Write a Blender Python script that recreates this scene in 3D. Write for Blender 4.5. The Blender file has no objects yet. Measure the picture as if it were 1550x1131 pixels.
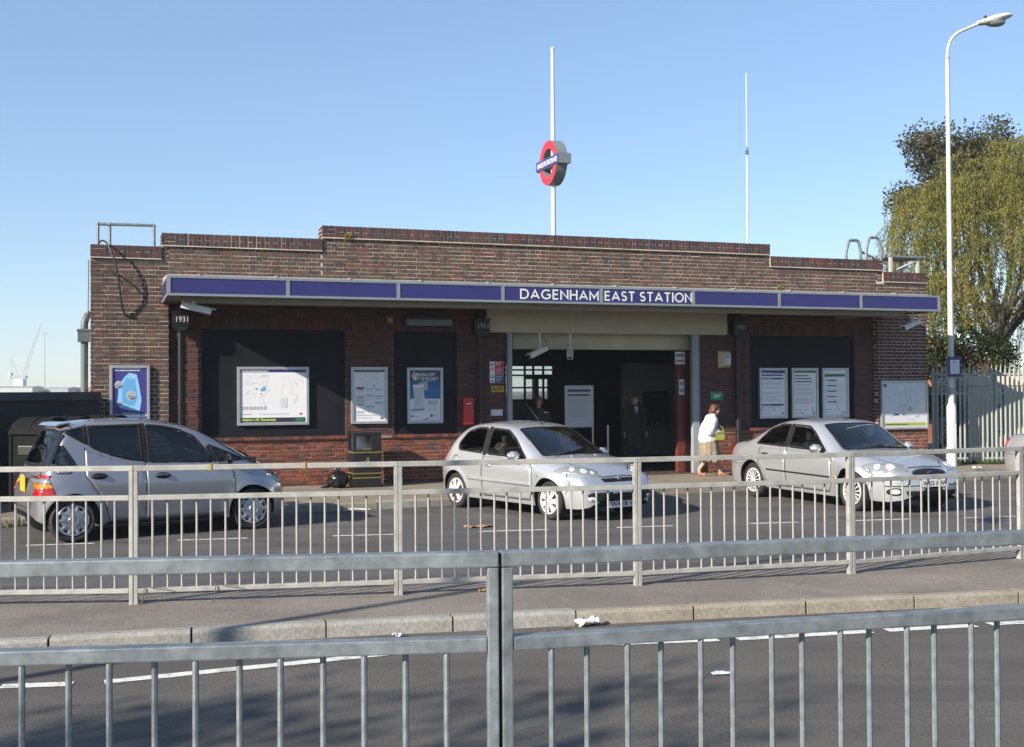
import bpy, bmesh, math, random
from mathutils import Vector, Matrix, noise
from mathutils.bvhtree import BVHTree
from mathutils.geometry import delaunay_2d_cdt, tessellate_polygon
rnd = random.Random(7)
R = math.radians
S = bpy.context.scene
COL = S.collection

# ------------------------------------------------------------------ camera, sky, sun, exposure
cam_d = bpy.data.cameras.new('camera'); cam = bpy.data.objects.new('camera', cam_d); COL.objects.link(cam)
cam_d.sensor_width = 36.0; cam_d.lens = 1750 / 1550 * 36.0
cam_d.clip_start = 0.05; cam_d.clip_end = 6000
cam.matrix_world = Matrix.Translation((0, 0, 1.72)) @ Matrix.Rotation(math.pi / 2 + math.atan(26.5 / 1750), 4, 'X') @ Matrix.Rotation(R(-0.35), 4, 'Z')
S.camera = cam
SUN_DIR = Vector((-0.746, -0.666, 0.48)).normalized()     # towards the sun
world = bpy.data.worlds.new('World'); S.world = world; world.use_nodes = True
nt = world.node_tree; bg = nt.nodes['Background']
sky = nt.nodes.new('ShaderNodeTexSky'); sky.sky_type = 'NISHITA'; sky.sun_disc = False
sky.sun_elevation = math.asin(SUN_DIR.z); sky.sun_rotation = math.atan2(SUN_DIR.x, SUN_DIR.y)
sky.air_density = 1.0; sky.dust_density = 0.15; sky.ozone_density = 4.0; sky.altitude = 0
veil = nt.nodes.new('ShaderNodeMix'); veil.data_type = 'RGBA'; veil.inputs[0].default_value = 0.30; veil.inputs[7].default_value = (2.0, 3.0, 4.55, 1)   # thin even veil of high haze over the whole sky
nt.links.new(sky.outputs[0], veil.inputs[6]); nt.links.new(veil.outputs[2], bg.inputs[0]); bg.inputs[1].default_value = 0.095
sun_d = bpy.data.lights.new('sun', 'SUN'); sun_d.energy = 5.0; sun_d.angle = R(0.5); sun_d.color = (1.0, 0.90, 0.76)
sun = bpy.data.objects.new('sun', sun_d); COL.objects.link(sun)
sun.rotation_euler = (-SUN_DIR).to_track_quat('-Z', 'Y').to_euler(); sun.location = (-20, -20, 30)
S.view_settings.view_transform = 'Standard'; S.view_settings.look = 'None'
S.view_settings.exposure = 0.95; S.view_settings.gamma = 1.0; S.view_settings.use_curve_mapping = False
try:
    S.cycles.use_denoising = True; S.cycles.max_bounces = 8; S.cycles.transparent_max_bounces = 16
    S.cycles.caustics_reflective = False; S.cycles.caustics_refractive = False
except Exception: pass

# ------------------------------------------------------------------ materials
MATS = {}
def srgb(r, g, b):
    f = lambda c: (c / 12.92 if c <= 0.04045 else ((c + 0.055) / 1.055) ** 2.4)
    return (f(r / 255), f(g / 255), f(b / 255))
def mat(name, col, rough=0.6, metal=0.0, var=0.0, vscale=3.0, bump=0.0, bscale=40.0, coat=0.0, spec=0.5, col2=None, rvar=0.0, fine=None):
    if name in MATS: return MATS[name]
    m = bpy.data.materials.new(name); m.use_nodes = True; MATS[name] = m
    t = m.node_tree; b = t.nodes['Principled BSDF']
    b.inputs['Base Color'].default_value = (*col, 1); b.inputs['Roughness'].default_value = rough; b.inputs['Metallic'].default_value = metal
    b.inputs['Coat Weight'].default_value = coat; b.inputs['Coat Roughness'].default_value = 0.04; b.inputs['Specular IOR Level'].default_value = spec
    tc = t.nodes.new('ShaderNodeTexCoord')
    if var > 0 or col2:
        n = t.nodes.new('ShaderNodeTexNoise'); n.inputs['Scale'].default_value = vscale; n.inputs['Detail'].default_value = 6; n.inputs['Roughness'].default_value = 0.65
        t.links.new(tc.outputs['Object'], n.inputs['Vector'])
        r = t.nodes.new('ShaderNodeValToRGB'); t.links.new(n.outputs['Fac'], r.inputs[0])
        c2 = col2 if col2 else tuple(min(1, c * (1 + var)) for c in col)
        c1 = col if col2 else tuple(c * (1 - var) for c in col)
        r.color_ramp.elements[0].position = 0.32; r.color_ramp.elements[0].color = (*c1, 1)
        r.color_ramp.elements[1].position = 0.68; r.color_ramp.elements[1].color = (*c2, 1)
        out = r.outputs[0]
        if fine:
            n2 = t.nodes.new('ShaderNodeTexNoise'); n2.inputs['Scale'].default_value = fine[0]; n2.inputs['Detail'].default_value = 3
            t.links.new(tc.outputs['Object'], n2.inputs['Vector'])
            mp = t.nodes.new('ShaderNodeMapRange'); mp.inputs['From Min'].default_value = 0.3; mp.inputs['From Max'].default_value = 0.7
            mp.inputs['To Min'].default_value = 1 - fine[1]; mp.inputs['To Max'].default_value = 1 + fine[1]
            t.links.new(n2.outputs['Fac'], mp.inputs['Value'])
            mx = t.nodes.new('ShaderNodeMix'); mx.data_type = 'RGBA'; mx.blend_type = 'MULTIPLY'; mx.inputs[0].default_value = 1
            t.links.new(out, mx.inputs[6]); t.links.new(mp.outputs[0], mx.inputs[7]); out = mx.outputs[2]
        t.links.new(out, b.inputs['Base Color'])
        if rvar > 0:
            mr = t.nodes.new('ShaderNodeMapRange'); mr.inputs['To Min'].default_value = max(0.02, rough - rvar); mr.inputs['To Max'].default_value = min(1, rough + rvar)
            t.links.new(n.outputs['Fac'], mr.inputs['Value']); t.links.new(mr.outputs[0], b.inputs['Roughness'])
    if bump > 0:
        n3 = t.nodes.new('ShaderNodeTexNoise'); n3.inputs['Scale'].default_value = bscale; n3.inputs['Detail'].default_value = 5
        t.links.new(tc.outputs['Object'], n3.inputs['Vector'])
        bp = t.nodes.new('ShaderNodeBump'); bp.inputs['Strength'].default_value = bump; bp.inputs['Distance'].default_value = 0.01
        t.links.new(n3.outputs['Fac'], bp.inputs['Height']); t.links.new(bp.outputs[0], b.inputs['Normal'])
    return m

def wear(m, scale, amount, dark, thr=(.52, .72), stretch=None):
    """stains and patches with a shape of their own over a material's colour"""
    t = m.node_tree; b = t.nodes['Principled BSDF']; src = b.inputs['Base Color'].links[0].from_socket
    g = t.nodes.new('ShaderNodeNewGeometry'); mp = t.nodes.new('ShaderNodeMapping'); t.links.new(g.outputs['Position'], mp.inputs[0])
    if stretch: mp.inputs['Scale'].default_value = stretch; mp.inputs['Rotation'].default_value = (0, 0, R(-12))
    n = t.nodes.new('ShaderNodeTexNoise'); n.inputs['Scale'].default_value = scale; n.inputs['Detail'].default_value = 8; n.inputs['Roughness'].default_value = .62; n.inputs['Distortion'].default_value = .6
    t.links.new(mp.outputs[0], n.inputs['Vector']); r = t.nodes.new('ShaderNodeMapRange'); r.inputs['From Min'].default_value = thr[0]; r.inputs['From Max'].default_value = thr[1]; r.inputs['To Max'].default_value = amount
    t.links.new(n.outputs['Fac'], r.inputs['Value']); x = t.nodes.new('ShaderNodeMix'); x.data_type = 'RGBA'; x.inputs[7].default_value = (*dark, 1)
    t.links.new(r.outputs[0], x.inputs[0]); t.links.new(src, x.inputs[6]); t.links.new(x.outputs[2], b.inputs['Base Color'])
def piece_mat(name, stops, rough=0.85, bump=0.35, streak=0.0, pale=0.0):
    """Each brick (an object, or an island of a joined mesh) picks its own colour from STOPS; grain and lime bloom on top."""
    m = bpy.data.materials.new(name); m.use_nodes = True; MATS[name] = m
    t = m.node_tree; b = t.nodes['Principled BSDF']; b.inputs['Roughness'].default_value = rough; b.inputs['Specular IOR Level'].default_value = 0.3
    g = t.nodes.new('ShaderNodeNewGeometry'); oi = t.nodes.new('ShaderNodeObjectInfo'); tc = t.nodes.new('ShaderNodeTexCoord')
    ad = t.nodes.new('ShaderNodeMath'); ad.operation = 'ADD'; t.links.new(g.outputs['Random Per Island'], ad.inputs[0]); t.links.new(oi.outputs['Random'], ad.inputs[1])
    fr = t.nodes.new('ShaderNodeMath'); fr.operation = 'FRACT'; t.links.new(ad.outputs[0], fr.inputs[0])
    r = t.nodes.new('ShaderNodeValToRGB'); r.color_ramp.interpolation = 'CONSTANT'
    while len(r.color_ramp.elements) < len(stops): r.color_ramp.elements.new(0.5)
    for e, (p, c) in zip(r.color_ramp.elements, stops): e.position = p; e.color = (*c, 1)
    t.links.new(fr.outputs[0], r.inputs[0])
    n = t.nodes.new('ShaderNodeTexNoise'); n.inputs['Scale'].default_value = 22; n.inputs['Detail'].default_value = 6; n.inputs['Roughness'].default_value = 0.7
    t.links.new(g.outputs['Position'], n.inputs['Vector'])
    mp = t.nodes.new('ShaderNodeMapRange'); mp.inputs['From Min'].default_value = 0.25; mp.inputs['From Max'].default_value = 0.75; mp.inputs['To Min'].default_value = 0.6; mp.inputs['To Max'].default_value = 1.4
    t.links.new(n.outputs['Fac'], mp.inputs['Value'])
    mx = t.nodes.new('ShaderNodeMix'); mx.data_type = 'RGBA'; mx.blend_type = 'MULTIPLY'; mx.inputs[0].default_value = 1
    t.links.new(r.outputs[0], mx.inputs[6]); t.links.new(mp.outputs[0], mx.inputs[7])
    out = mx.outputs[2]
    if pale > 0:
        n2 = t.nodes.new('ShaderNodeTexNoise'); n2.inputs['Scale'].default_value = 1.6; n2.inputs['Detail'].default_value = 7; n2.inputs['Roughness'].default_value = 0.75
        t.links.new(g.outputs['Position'], n2.inputs['Vector'])
        m2 = t.nodes.new('ShaderNodeMapRange'); m2.inputs['From Min'].default_value = 0.5; m2.inputs['From Max'].default_value = 0.8; m2.inputs['To Max'].default_value = pale
        t.links.new(n2.outputs['Fac'], m2.inputs['Value'])
        mx2 = t.nodes.new('ShaderNodeMix'); mx2.data_type = 'RGBA'; mx2.inputs[7].default_value = (0.30, 0.27, 0.23, 1)
        t.links.new(m2.outputs[0], mx2.inputs[0]); t.links.new(out, mx2.inputs[6]); out = mx2.outputs[2]
    t.links.new(out, b.inputs['Base Color'])
    bp = t.nodes.new('ShaderNodeBump'); bp.inputs['Strength'].default_value = bump; bp.inputs['Distance'].default_value = 0.008
    t.links.new(n.outputs['Fac'], bp.inputs['Height']); t.links.new(bp.outputs[0], b.inputs['Normal'])
    return m

def leaf_mat(name, stops, trans=0.35, zs=1.0):
    m = bpy.data.materials.new(name); m.use_nodes = True; MATS[name] = m
    t = m.node_tree; b = t.nodes['Principled BSDF']; b.inputs['Roughness'].default_value = 0.55; b.inputs['Specular IOR Level'].default_value = 0.3
    g = t.nodes.new('ShaderNodeNewGeometry')
    r = t.nodes.new('ShaderNodeValToRGB')
    while len(r.color_ramp.elements) < len(stops): r.color_ramp.elements.new(0.5)
    for e, (p, c) in zip(r.color_ramp.elements, stops): e.position = p; e.color = (*c, 1)
    n = t.nodes.new('ShaderNodeTexNoise'); n.inputs['Scale'].default_value = 0.9; n.inputs['Detail'].default_value = 3
    mq = t.nodes.new('ShaderNodeMapping'); mq.inputs['Scale'].default_value = (1, 1, zs); t.links.new(g.outputs['Position'], mq.inputs[0]); t.links.new(mq.outputs[0], n.inputs['Vector'])
    n.inputs['Scale'].default_value = 0.9 if zs == 1 else 2.2
    ma = t.nodes.new('ShaderNodeMath'); ma.operation = 'MULTIPLY_ADD'; ma.inputs[1].default_value = 0.45 if zs == 1 else 0.28
    t.links.new(g.outputs['Random Per Island'], ma.inputs[0])
    ms = t.nodes.new('ShaderNodeMapRange'); ms.inputs['From Min'].default_value = 0.3; ms.inputs['From Max'].default_value = 0.7; ms.inputs['To Max'].default_value = 0.55 if zs == 1 else 0.75
    t.links.new(n.outputs['Fac'], ms.inputs['Value']); t.links.new(ms.outputs[0], ma.inputs[2])
    t.links.new(ma.outputs[0], r.inputs[0]); t.links.new(r.outputs[0], b.inputs['Base Color'])
    tr = t.nodes.new('ShaderNodeBsdfTranslucent'); t.links.new(r.outputs[0], tr.inputs[0])
    mx = t.nodes.new('ShaderNodeMixShader'); mx.inputs[0].default_value = trans
    t.links.new(b.outputs[0], mx.inputs[1]); t.links.new(tr.outputs[0], mx.inputs[2])
    t.links.new(mx.outputs[0], t.nodes['Material Output'].inputs[0])
    return m

def glass_mat(name, tint=(0.35, 0.38, 0.38), extra=0.0):
    m = bpy.data.materials.new(name); m.use_nodes = True; MATS[name] = m
    t = m.node_tree; t.nodes.remove(t.nodes['Principled BSDF'])
    tr = t.nodes.new('ShaderNodeBsdfTransparent'); tr.inputs[0].default_value = (*tint, 1)
    gl = t.nodes.new('ShaderNodeBsdfGlossy'); gl.inputs['Roughness'].default_value = 0.02; gl.inputs[0].default_value = (1, 1, 1, 1)
    fr = t.nodes.new('ShaderNodeFresnel'); fr.inputs[0].default_value = 1.5
    ad = t.nodes.new('ShaderNodeMath'); ad.operation = 'ADD'; ad.inputs[1].default_value = extra; ad.use_clamp = True
    t.links.new(fr.outputs[0], ad.inputs[0])
    mx = t.nodes.new('ShaderNodeMixShader'); t.links.new(ad.outputs[0], mx.inputs[0]); t.links.new(tr.outputs[0], mx.inputs[1]); t.links.new(gl.outputs[0], mx.inputs[2])
    t.links.new(mx.outputs[0], t.nodes['Material Output'].inputs[0])
    return m

# ------------------------------------------------------------------ mesh builder
class MB:
    def __init__(s): s.v = []; s.f = []; s.m = []; s.mi = 0; s.tr = None
    def add(s, vs, fs):
        o = len(s.v)
        if s.tr is not None: vs = [s.tr @ Vector(p) for p in vs]
        s.v += [tuple(p) for p in vs]
        for f in fs: s.f.append([i + o for i in f]); s.m.append(s.mi)
        return s
    def box(s, x0, x1, y0, y1, z0, z1):
        return s.add([(x0, y0, z0), (x1, y0, z0), (x1, y1, z0), (x0, y1, z0), (x0, y0, z1), (x1, y0, z1), (x1, y1, z1), (x0, y1, z1)],
                     [(0, 3, 2, 1), (4, 5, 6, 7), (0, 1, 5, 4), (1, 2, 6, 5), (2, 3, 7, 6), (3, 0, 4, 7)])
    def cbox(s, x0, x1, y0, y1, z0, z1, c=0.01):
        """box with chamfered edges"""
        bm = bmesh.new(); bmesh.ops.create_cube(bm, size=1)
        for v in bm.verts: v.co = Vector(((x0 + x1) / 2 + v.co.x * (x1 - x0), (y0 + y1) / 2 + v.co.y * (y1 - y0), (z0 + z1) / 2 + v.co.z * (z1 - z0)))
        bmesh.ops.bevel(bm, geom=bm.edges[:], offset=c, segments=2, profile=0.6, affect='EDGES')
        return s.bm(bm)
    def bm(s, bm):
        bm.verts.index_update(); vs = [v.co.copy() for v in bm.verts]; fs = [[v.index for v in f.verts] for f in bm.faces]; bm.free(); return s.add(vs, fs)
    def quad(s, a, b, c, d): return s.add([a, b, c, d], [(0, 1, 2, 3)])
    def prism(s, poly, h0, h1, axis='z'):
        n = len(poly); P = {'z': lambda a, b, h: (a, b, h), 'y': lambda a, b, h: (a, h, b), 'x': lambda a, b, h: (h, a, b)}[axis]
        vs = [P(a, b, h0) for a, b in poly] + [P(a, b, h1) for a, b in poly]
        return s.add(vs, [list(range(n))[::-1], list(range(n, 2 * n))] + [(i, (i + 1) % n, n + (i + 1) % n, n + i) for i in range(n)])
    def tube(s, pts, r, n=8, cap=True):
        pts = [Vector(p) for p in pts]; rs = r if isinstance(r, (list, tuple)) else [r] * len(pts)
        o = []; prev = None
        for i, p in enumerate(pts):
            d = (pts[min(i + 1, len(pts) - 1)] - pts[max(i - 1, 0)]).normalized()
            if prev is None:
                a = Vector((0, 0, 1)) if abs(d.z) < 0.9 else Vector((1, 0, 0)); x = d.cross(a).normalized()
            else: x = (prev - d * prev.dot(d)).normalized()
            prev = x; y = d.cross(x)
            o += [p + (x * math.cos(2 * math.pi * k / n) + y * math.sin(2 * math.pi * k / n)) * rs[i] for k in range(n)]
        fs = []
        for i in range(len(pts) - 1):
            for k in range(n): a = i * n + k; b = i * n + (k + 1) % n; fs.append((a, b, b + n, a + n))
        if cap: fs.append(list(range(n))[::-1]); fs.append(list(range(len(o) - n, len(o))))
        return s.add(o, fs)
    def lathe(s, prof, n=24, axis='z', c=(0, 0, 0), a0=0.0, a1=2 * math.pi):
        """PROF: (radius, height) pairs"""
        full = abs(a1 - a0 - 2 * math.pi) < 1e-6; k = n if full else n + 1; o = []
        for r, h in prof:
            for i in range(k):
                a = a0 + (a1 - a0) * i / n; x, y = r * math.cos(a), r * math.sin(a)
                q = {'z': (x, y, h), 'y': (x, h, y), 'x': (h, x, y)}[axis]; o.append((q[0] + c[0], q[1] + c[1], q[2] + c[2]))
        fs = []
        for j in range(len(prof) - 1):
            for i in range(n):
                a = j * k + i; b = j * k + (i + 1) % k; fs.append((a, b, b + k, a + k))
        return s.add(o, fs)
    def ball(s, c, r, n=10, m=7):
        rx, ry, rz = r if isinstance(r, (tuple, list)) else (r, r, r); o = []; fs = []
        for j in range(m + 1):
            t = math.pi * j / m
            for i in range(n): a = 2 * math.pi * i / n; o.append((c[0] + rx * math.sin(t) * math.cos(a), c[1] + ry * math.sin(t) * math.sin(a), c[2] + rz * math.cos(t)))
        for j in range(m):
            for i in range(n): a = j * n + i; b = j * n + (i + 1) % n; fs.append((a, a + n, b + n, b))
        return s.add(o, fs)
    def mesh(s, name, mats, smooth=False):
        me = bpy.data.meshes.new(name); me.from_pydata(s.v, [], s.f)
        for m in (mats if isinstance(mats, (list, tuple)) else [mats]): me.materials.append(m)
        me.polygons.foreach_set('material_index', s.m)
        if smooth: me.polygons.foreach_set('use_smooth', [True] * len(me.polygons))
        me.validate(); me.update()
        bm = bmesh.new(); bm.from_mesh(me)
        if smooth == 'auto':
            bmesh.ops.remove_doubles(bm, verts=bm.verts, dist=1e-5)
            for e in bm.edges: e.smooth = not (len(e.link_faces) == 2 and e.calc_face_angle(0) > R(35))
        if smooth != 'keep': bmesh.ops.recalc_face_normals(bm, faces=bm.faces)
        bm.to_mesh(me); bm.free()
        return me
    def build(s, name, mats, parent=None, smooth=False, **kw):
        return link(name, s.mesh(name, mats, smooth), parent, **kw)

def link(name, data, parent=None, loc=None, rotz=None, label=None, kind=None):
    o = bpy.data.objects.new(name, data); COL.objects.link(o)
    if parent is not None: o.parent = parent
    if loc is not None: o.location = loc
    if rotz is not None: o.rotation_euler = (0, 0, rotz)
    if label: o['label'] = label
    if kind: o['kind'] = kind
    return o
def thing(name, label, cat, loc=(0, 0, 0), rotz=0.0, group=None):
    o = bpy.data.objects.new(name, None); COL.objects.link(o); o.location = loc; o.rotation_euler = (0, 0, rotz); o.empty_display_size = 0.2
    o['label'] = label; o['category'] = cat
    if group: o['group'] = group
    return o
def tag(o, label, cat, group=None):
    o['label'] = label; o['category'] = cat
    if group: o['group'] = group
    return o
def struct(name, mb, m, smooth=False):
    return mb.build(name, m, None, smooth, kind='structure')
def copy_tree(o, parent=None):
    c = o.copy(); COL.objects.link(c)
    if parent is not None: c.parent = parent
    for ch in list(o.children): copy_tree(ch, c)
    return c
def evaluated(o, name):
    dg = bpy.context.evaluated_depsgraph_get(); dg.update()
    me = bpy.data.meshes.new_from_object(o.evaluated_get(dg)); me.name = name
    return me
def text_mesh(body, height, width=None, bold=0.0, depth=0.004, align='CENTER', spacing=1.0):
    """letters in the x-z plane facing -y, cap height HEIGHT, squeezed or stretched to WIDTH, from x = 0 (LEFT) or centred"""
    cu = bpy.data.curves.new('letters', 'FONT'); cu.body = body; cu.size = 1.0; cu.extrude = 0.0; cu.offset = bold; cu.space_character = spacing; cu.resolution_u = 3
    o = bpy.data.objects.new('letters', cu); COL.objects.link(o)
    me = evaluated(o, 'lettering'); bpy.data.objects.remove(o); bpy.data.curves.remove(cu)
    xs = [v.co.x for v in me.vertices]; x0, x1 = min(xs), max(xs); ys = [v.co.y for v in me.vertices]
    cap = max(ys) if not any(ch in 'gjpqy' for ch in body) else max(ys)
    base = 0.0
    k = height / (cap - base); kx = (width / (x1 - x0)) if width else k
    for v in me.vertices:
        x = (v.co.x - x0) * kx
        if align == 'CENTER': x -= (x1 - x0) * kx / 2
        v.co = (x, 0, v.co.y * k)
    bm = bmesh.new(); bm.from_mesh(me)
    if depth > 0:
        r = bmesh.ops.extrude_face_region(bm, geom=bm.faces[:])
        for e in r['geom']:
            if isinstance(e, bmesh.types.BMVert): e.co.y -= depth
        bmesh.ops.recalc_face_normals(bm, faces=bm.faces)
    bm.to_mesh(me); bm.free(); me.materials.clear()
    return me
def lettering(body, height, m, parent, loc, width=None, bold=0.0, depth=0.004, align='CENTER', rotz=None, name='lettering', spacing=1.0):
    me = text_mesh(body, height, width, bold, depth, align, spacing); me.materials.append(m)
    return link(name, me, parent, loc, rotz)

def stroke_letters(body, height, width, sw=.155, depth=.006, gap=.17):
    """round monoline capitals in the x-z plane, from x = 0"""
    def arc(cx, cy, rx, ry, a0, a1, n=16): return [(cx + rx * math.cos(R(a0 + (a1 - a0) * i / n)), cy + ry * math.sin(R(a0 + (a1 - a0) * i / n))) for i in range(n + 1)]
    G = {'D': (.80, [[(0, 0), (0, 1)], [(0, 1), (.3, 1)] + arc(.34, .5, .46, .5, 90, -90) + [(0, 0)]]), 'A': (.86, [[(0, 0), (.43, 1), (.86, 0)], [(.15, .28), (.71, .28)]]), 'G': (.94, [arc(.5, .5, .5, .5, 48, 318, 26) + [(.90, .2), (.90, .47), (.56, .47)]]),
         'E': (.54, [[(.54, 1), (0, 1), (0, 0), (.54, 0)], [(0, .52), (.48, .52)]]), 'N': (.74, [[(0, 0), (0, 1), (.74, 0), (.74, 1)]]), 'H': (.70, [[(0, 0), (0, 1)], [(.70, 0), (.70, 1)], [(0, .52), (.7, .52)]]), 'M': (.90, [[(0, 0), (0, 1), (.45, .22), (.90, 1), (.90, 0)]]),
         'S': (.54, [arc(.27, .745, .24, .255, 35, 270, 14) + arc(.27, .255, .27, .245, 90, -145, 14)]), 'T': (.70, [[(0, 1), (.70, 1)], [(.35, 1), (.35, 0)]]), 'I': (.0, [[(0, 0), (0, 1)]]), 'O': (1.0, [arc(.5, .5, .5, .5, 0, 360, 36)]), 'U': (.70, [[(0, 1), (0, .35)] + arc(.35, .35, .35, .35, 180, 360) + [(.70, 1)]]),
         'R': (.62, [[(0, 0), (0, 1)], [(0, 1), (.3, 1)] + arc(.3, .74, .27, .26, 90, -90) + [(0, .48)], [(.26, .48), (.62, 0)]])}
    b = MB(); x = sw / 2; lay = 0; tot = sw / 2
    for ch in body: tot += (.42 if ch == ' ' else G[ch][0] + sw + gap)
    tot -= gap + sw / 2; kx = width / tot
    for ch in body:
        if ch == ' ': x += .42; continue
        w, strokes = G[ch]
        for st in strokes:
            q = [Vector((x + a, sw / 2 + c * (1 - sw))) for a, c in st]; closed = (q[0] - q[-1]).length < 1e-5; L, Rr = [], []; N = len(q)
            for i in range(N):
                d0 = (q[i] - q[i - 1]) if i > 0 else ((q[0] - q[-2]) if closed else q[1] - q[0]); d1 = (q[i + 1] - q[i]) if i < N - 1 else ((q[1] - q[0]) if closed else q[-1] - q[-2]); d0, d1 = d0.normalized(), d1.normalized()
                n0 = Vector((-d0.y, d0.x)); n1 = Vector((-d1.y, d1.x)); m_ = (n0 + n1); m_ = m_.normalized() if m_.length > 1e-4 else n0; k = sw / 2 / max(.38, m_.dot(n1)); e = Vector((0, 0))
                if not closed and i in (0, N - 1) and abs(d0.y) > .3 and (d0.x != 0): e = Vector((0, 0))
                L.append(q[i] + m_ * k); Rr.append(q[i] - m_ * k)
            if not closed and N > 1:
                for i, sgn in ((0, -1), (N - 1, 1)):
                    d = ((q[1] - q[0]) if i == 0 else (q[-1] - q[-2])).normalized()
                    if abs(d.y) > .95: L[i] += d * sgn * sw / 2; Rr[i] += d * sgn * sw / 2
            lay += 1; y0 = -depth - .0002 * (lay % 4); vs = []; fs = []
            for p in L + Rr: vs.append((p.x * kx, y0, max(0, min(1, p.y)) * height))
            vs += [(a, 0, c) for a, _, c in vs]; T_ = 2 * N
            for i in range(N - 1): fs += [(i, N + i, N + i + 1, i + 1), (i, i + 1, T_ + i + 1, T_ + i), (N + i, T_ + N + i, T_ + N + i + 1, N + i + 1)]
            if not closed: fs += [(0, T_, T_ + N, N), (N - 1, 2 * N - 1, T_ + 2 * N - 1, T_ + N - 1)]
            b.add(vs, fs)
        x += w + sw + gap
    return b

# shared materials
M = MATS
mat('galvanised', (0.21, 0.235, 0.25), 0.48, 0.4, var=0.30, vscale=16, bump=0.05, bscale=60, rvar=0.12)
mat('galvanised_weathered', (0.335, 0.33, 0.305), 0.62, 0.12, var=0.20, vscale=7, bump=0.08, bscale=80)
wear(M['galvanised'], 2.2, .45, (.26, .25, .15), (.55, .8)); wear(M['galvanised_weathered'], 3.0, .5, (.16, .13, .09), (.56, .8))
mat('white_paint', (0.64, 0.635, 0.61), 0.4, var=0.05, vscale=4)
mat('grey_paint', (0.27, 0.30, 0.33), 0.45, var=0.08, vscale=3)
mat('cream_paint', (0.46, 0.43, 0.33), 0.6, var=0.10, vscale=2.2)
mat('black_paint', (0.014, 0.015, 0.017), 0.35, var=0.3, vscale=6)
mat('black_plastic', (0.016, 0.016, 0.017), 0.45)
mat('rubber', (0.018, 0.018, 0.018), 0.8, bump=0.1, bscale=120)
mat('chrome', (0.62, 0.63, 0.65), 0.16, 1.0)
mat('steel', (0.45, 0.46, 0.48), 0.35, 1.0)
mat('paper', (0.72, 0.73, 0.76), 0.32, coat=0.35)
mat('ink_dark', (0.03, 0.03, 0.05), 0.4); mat('ink_grey', (0.36, 0.37, 0.42), 0.4); mat('ink_blue', (0.035, 0.035, 0.17), 0.4)
mat('ink_red', (0.5, 0.02, 0.03), 0.4); mat('ink_green', (0.02, 0.17, 0.08), 0.4); mat('ink_white', (0.8, 0.8, 0.8), 0.4); mat('ink_yellow', (0.34, 0.38, 0.06), 0.4)
mat('ink_sky', (0.12, 0.36, 0.66), 0.4); mat('ink_pale_blue', (0.25, 0.52, 0.8), 0.4); mat('ink_violet', (0.05, 0.044, 0.21), 0.4); mat('ink_pale_grey', (0.58, 0.6, 0.64), 0.4)
# ------------------------------------------------------------------ the ground
mat('asphalt', (0.088, 0.079, 0.070), 0.86, var=0.18, vscale=0.8, bump=0.55, bscale=70, fine=(110, 0.45))
mat('asphalt_bay', (0.086, 0.082, 0.080), 0.85, var=0.20, vscale=0.6, bump=0.4, bscale=60, fine=(80, 0.35))
mat('footway_asphalt', (0.180, 0.156, 0.134), 0.9, var=0.22, vscale=1.1, bump=0.6, bscale=70, fine=(95, 0.4))
mat('footway_station', (0.21, 0.182, 0.142), 0.9, var=0.22, vscale=0.9, bump=0.4, bscale=50, fine=(60, 0.3))
mat('land', (0.075, 0.08, 0.05), 0.95, var=0.3, vscale=0.05)
mat('kerb_concrete', (0.235, 0.212, 0.172), 0.85, var=0.16, vscale=2.5, bump=0.4, bscale=60, fine=(35, 0.18))
mat('kerb_concrete_grey', (0.25, 0.242, 0.222), 0.85, var=0.14, vscale=2.5, bump=0.4, bscale=60, fine=(35, 0.18))
mat('road_paint', (0.62, 0.62, 0.58), 0.7, var=0.18, vscale=14, bump=0.2, bscale=80, fine=(60, 0.3))

wear(M['asphalt'], 1.1, .8, (.054, .049, .045), (.46, .66), (.30, 1.8, 1)); wear(M['asphalt'], .5, .5, (.095, .088, .08), (.5, .62), (.3, 1.5, 1)); wear(M['asphalt'], 7, .5, (.11, .10, .09), (.62, .72)); wear(M['asphalt_bay'], .8, .8, (.040, .038, .038), (.46, .64), (.4, 1.4, 1)); wear(M['asphalt_bay'], 4, .6, (.02, .02, .021), (.66, .74))
wear(M['footway_asphalt'], .9, .5, (.10, .092, .086), (.5, .68)); wear(M['footway_asphalt'], 9, .5, (.24, .22, .20), (.64, .72)); wear(M['footway_station'], 1.1, .55, (.12, .105, .085), (.5, .7)); wear(M['kerb_concrete'], 3.5, .5, (.15, .125, .09), (.52, .75)); wear(M['kerb_concrete_grey'], 3.5, .4, (.18, .17, .15), (.52, .75)); wear(M['road_paint'], 6, .7, (.16, .15, .14), (.54, .66))

def lerp_line(pts, x):
    for (x0, y0), (x1, y1) in zip(pts, pts[1:]):
        if x <= x1 or (x1, y1) == pts[-1]:
            return y0 + (y1 - y0) * (x - x0) / (x1 - x0)
RAIL = [(-16.9, 8.2), (-8.9, 8.62), (-4.86, 8.72), (-2.88, 8.80), (-0.91, 9.13), (1.02, 9.50), (2.93, 10.05), (4.76, 10.87), (6.5, 11.9), (14.0, 17.4)]
KERB = [(-16.9, 4.6), (-8.0, 6.45), (-3.37, 7.62), (-1.28, 8.155), (0.93, 8.63), (3.57, 9.17), (6.2, 9.75), (9.0, 10.6), (14.0, 13.2)]   # back edge of the island kerb stones
rail_y = lambda x: lerp_line(RAIL, x); kerb_y = lambda x: lerp_line(KERB, x)
STK = [(-16.0, 12.9), (-7.11, 16.84), (-1.45, 19.28), (2.72, 21.25), (8.9, 23.95), (16.0, 27.0)]      # road edge of the station kerb
stk_y = lambda x: lerp_line(STK, x)

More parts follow.
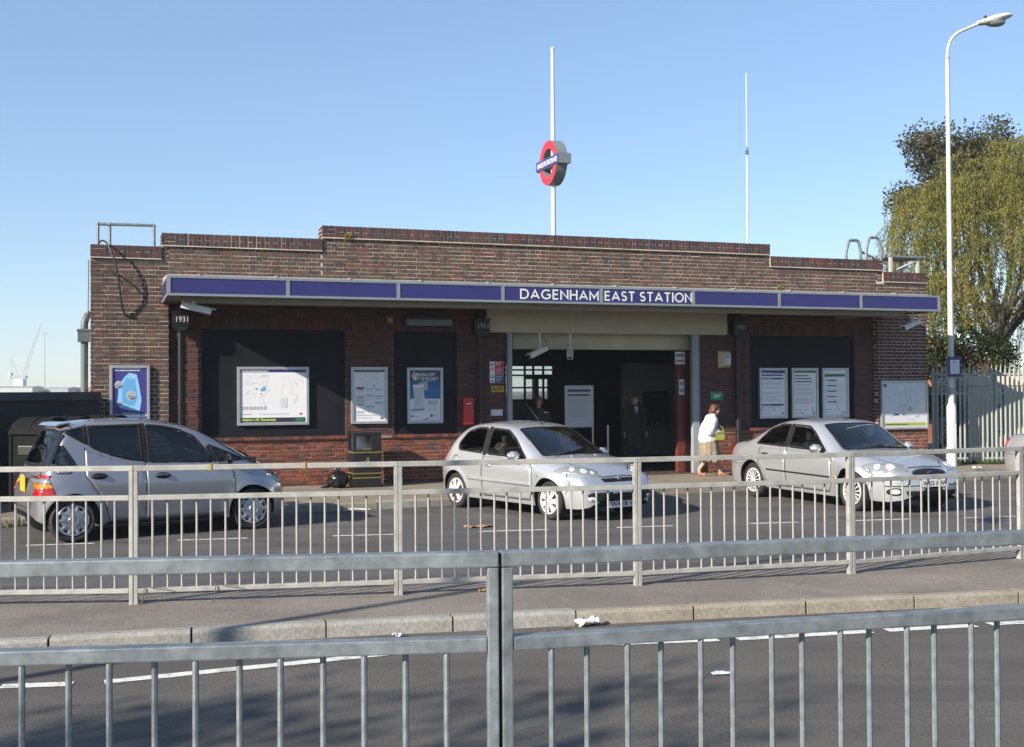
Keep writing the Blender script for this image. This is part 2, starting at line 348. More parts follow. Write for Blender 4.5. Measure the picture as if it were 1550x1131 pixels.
g = MB(); g.quad((-3000, -300, -0.55), (3000, -300, -0.55), (3000, 4000, -0.55), (-3000, 4000, -0.55)); struct('ground', g, M['land'])
def strip(name, xs, y0, y1, zf, m, ny=2):
    b = MB(); vs = []; fs = []
    for x in xs:
        a, c = y0(x), y1(x)
        for j in range(ny + 1): y = a + (c - a) * j / ny; vs.append((x, y, zf(x, y)))
    for i in range(len(xs) - 1):
        for j in range(ny): a = i * (ny + 1) + j; fs.append((a, a + ny + 1, a + ny + 2, a + 1))
    b.add(vs, fs); return struct(name, b, m, True)
XS = [-16.8 + 0.4 * i for i in range(77)]
strip('main_road', [-60] + XS + [60], lambda x: 2.0 if abs(x) < 20 else 2.0, lambda x: kerb_y(max(-16.8, min(13.9, x))) - 0.11, lambda x, y: 0.02, M['asphalt'], 2)
near = MB(); near.box(-60, 60, -8, 1.92, -0.5, 0.20); struct('near_pavement', near, M['footway_asphalt'])
strip('island_pavement', XS, lambda x: kerb_y(x) - 0.006, lambda x: rail_y(x) + 0.42, lambda x, y: 0.12, M['footway_asphalt'], 4)
def bay_z(x, y):
    t = (y - rail_y(max(-16.8, min(13.9, x))) - 0.42) / 4.5; t = max(0, min(1, t)); return 0.02 - 0.22 * (t * t * (3 - 2 * t))
strip('bay_road', XS, lambda x: rail_y(x) + 0.40, lambda x: stk_y(x) + 0.03, bay_z, M['asphalt_bay'], 26)
back = MB()
for i in range(len(XS) - 1):
    a, b = XS[i], XS[i + 1]; back.quad((a, rail_y(a) + 0.42, 0.12), (b, rail_y(b) + 0.42, 0.12), (b, rail_y(b) + 0.42, -0.1), (a, rail_y(a) + 0.42, -0.1))
struct('island_edge', back, M['kerb_concrete'])
sp = MB(); vs = []; fs = []
for x in XS: vs += [(x, stk_y(x) + 0.12, -0.075), (x, stk_y(x) + 1.2, -0.01), (x, stk_y(x) + 12, -0.01)]
for i in range(len(XS) - 1):
    for j in range(2): fs.append((i * 3 + j, i * 3 + 3 + j, i * 3 + 4 + j, i * 3 + 1 + j))
sp.add(vs, fs); struct('station_pavement', sp, M['footway_station'], True)

# kerb stones, one by one
def kerb_run(name, line, x0, x1, front, top, foot, w, n0, m2, length=0.9):
    base = MB(); x = x0; root = None; pts = []
    while x < x1:
        pts.append((x, lerp_line(line, x))); dx = 0.05
        s = (lerp_line(line, x + dx) - lerp_line(line, x)) / dx; x += length / math.hypot(1, s)
    core = MB()
    for (a, b), (c, d) in zip(pts, pts[1:]):
        v = Vector((c - a, d - b, 0)); nrm = Vector((v.y, -v.x, 0)).normalized()
        A = Vector((a, b, 0)); B = Vector((c, d, 0)); off = nrm * (w - 0.012)
        core.add([A + Vector((0, 0, foot - .2)), B + Vector((0, 0, foot - .2)), B + off + Vector((0, 0, foot - .2)), A + off + Vector((0, 0, foot - .2)),
                  A + Vector((0, 0, top - .015)), B + Vector((0, 0, top - .015)), B + off + Vector((0, 0, top - .015)), A + off + Vector((0, 0, top - .015))],
                 [(0, 1, 2, 3), (4, 7, 6, 5), (3, 2, 6, 7), (0, 4, 5, 1), (0, 3, 7, 4), (1, 5, 6, 2)])
    root = core.build(name, mat('kerb_joint', (0.05, 0.045, 0.04), 0.95), None, kind='structure')
    for i, ((a, b), (c, d)) in enumerate(zip(pts, pts[1:])):
        L = math.hypot(c - a, d - b); ang = math.atan2(d - b, c - a); q = MB(); j = 0.006 + rnd.random() * 0.004
        prof = [(0.0, foot - .2), (0.0, top - 0.003), (-(w - 0.022), top), (-(w - 0.008), top - 0.008), (-w, top - 0.024), (-w - 0.008, foot - .2)]
        prof = prof[::-1]
        dz = rnd.uniform(-.004, .004); dy = rnd.uniform(-.005, .005)
        q.prism([(y + dy, z + dz) for y, z in prof], j, L - j, 'x')
        q.build('kerb_stone', M['kerb_concrete_grey'] if m2(i, a) else M['kerb_concrete'], root, loc=(a, b, 0), rotz=ang)
    return root
kerb_run('island_kerb', KERB, -6.56, 8.5, True, 0.125, 0.02, 0.125, 0, lambda i, x: x < -0.1)
kerb_run('station_kerb', [(x, y + 0.12) for x, y in STK], -10.5, 13.5, True, -0.07, -0.2, 0.12, 0, lambda i, x: rnd.random() < 0.3)

# painted lines, 4 mm proud of the road
def dash(a, b, z, w):
    d = (Vector((*b, 0)) - Vector((*a, 0))); n = Vector((-d.y, d.x, 0)).normalized() * w / 2
    A, B = Vector((*a, 0)), Vector((*b, 0)); q = MB(); k = max(2, int(d.length / 0.12)); vs = []
    for i in range(k + 1):
        p = A + d * i / k
        for sgn in (-1, 1):
            e = p + n * sgn * (1 + rnd.uniform(-.07, .07)); vs.append((e.x, e.y, (z(e.x, e.y) if callable(z) else z) + 0.004))
    q.add(vs, [(2 * i, 2 * i + 2, 2 * i + 3, 2 * i + 1) for i in range(k)]); return q.build('road_marking', M['road_paint'], None, kind='structure')
for a, b in [((-4.0, 6.5), (-3.25, 6.68)), ((-2.98 - .0, 6.74), (-2.58, 6.79)), ((-2.41, 6.83), (-0.71, 7.56)), ((-0.6, 7.60), (1.39, 7.88)), ((1.52, 7.90), (2.5, 8.12)), ((2.62, 8.15), (3.3, 8.30)), ((3.42, 8.34), (4.6, 8.62))]:
    dash(a, b, 0.02, 0.10)
dash((3.27, 8.86), (3.56, 8.92), 0.021, 0.14)
for a, b in [((-6.17, 14.67), (-5.36, 14.84)), ((-4.38, 15.10), (-3.5, 15.27)), ((-2.4, 15.45), (-1.61, 15.58)), ((-0.46, 15.83), (0.49, 16.00)), ((1.45, 16.19), (2.26, 16.36)), ((3.38, 16.57), (4.13, 16.71)), ((4.98, 16.87), (5.84, 17.03)), ((6.67, 17.16), (7.53, 17.30)), ((-8.2, 14.25), (-7.3, 14.44))]:
    dash(a, b, bay_z, 0.075)
# ------------------------------------------------------------------ the station (x along the facade, -y towards the street)
ORG = Vector((-7.30, 20.02, 0)); YAW = math.atan2(0.3348, 0.9422)
def W3(u, z, v=0.0): return (Matrix.Translation(ORG) @ Matrix.Rotation(YAW, 4, 'Z')) @ Vector((u, -v, z))
piece_mat('brick_brown', [(0, (.088, .055, .042)), (.2, (.072, .047, .039)), (.40, (.098, .058, .043)), (.56, (.058, .043, .040)), (.68, (.093, .053, .040)), (.84, (.108, .066, .048)), (.94, (.135, .054, .038))], pale=0.22)
piece_mat('brick_coping', [(0, (.058, .033, .034)), (.28, (.080, .034, .030)), (.55, (.040, .033, .037)), (.75, (.10, .038, .030)), (.86, (.068, .047, .044))], pale=0.15)
piece_mat('brick_dark', [(0, (.098, .044, .038)), (.3, (.072, .038, .037)), (.55, (.125, .050, .040)), (.8, (.058, .040, .040))], bump=0.3)
piece_mat('brick_red', [(0, (.185, .056, .036)), (.25, (.135, .046, .033)), (.5, (.22, .072, .043)), (.66, (.085, .043, .038)), (.85, (.16, .064, .041))], bump=0.4)
mat('mortar', (0.50, 0.44, 0.35), 0.95, var=0.22, vscale=2.0, bump=0.3, bscale=90)
mat('mortar_dark', (0.13, 0.10, 0.085), 0.95, var=0.25, vscale=3)
mat('mortar_red', (0.27, 0.19, 0.14), 0.95, var=0.2, vscale=3)
mat('fascia_blue', (0.022, 0.0185, 0.122), 0.3, var=0.05, vscale=2, coat=0.2)
mat('soffit_paint', (0.33, 0.32, 0.28), 0.6, var=0.12, vscale=1.5)
mat('lead_flashing', (0.33, 0.33, 0.32), 0.6, var=0.16, vscale=3, bump=0.2, bscale=20)
mat('board_black', (0.010, 0.012, 0.016), 0.6, var=0.4, vscale=1.8, rvar=0.1, spec=0.15)
mat('roof_felt', (0.09, 0.09, 0.09), 0.9, var=0.2)
mat('iron_black', (0.011, 0.012, 0.014), 0.42, var=0.3, vscale=5, spec=0.4)
wear(M['fascia_blue'], 2.5, .25, (.05, .045, .13), (.55, .8), (1, 1, .3)); wear(M['soffit_paint'], 2, .5, (.17, .15, .11), (.52, .75)); wear(M['cream_paint'], 2.2, .4, (.27, .23, .15), (.55, .8), (1, 1, .25)); wear(M['mortar'], 1.2, .6, (.28, .24, .2), (.5, .7))
ST = thing('station_building', 'long low brown brick station with a dark blue fascia canopy and stepped parapet', 'station', ORG, YAW)

BR = {}       # standard brick meshes, shared
def brick_faces(w, h, d, c=0.004):
    vs = [(0, c, 0), (w, c, 0), (w, c, h), (0, c, h), (c, 0, c), (w - c, 0, c), (w - c, 0, h - c), (c, 0, h - c), (0, d, 0), (w, d, 0), (w, d, h), (0, d, h)]
    fs = [(4, 5, 6, 7), (0, 1, 5, 4), (1, 2, 6, 5), (2, 3, 7, 6), (3, 0, 4, 7), (0, 8, 9, 1), (1, 9, 10, 2), (2, 10, 11, 3), (3, 11, 8, 0)]
    return vs, fs
CAND = []; JOIN = {}      # candidates for single objects; everything else joined per material
def put(u0, u1, z0, z1, y, m, frame=None, visible=True):
    w, h = u1 - u0, z1 - z0
    if w < 0.03 or h < 0.02: return
    y += rnd.uniform(-0.0035, 0.0035)
    if frame is None and visible and w * h > 0.0060: CAND.append((u0, z0, w, h, y, m))
    else:
        JOIN.setdefault(m, MB()); b = JOIN[m]; vs, fs = brick_faces(w, h, 0.05); T = frame or Matrix()
        b.add([T @ Vector((u0 + a, y + p, z0 + q)) for a, p, q in vs], fs)
def lay(u0, u1, z0, z1, y, m, course=0.075, holes=(), frame=None, bond='english', visible=True, seed=0, L=0.225, jt=0.0135):
    k = 0; z = z0
    while z < z1 - 0.02:
        zt = min(z + course - jt, z1 - 0.003)
        if bond == 'english': step = L if k % 2 == 0 else L / 2; off = 0 if k % 2 == 0 else -L / 4
        elif bond == 'running': step = L; off = 0 if k % 2 == 0 else -L / 2
        else: step = course * 0 + 0.075; off = 0
        x = u0 + off
        while x < u1:
            a, b = max(x + jt / 2, u0), min(x + step - jt / 2, u1)
            segs = [(a, b)]
            for (h0, h1, g0, g1) in holes:
                if z < g1 and zt > g0:
                    ns = []
                    for s, e in segs:
                        if e <= h0 or s >= h1: ns.append((s, e)); continue
                        if s < h0: ns.append((s, h0))
                        if e > h1: ns.append((h1, e))
                    segs = ns
            for s, e in segs: put(s, e, z + rnd.uniform(-.0015, .0015), zt + rnd.uniform(-.0015, .0015), y, m, frame, visible)
            x += step
        k += 1; z += course
class Walls:
    def __init__(s, m): s.m = m; s.n = []
    def box(s, *a): s.n.append(a)
    def build(s):
        for a in s.n: b = MB(); b.box(*a); b.build('wall', M[s.m], ST)
core = Walls('mortar'); cdark = Walls('mortar_dark'); cred = Walls('mortar_red')
# masses behind the brick faces
core.box(0, 1.30, 0.009, 0.75, -0.15, 4.07)
core.box(16.30, 17.63, 0.009, 0.9, -0.15, 4.07)
core.box(1.18, 4.03, 0.0092, 0.35, 3.32, 4.31); core.box(4.03, 13.58, 0.009, 0.35, 3.32, 4.585); core.box(13.58, 16.45, 0.0092, 0.35, 3.32, 4.31)
UP = 'brick_brown'
lay(0, 1.30, 0.0, 1.2, 0, 'brick_brown', visible=False); lay(0, 1.30, 1.2, 4.075, 0, UP)
lay(1.30, 4.03, 3.33 + .12, 4.315, 0, UP); lay(4.03, 13.58, 3.45, 4.59, 0, UP); lay(13.58, 16.30, 3.45, 4.315, 0, UP)
lay(16.30, 17.63, 0.0, 0.82, 0, 'brick_red'); lay(16.30, 17.63, 0.825, 3.3, 0, 'brick_dark'); lay(16.30, 17.63, 3.30, 4.075, 0, UP)
FL = Matrix.Translation((0, 0, 0)) @ Matrix.Rotation(-math.pi / 2, 4, 'Z'); FRt = Matrix.Translation((17.63, 0, 0)) @ Matrix.Rotation(math.pi / 2, 4, 'Z')
lay(-0.75, 0, 0, 4.07, 0, UP, frame=FL); lay(0, 0.9, 0, 4.07, 0, UP, frame=FRt)
# copings: brick on end, every second one split in two, three flat courses at a free end
def coping(u0, u1, z, endl=False, endr=False):
    zt = z + 0.215; y = -0.035
    core.box(u0 + .004, u1 - .004, y + 0.009, 0.36, z - 0.012, zt - 0.004)
    core.box(u0 - .0, u1 + .0, y - 0.008, 0.2, z - 0.018, z - 0.001)
    a, b = u0, u1
    if endl: a = u0 + 0.23
    if endr: b = u1 - 0.23
    for flag, e0 in ((endl, u0), (endr, b)):
        if flag:
            put(e0 + .004, e0 + .11, z, z + .065, y, 'brick_coping'); put(e0 + .12, e0 + .225, z, z + .065, y, 'brick_coping')
            put(e0 + .004, e0 + .225, z + .075, z + .14, y, 'brick_coping')
            put(e0 + .004, e0 + .11, z + .15, zt, y, 'brick_coping'); put(e0 + .12, e0 + .225, z + .15, zt, y, 'brick_coping')
    n = round((b - a) / 0.075); w = (b - a) / n
    for i in range(n):
        x = a + i * w
        if i % 2 == 0: put(x + .005, x + w - .005, z, zt + rnd.uniform(-.003, .003), y, 'brick_coping')
        else:
            put(x + .005, x + w - .005, z, z + .10, y, 'brick_coping'); put(x + .005, x + w - .005, z + .112, zt, y, 'brick_coping')
coping(0, 1.18, 4.095, endl=True); coping(1.18, 4.03, 4.34, endl=True); coping(4.03, 13.58, 4.59, endl=True, endr=True); coping(13.58, 16.45, 4.34, endr=True); coping(16.45, 17.63, 4.09, endr=True)
def end_frame(u, y): return Matrix.Translation((u - .002, y, 0)) @ Matrix.Rotation(-math.pi / 2, 4, 'Z')
for u, z0, z1 in ((0, 4.095, 4.31), (1.18, 4.33, 4.555), (4.03, 4.585, 4.805)): lay(-.36, .032, z0, z1, 0, 'brick_coping', frame=end_frame(u, 0))
lay(-.35, 0, 4.31, 4.585, 0, UP, frame=end_frame(4.03, 0)); lay(-.35, 0, 4.09, 4.33, 0, UP, frame=end_frame(1.18, 0))
lay(-.14, 0, 0, 3.33, 0, 'brick_dark', frame=end_frame(16.30, 0)); lay(16.30, 16.45, 4.09, 4.315, 0, UP); lay(1.18, 1.30, 4.085, 4.315, 0, UP)
# recessed walls under the canopy
YR = 0.13
def rec(u0, u1, holes):
    cdark.box(u0, u1, YR + .009, YR + .3, 0.86, 3.34) if not holes else None
lay(1.30, 7.67, 0, 0.83, YR, 'brick_red', seed=3); lay(12.0, 16.30, 0, 0.83, YR, 'brick_red')
cred.box(1.30, 7.67, YR + .009, YR + .3, -.15, 0.84); cred.box(12.0, 16.30, YR + .009, YR + .3, -.15, 0.84); 
PAN = [(1.87, 4.48), (5.41, 6.67), (13.17, 15.80)]
for a, b in [(1.30, 1.87), (4.48, 5.41), (6.67, 7.67), (12.0, 13.17), (15.80, 16.30)]:
    lay(a, b, 0.835, 2.87, YR, 'brick_dark' , course=0.05, bond='running', visible=False, jt=0.008)
    cdark.box(a, b, YR + .0085, YR + .3, 0.845, 2.875)
for a, b in [(1.30, 7.67), (12.0, 16.30)]:
    x = a
    while x < b - .03: put(x + .004, min(x + .071, b), 2.88, 3.09, YR - .012, 'brick_dark', visible=False); x += .075
    lay(a, b, 3.10, 3.34, YR, 'brick_dark', visible=False); cdark.box(a, b, YR + .0085, YR + .3, 2.876, 3.345)
for a, b in PAN:      # brick sills
    x = a - .06
    while x < b + .05: put(x + .004, min(x + .108, b + .06), 0.845, 0.905, YR - .045, 'brick_red', visible=False); x += .1125
cred.box(1.81, 6.73, YR - .03, YR + .05, 0.846, 0.9); cred.box(13.11, 15.86, YR - .03, YR + .05, 0.846, 0.9)
# pick out the 300 bricks that show largest as parts of their own
def px_size(c):
    p = W3(c[0], c[1]); s = 1.0 / p.y; return min(c[2] * c[3], .0141) * s * s * (0.25 if (c[1] < 3.3 and c[0] > 1.3) else 1)
CAND.sort(key=px_size, reverse=True)
for i, (u, z, w, h, y, m) in enumerate(CAND):
    if i < 300:
        key = (round(w, 2), round(h, 2), m)
        if key not in BR:
            b = MB(); b.add(*brick_faces(round(w, 2) - .005 if abs(round(w, 2) - w) > .004 else w, h, 0.05)); BR[key] = b.mesh('brick', M[m])
        link('brick', BR[key], ST, (u, y, z))
    else:
        JOIN.setdefault(m, MB()).add([(u + a, y + p, z + q) for a, p, q in brick_faces(w, h, 0.05)[0]], brick_faces(w, h, 0.05)[1])
for m, b in JOIN.items(): b.build('brickwork', M[m], ST, kind='stuff')
core.build(); cdark.build(); cred.build()
# boarded windows
for a, b in PAN:
    q = MB(); q.box(a, b, YR + .045, YR + .075, 0.905, 2.875); q.box(a, a + .05, YR + .02, YR + .045, .905, 2.875); q.box(b - .05, b, YR + .02, YR + .045, .905, 2.875)
    q.box(a + .05, b - .05, YR + .02, YR + .045, 2.825, 2.875); q.box(a + .05, b - .05, YR + .02, YR + .045, .905, .945)
    q.build('window_board', M['board_black'], ST)
# roof, canopy
rf = MB(); rf.box(0.3, 17.3, 0.352, 7.5, 3.75, 3.92); rf.build('roof', M['roof_felt'], ST)
CV = 1.75; U0, U1 = 1.185, 16.545
cn = MB(); cn.box(U0 + .03, U1 - .03, -CV + .06, -.002, 3.345, 3.62); cn.box(1.303, 16.297, -.002, YR + .001, 3.346, 3.44)
cn.build('canopy_slab', M['soffit_paint'], ST)
sb = MB(); sb.box(U0 + .25, U1 - .55, -CV + .42, -CV + .60, 3.235, 3.344); sb.box(15.2, 15.32, -CV + .6, -.01, 3.24, 3.344)
sb.build('soffit_beam', M['soffit_paint'], ST)
fl = MB(); fl.prism([(-CV + .012, 3.641), (-CV + .012, 3.662), (-.002, 3.76), (-.002, 3.641)], U0 + .02, U1 - .3, 'x')
x = U0 + .5
fl.build('canopy_flashing', M['lead_flashing'], ST)
while x < U1 - .5:
    q = MB(); q.prism([(-CV + .0, 3.655), (-CV + .0, 3.672), (-.004, 3.768), (-.004, 3.75)], x, x + .03, 'x'); q.build('flashing_joint', M['lead_flashing'], ST); x += 1.25
fr = MB()      # fascia frame
fr.box(U0, U1, -CV, -CV + .06, 3.60, 3.64); fr.box(U0, U1, -CV, -CV + .06, 3.31, 3.35)
mull = [U0 + .025, 3.137, 5.043, 6.965, 8.893, 10.806, 12.700, 14.605, U1 - .025]
for i, mx in enumerate(mull): fr.box(mx - .03, mx + .03, -CV + .001, -CV + .06, 3.35, 3.60)
for e in (U0, U1): s = 1 if e == U0 else -1; fr.box(min(e, e + s * .05), max(e, e + s * .05), -CV + .06, -.003, 3.60, 3.64); fr.box(min(e, e + s * .05), max(e, e + s * .05), -CV + .06, -.003, 3.31, 3.35)
fr.build('fascia_frame', M['galvanised_weathered'], ST) if False else fr.build('fascia_frame', mat('fascia_metal', (0.22, 0.245, 0.26), 0.45, 0.2, var=0.1, vscale=4), ST)
FP = []
for a, b in zip(mull, mull[1:]):
    q = MB(); q.box(a + .03, b - .03, -CV + .014, -CV + .05, 3.35, 3.60); FP.append(q.build('fascia_panel', M['fascia_blue'], ST))
for e, s in ((U0, 1), (U1, -1)):
    q = MB(); q.box(min(e + s * .012, e + s * .04), max(e + s * .012, e + s * .04), -CV + .062, -.01, 3.35, 3.60); q.build('fascia_panel', M['fascia_blue'], ST)
stroke_letters('DAGENHAM', .185, 1.545).build('lettering', M['white_paint'], FP[3]).location = (7.295, -CV + .013, 3.380)
stroke_letters('EAST STATION', .185, 1.815).build('lettering', M['white_paint'], FP[4]).location = (8.960, -CV + .013, 3.380)
# entrance
q = MB(); q.box(7.23, 12.53, -.02, .28, 2.866, 3.344); q.build('lintel', M['cream_paint'], ST)
q = MB(); q.box(7.9, 11.85, .38, .60, 2.56, 3.0); q.build('inner_beam', M['cream_paint'], ST)
q = MB(); q.box(7.675, 7.765, .03, .13, 0, 2.865); q.build('door_post', M['grey_paint'], ST)
q = MB(); q.box(11.74, 11.885, .03, .13, 0, 2.865); q.build('door_post', M['grey_paint'], ST)
q = MB(); q.box(11.885, 12.0, .14, .44, 0, 2.866); q.build('wall', M['mortar_dark'], ST)
# booking hall
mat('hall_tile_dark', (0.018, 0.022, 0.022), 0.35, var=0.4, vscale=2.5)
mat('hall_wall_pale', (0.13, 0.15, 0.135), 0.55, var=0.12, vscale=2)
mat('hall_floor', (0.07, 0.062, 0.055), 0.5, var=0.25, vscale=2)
mat('door_brown', (0.12, 0.032, 0.022), 0.4, var=0.2, vscale=5)
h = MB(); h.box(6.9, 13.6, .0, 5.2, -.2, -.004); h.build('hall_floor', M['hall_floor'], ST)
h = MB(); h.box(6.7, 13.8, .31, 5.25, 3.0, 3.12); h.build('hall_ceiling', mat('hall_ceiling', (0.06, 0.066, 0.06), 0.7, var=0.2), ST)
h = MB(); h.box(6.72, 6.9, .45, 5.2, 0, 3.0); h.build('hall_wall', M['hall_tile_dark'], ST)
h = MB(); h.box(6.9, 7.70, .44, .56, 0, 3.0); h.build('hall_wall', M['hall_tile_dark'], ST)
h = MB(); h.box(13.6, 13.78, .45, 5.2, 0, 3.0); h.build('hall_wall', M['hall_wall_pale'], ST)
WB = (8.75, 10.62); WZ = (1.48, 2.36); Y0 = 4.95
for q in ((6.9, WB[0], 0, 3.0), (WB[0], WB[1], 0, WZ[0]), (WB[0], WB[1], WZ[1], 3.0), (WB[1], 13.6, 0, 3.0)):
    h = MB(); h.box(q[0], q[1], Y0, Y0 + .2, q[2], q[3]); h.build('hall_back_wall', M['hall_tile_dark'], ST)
wf = MB()
for x in (8.77, 9.1, 9.42, 9.86, 10.08, 10.34, 10.6): wf.box(x - .022, x + .022, Y0 + .05, Y0 + .1, WZ[0], WZ[1])
for z in (1.5, 1.80, 2.10, 2.23, 2.34): wf.box(WB[0], WB[1], Y0 + .055, Y0 + .095, z - .02, z + .02)
hw = wf.build('hall_window', M['iron_black'], ST)
gp = MB(); gp.box(WB[0], WB[1], Y0 + .074, Y0 + .078, WZ[0], WZ[1]); gp.build('pane', glass_mat('hall_glass', (.75, .78, .78)), hw)
h = MB(); h.box(9.72, 10.62, Y0 - .3, Y0 - .22, 2.0, 2.11); h.build('hanging_sign', M['iron_black'], ST)
h = MB(); h.box(9.98, 10.08, Y0 - .3, Y0 - .2, 1.4, 2.0); h.build('hall_post', M['iron_black'], ST); h = MB(); h.box(10.33, 10.6, Y0 - .3, Y0 - .2, 1.4, 2.0); h.build('hall_post', M['iron_black'], ST)
h = MB(); h.box(11.58, 13.59, 3.1, 3.25, 0, 2.35); h.build('hall_partition', M['hall_wall_pale'], ST)
h = MB(); h.box(13.0, 13.1, 2.6, 3.09, 0, 2.5); h.build('hall_pilaster', M['hall_wall_pale'], ST)
h = MB(); h.box(11.58, 13.59, 3.06, 3.099, 0, .22); h.build('skirting', M['black_paint'], ST)
h = MB(); h.box(11.56, 11.72, .36, .50, 0, 2.56); h.build('hall_door_frame', M['door_brown'], ST); h = MB(); h.box(11.72, 12.5, .45, .5, 0, 2.56); h.build('hall_door', M['door_brown'], ST)
# rainwater heads and pipes
def downpipe(u, ztop, hw_, r, sign=True, y=-.05):
    p = MB(); p.tube([(u, y, 0), (u, y, ztop - .30)], r, 12)
    for z in (.25, 1.5, ztop - .42): p.tube([(u, y, z), (u, y, z + .07)], r + .012, 12)
    p.tube([(u, y, ztop), (u, y + .0, 3.36)], r * .9, 10)
    dp = p.build('downpipe', M['iron_black'], ST, 'auto')
    hp = MB(); d = .12; w = hw_ / 2
    hp.prism([(u - w, ztop), (u - w, ztop - .22), (u - w * .8, ztop - .26), (u - w * .5, ztop - .31), (u + w * .5, ztop - .31), (u + w * .8, ztop - .26), (u + w, ztop - .22), (u + w, ztop)], y - d, y + d - .03, 'y')
    hp.box(u - w - .015, u + w + .015, y - d - .015, y + d - .03, ztop, ztop + .03); hp.box(u - w - .012, u + w + .012, y - d - .012, y + d - .03, ztop - .215, ztop - .195)
    ho = hp.build('rain_hopper', M['iron_black'], dp)
    lettering('1931', .095, mat('hopper_figures', (0.5, 0.5, 0.46), 0.6), ho, (u + .02, y - d - .001, ztop - .155), width=.20, bold=.0, depth=.006)
downpipe(1.50, 3.13, .27, .05); downpipe(7.11, 3.09, .30, .05, y=.02); downpipe(12.80, 3.13, .30, .055, y=.02)
p = MB(); p.tube([(-.10, .12, 1.0), (-.10, .12, 2.62)], .062, 12); p.tube([(-.10, .12, 2.85), (-.10, .12, 2.95), (-.06, .16, 3.08), (0.02, .2, 3.12)], .062, 12); p.tube([(-.04, .12, 3.1), (-.03, .1, 4.05)], .012, 6)
dp = p.build('downpipe', mat('pipe_grey', (0.10, 0.12, 0.12), 0.5, var=0.2), ST, 'auto'); p = MB(); p.box(-.21, -.005, .03, .22, 2.62, 2.84); p.box(-.22, -.004, .02, .23, 2.8, 2.84); p.build('rain_hopper', M['pipe_grey'], dp)
# ------------------------------------------------------------------ posters, notices and fittings on the station front
INKS = ['ink_dark', 'ink_grey', 'ink_blue', 'ink_red', 'ink_green', 'ink_white', 'ink_yellow', 'ink_sky', 'ink_pale_blue', 'ink_violet', 'ink_pale_grey', 'black_plastic', 'cream_paint', 'steel']
class Print(MB):
    y = 0.0
    def rect(s, x0, z0, x1, z1, ink, lay=1):
        s.mi = INKS.index(ink); y = s.y - .0012 * lay; s.add([(x0, y, z0), (x1, y, z0), (x1, y, z1), (x0, y, z1)], [(0, 1, 2, 3)])
    def poly(s, pts, ink, lay=1):
        s.mi = INKS.index(ink); y = s.y - .0012 * lay; s.add([(x, y, z) for x, z in pts], [list(range(len(pts)))])
    def disc(s, x, z, r, ink, lay=2, n=18): s.poly([(x + r * math.cos(2 * math.pi * i / n), z + r * math.sin(2 * math.pi * i / n)) for i in range(n)], ink, lay)
    def line(s, pts, w, ink, lay=2):
        for (a, b), (c, d) in zip(pts, pts[1:]):
            L = math.hypot(c - a, d - b) or 1; nx, nz = -(d - b) / L * w / 2, (c - a) / L * w / 2
            s.poly([(a + nx, b + nz), (a - nx, b - nz), (c - nx, d - nz), (c + nx, d + nz)], ink, lay)
    def lines(s, x0, x1, z, n, step, h, ink='ink_grey', lay=2):
        """a paragraph: rows of short dashes for words"""
        for i in range(n):
            x = x0; e = x1 - (rnd.random() * .35 * (x1 - x0) if i == n - 1 else rnd.random() * .08 * (x1 - x0))
            while x < e:
                w = rnd.uniform(.012, .05); s.rect(x, z - i * step, min(x + w, e), z - i * step + h, ink, lay); x += w + .008
    def roundel(s, x, z, r, lay=2):
        n = 20
        for i in range(n):
            a, b = 2 * math.pi * i / n, 2 * math.pi * (i + 1) / n
            s.poly([(x + r * math.cos(a), z + r * math.sin(a)), (x + r * math.cos(b), z + r * math.sin(b)), (x + r * .66 * math.cos(b), z + r * .66 * math.sin(b)), (x + r * .66 * math.cos(a), z + r * .66 * math.sin(a))], 'ink_red', lay)
        s.rect(x - r * 1.25, z - r * .22, x + r * 1.25, z + r * .22, 'ink_blue', lay + 1)
    def done(s, parent): return s.build('print', [M[k] for k in INKS], parent, 'keep')

def wall_thing(name, label, cat, u, z, v, group=None): return thing(name, label, cat, W3(u, z, v), YAW, group)
def poster_case(label, u0, u1, z0, z1, v, group='framed posters on the station front', sheet='paper', fw=.05, metal='case_metal'):
    W, H = u1 - u0, z1 - z0
    t = wall_thing('poster_case', label, 'poster', u0, z0, v, group)
    f = MB(); d = .065
    f.cbox(0, fw, -d, 0, 0, H, .006); f.cbox(W - fw, W, -d, 0, 0, H, .006); f.cbox(fw, W - fw, -d + .001, 0, 0, fw, .006); f.cbox(fw, W - fw, -d + .001, 0, H - fw, H, .006)
    f.build('frame', M[metal], t)
    s = MB(); s.box(fw - .004, W - fw + .004, -.044, -.03, fw - .004, H - fw + .004); sh = s.build('sheet', M[sheet], t)
    p = Print(); p.y = -.0445
    return t, sh, p, W, H
mat('door_brown', (0.12, 0.032, 0.022), 0.4); INKS.append('door_brown')
mat('case_metal', (0.42, 0.44, 0.46), 0.38, 0.55, var=0.1, vscale=5)

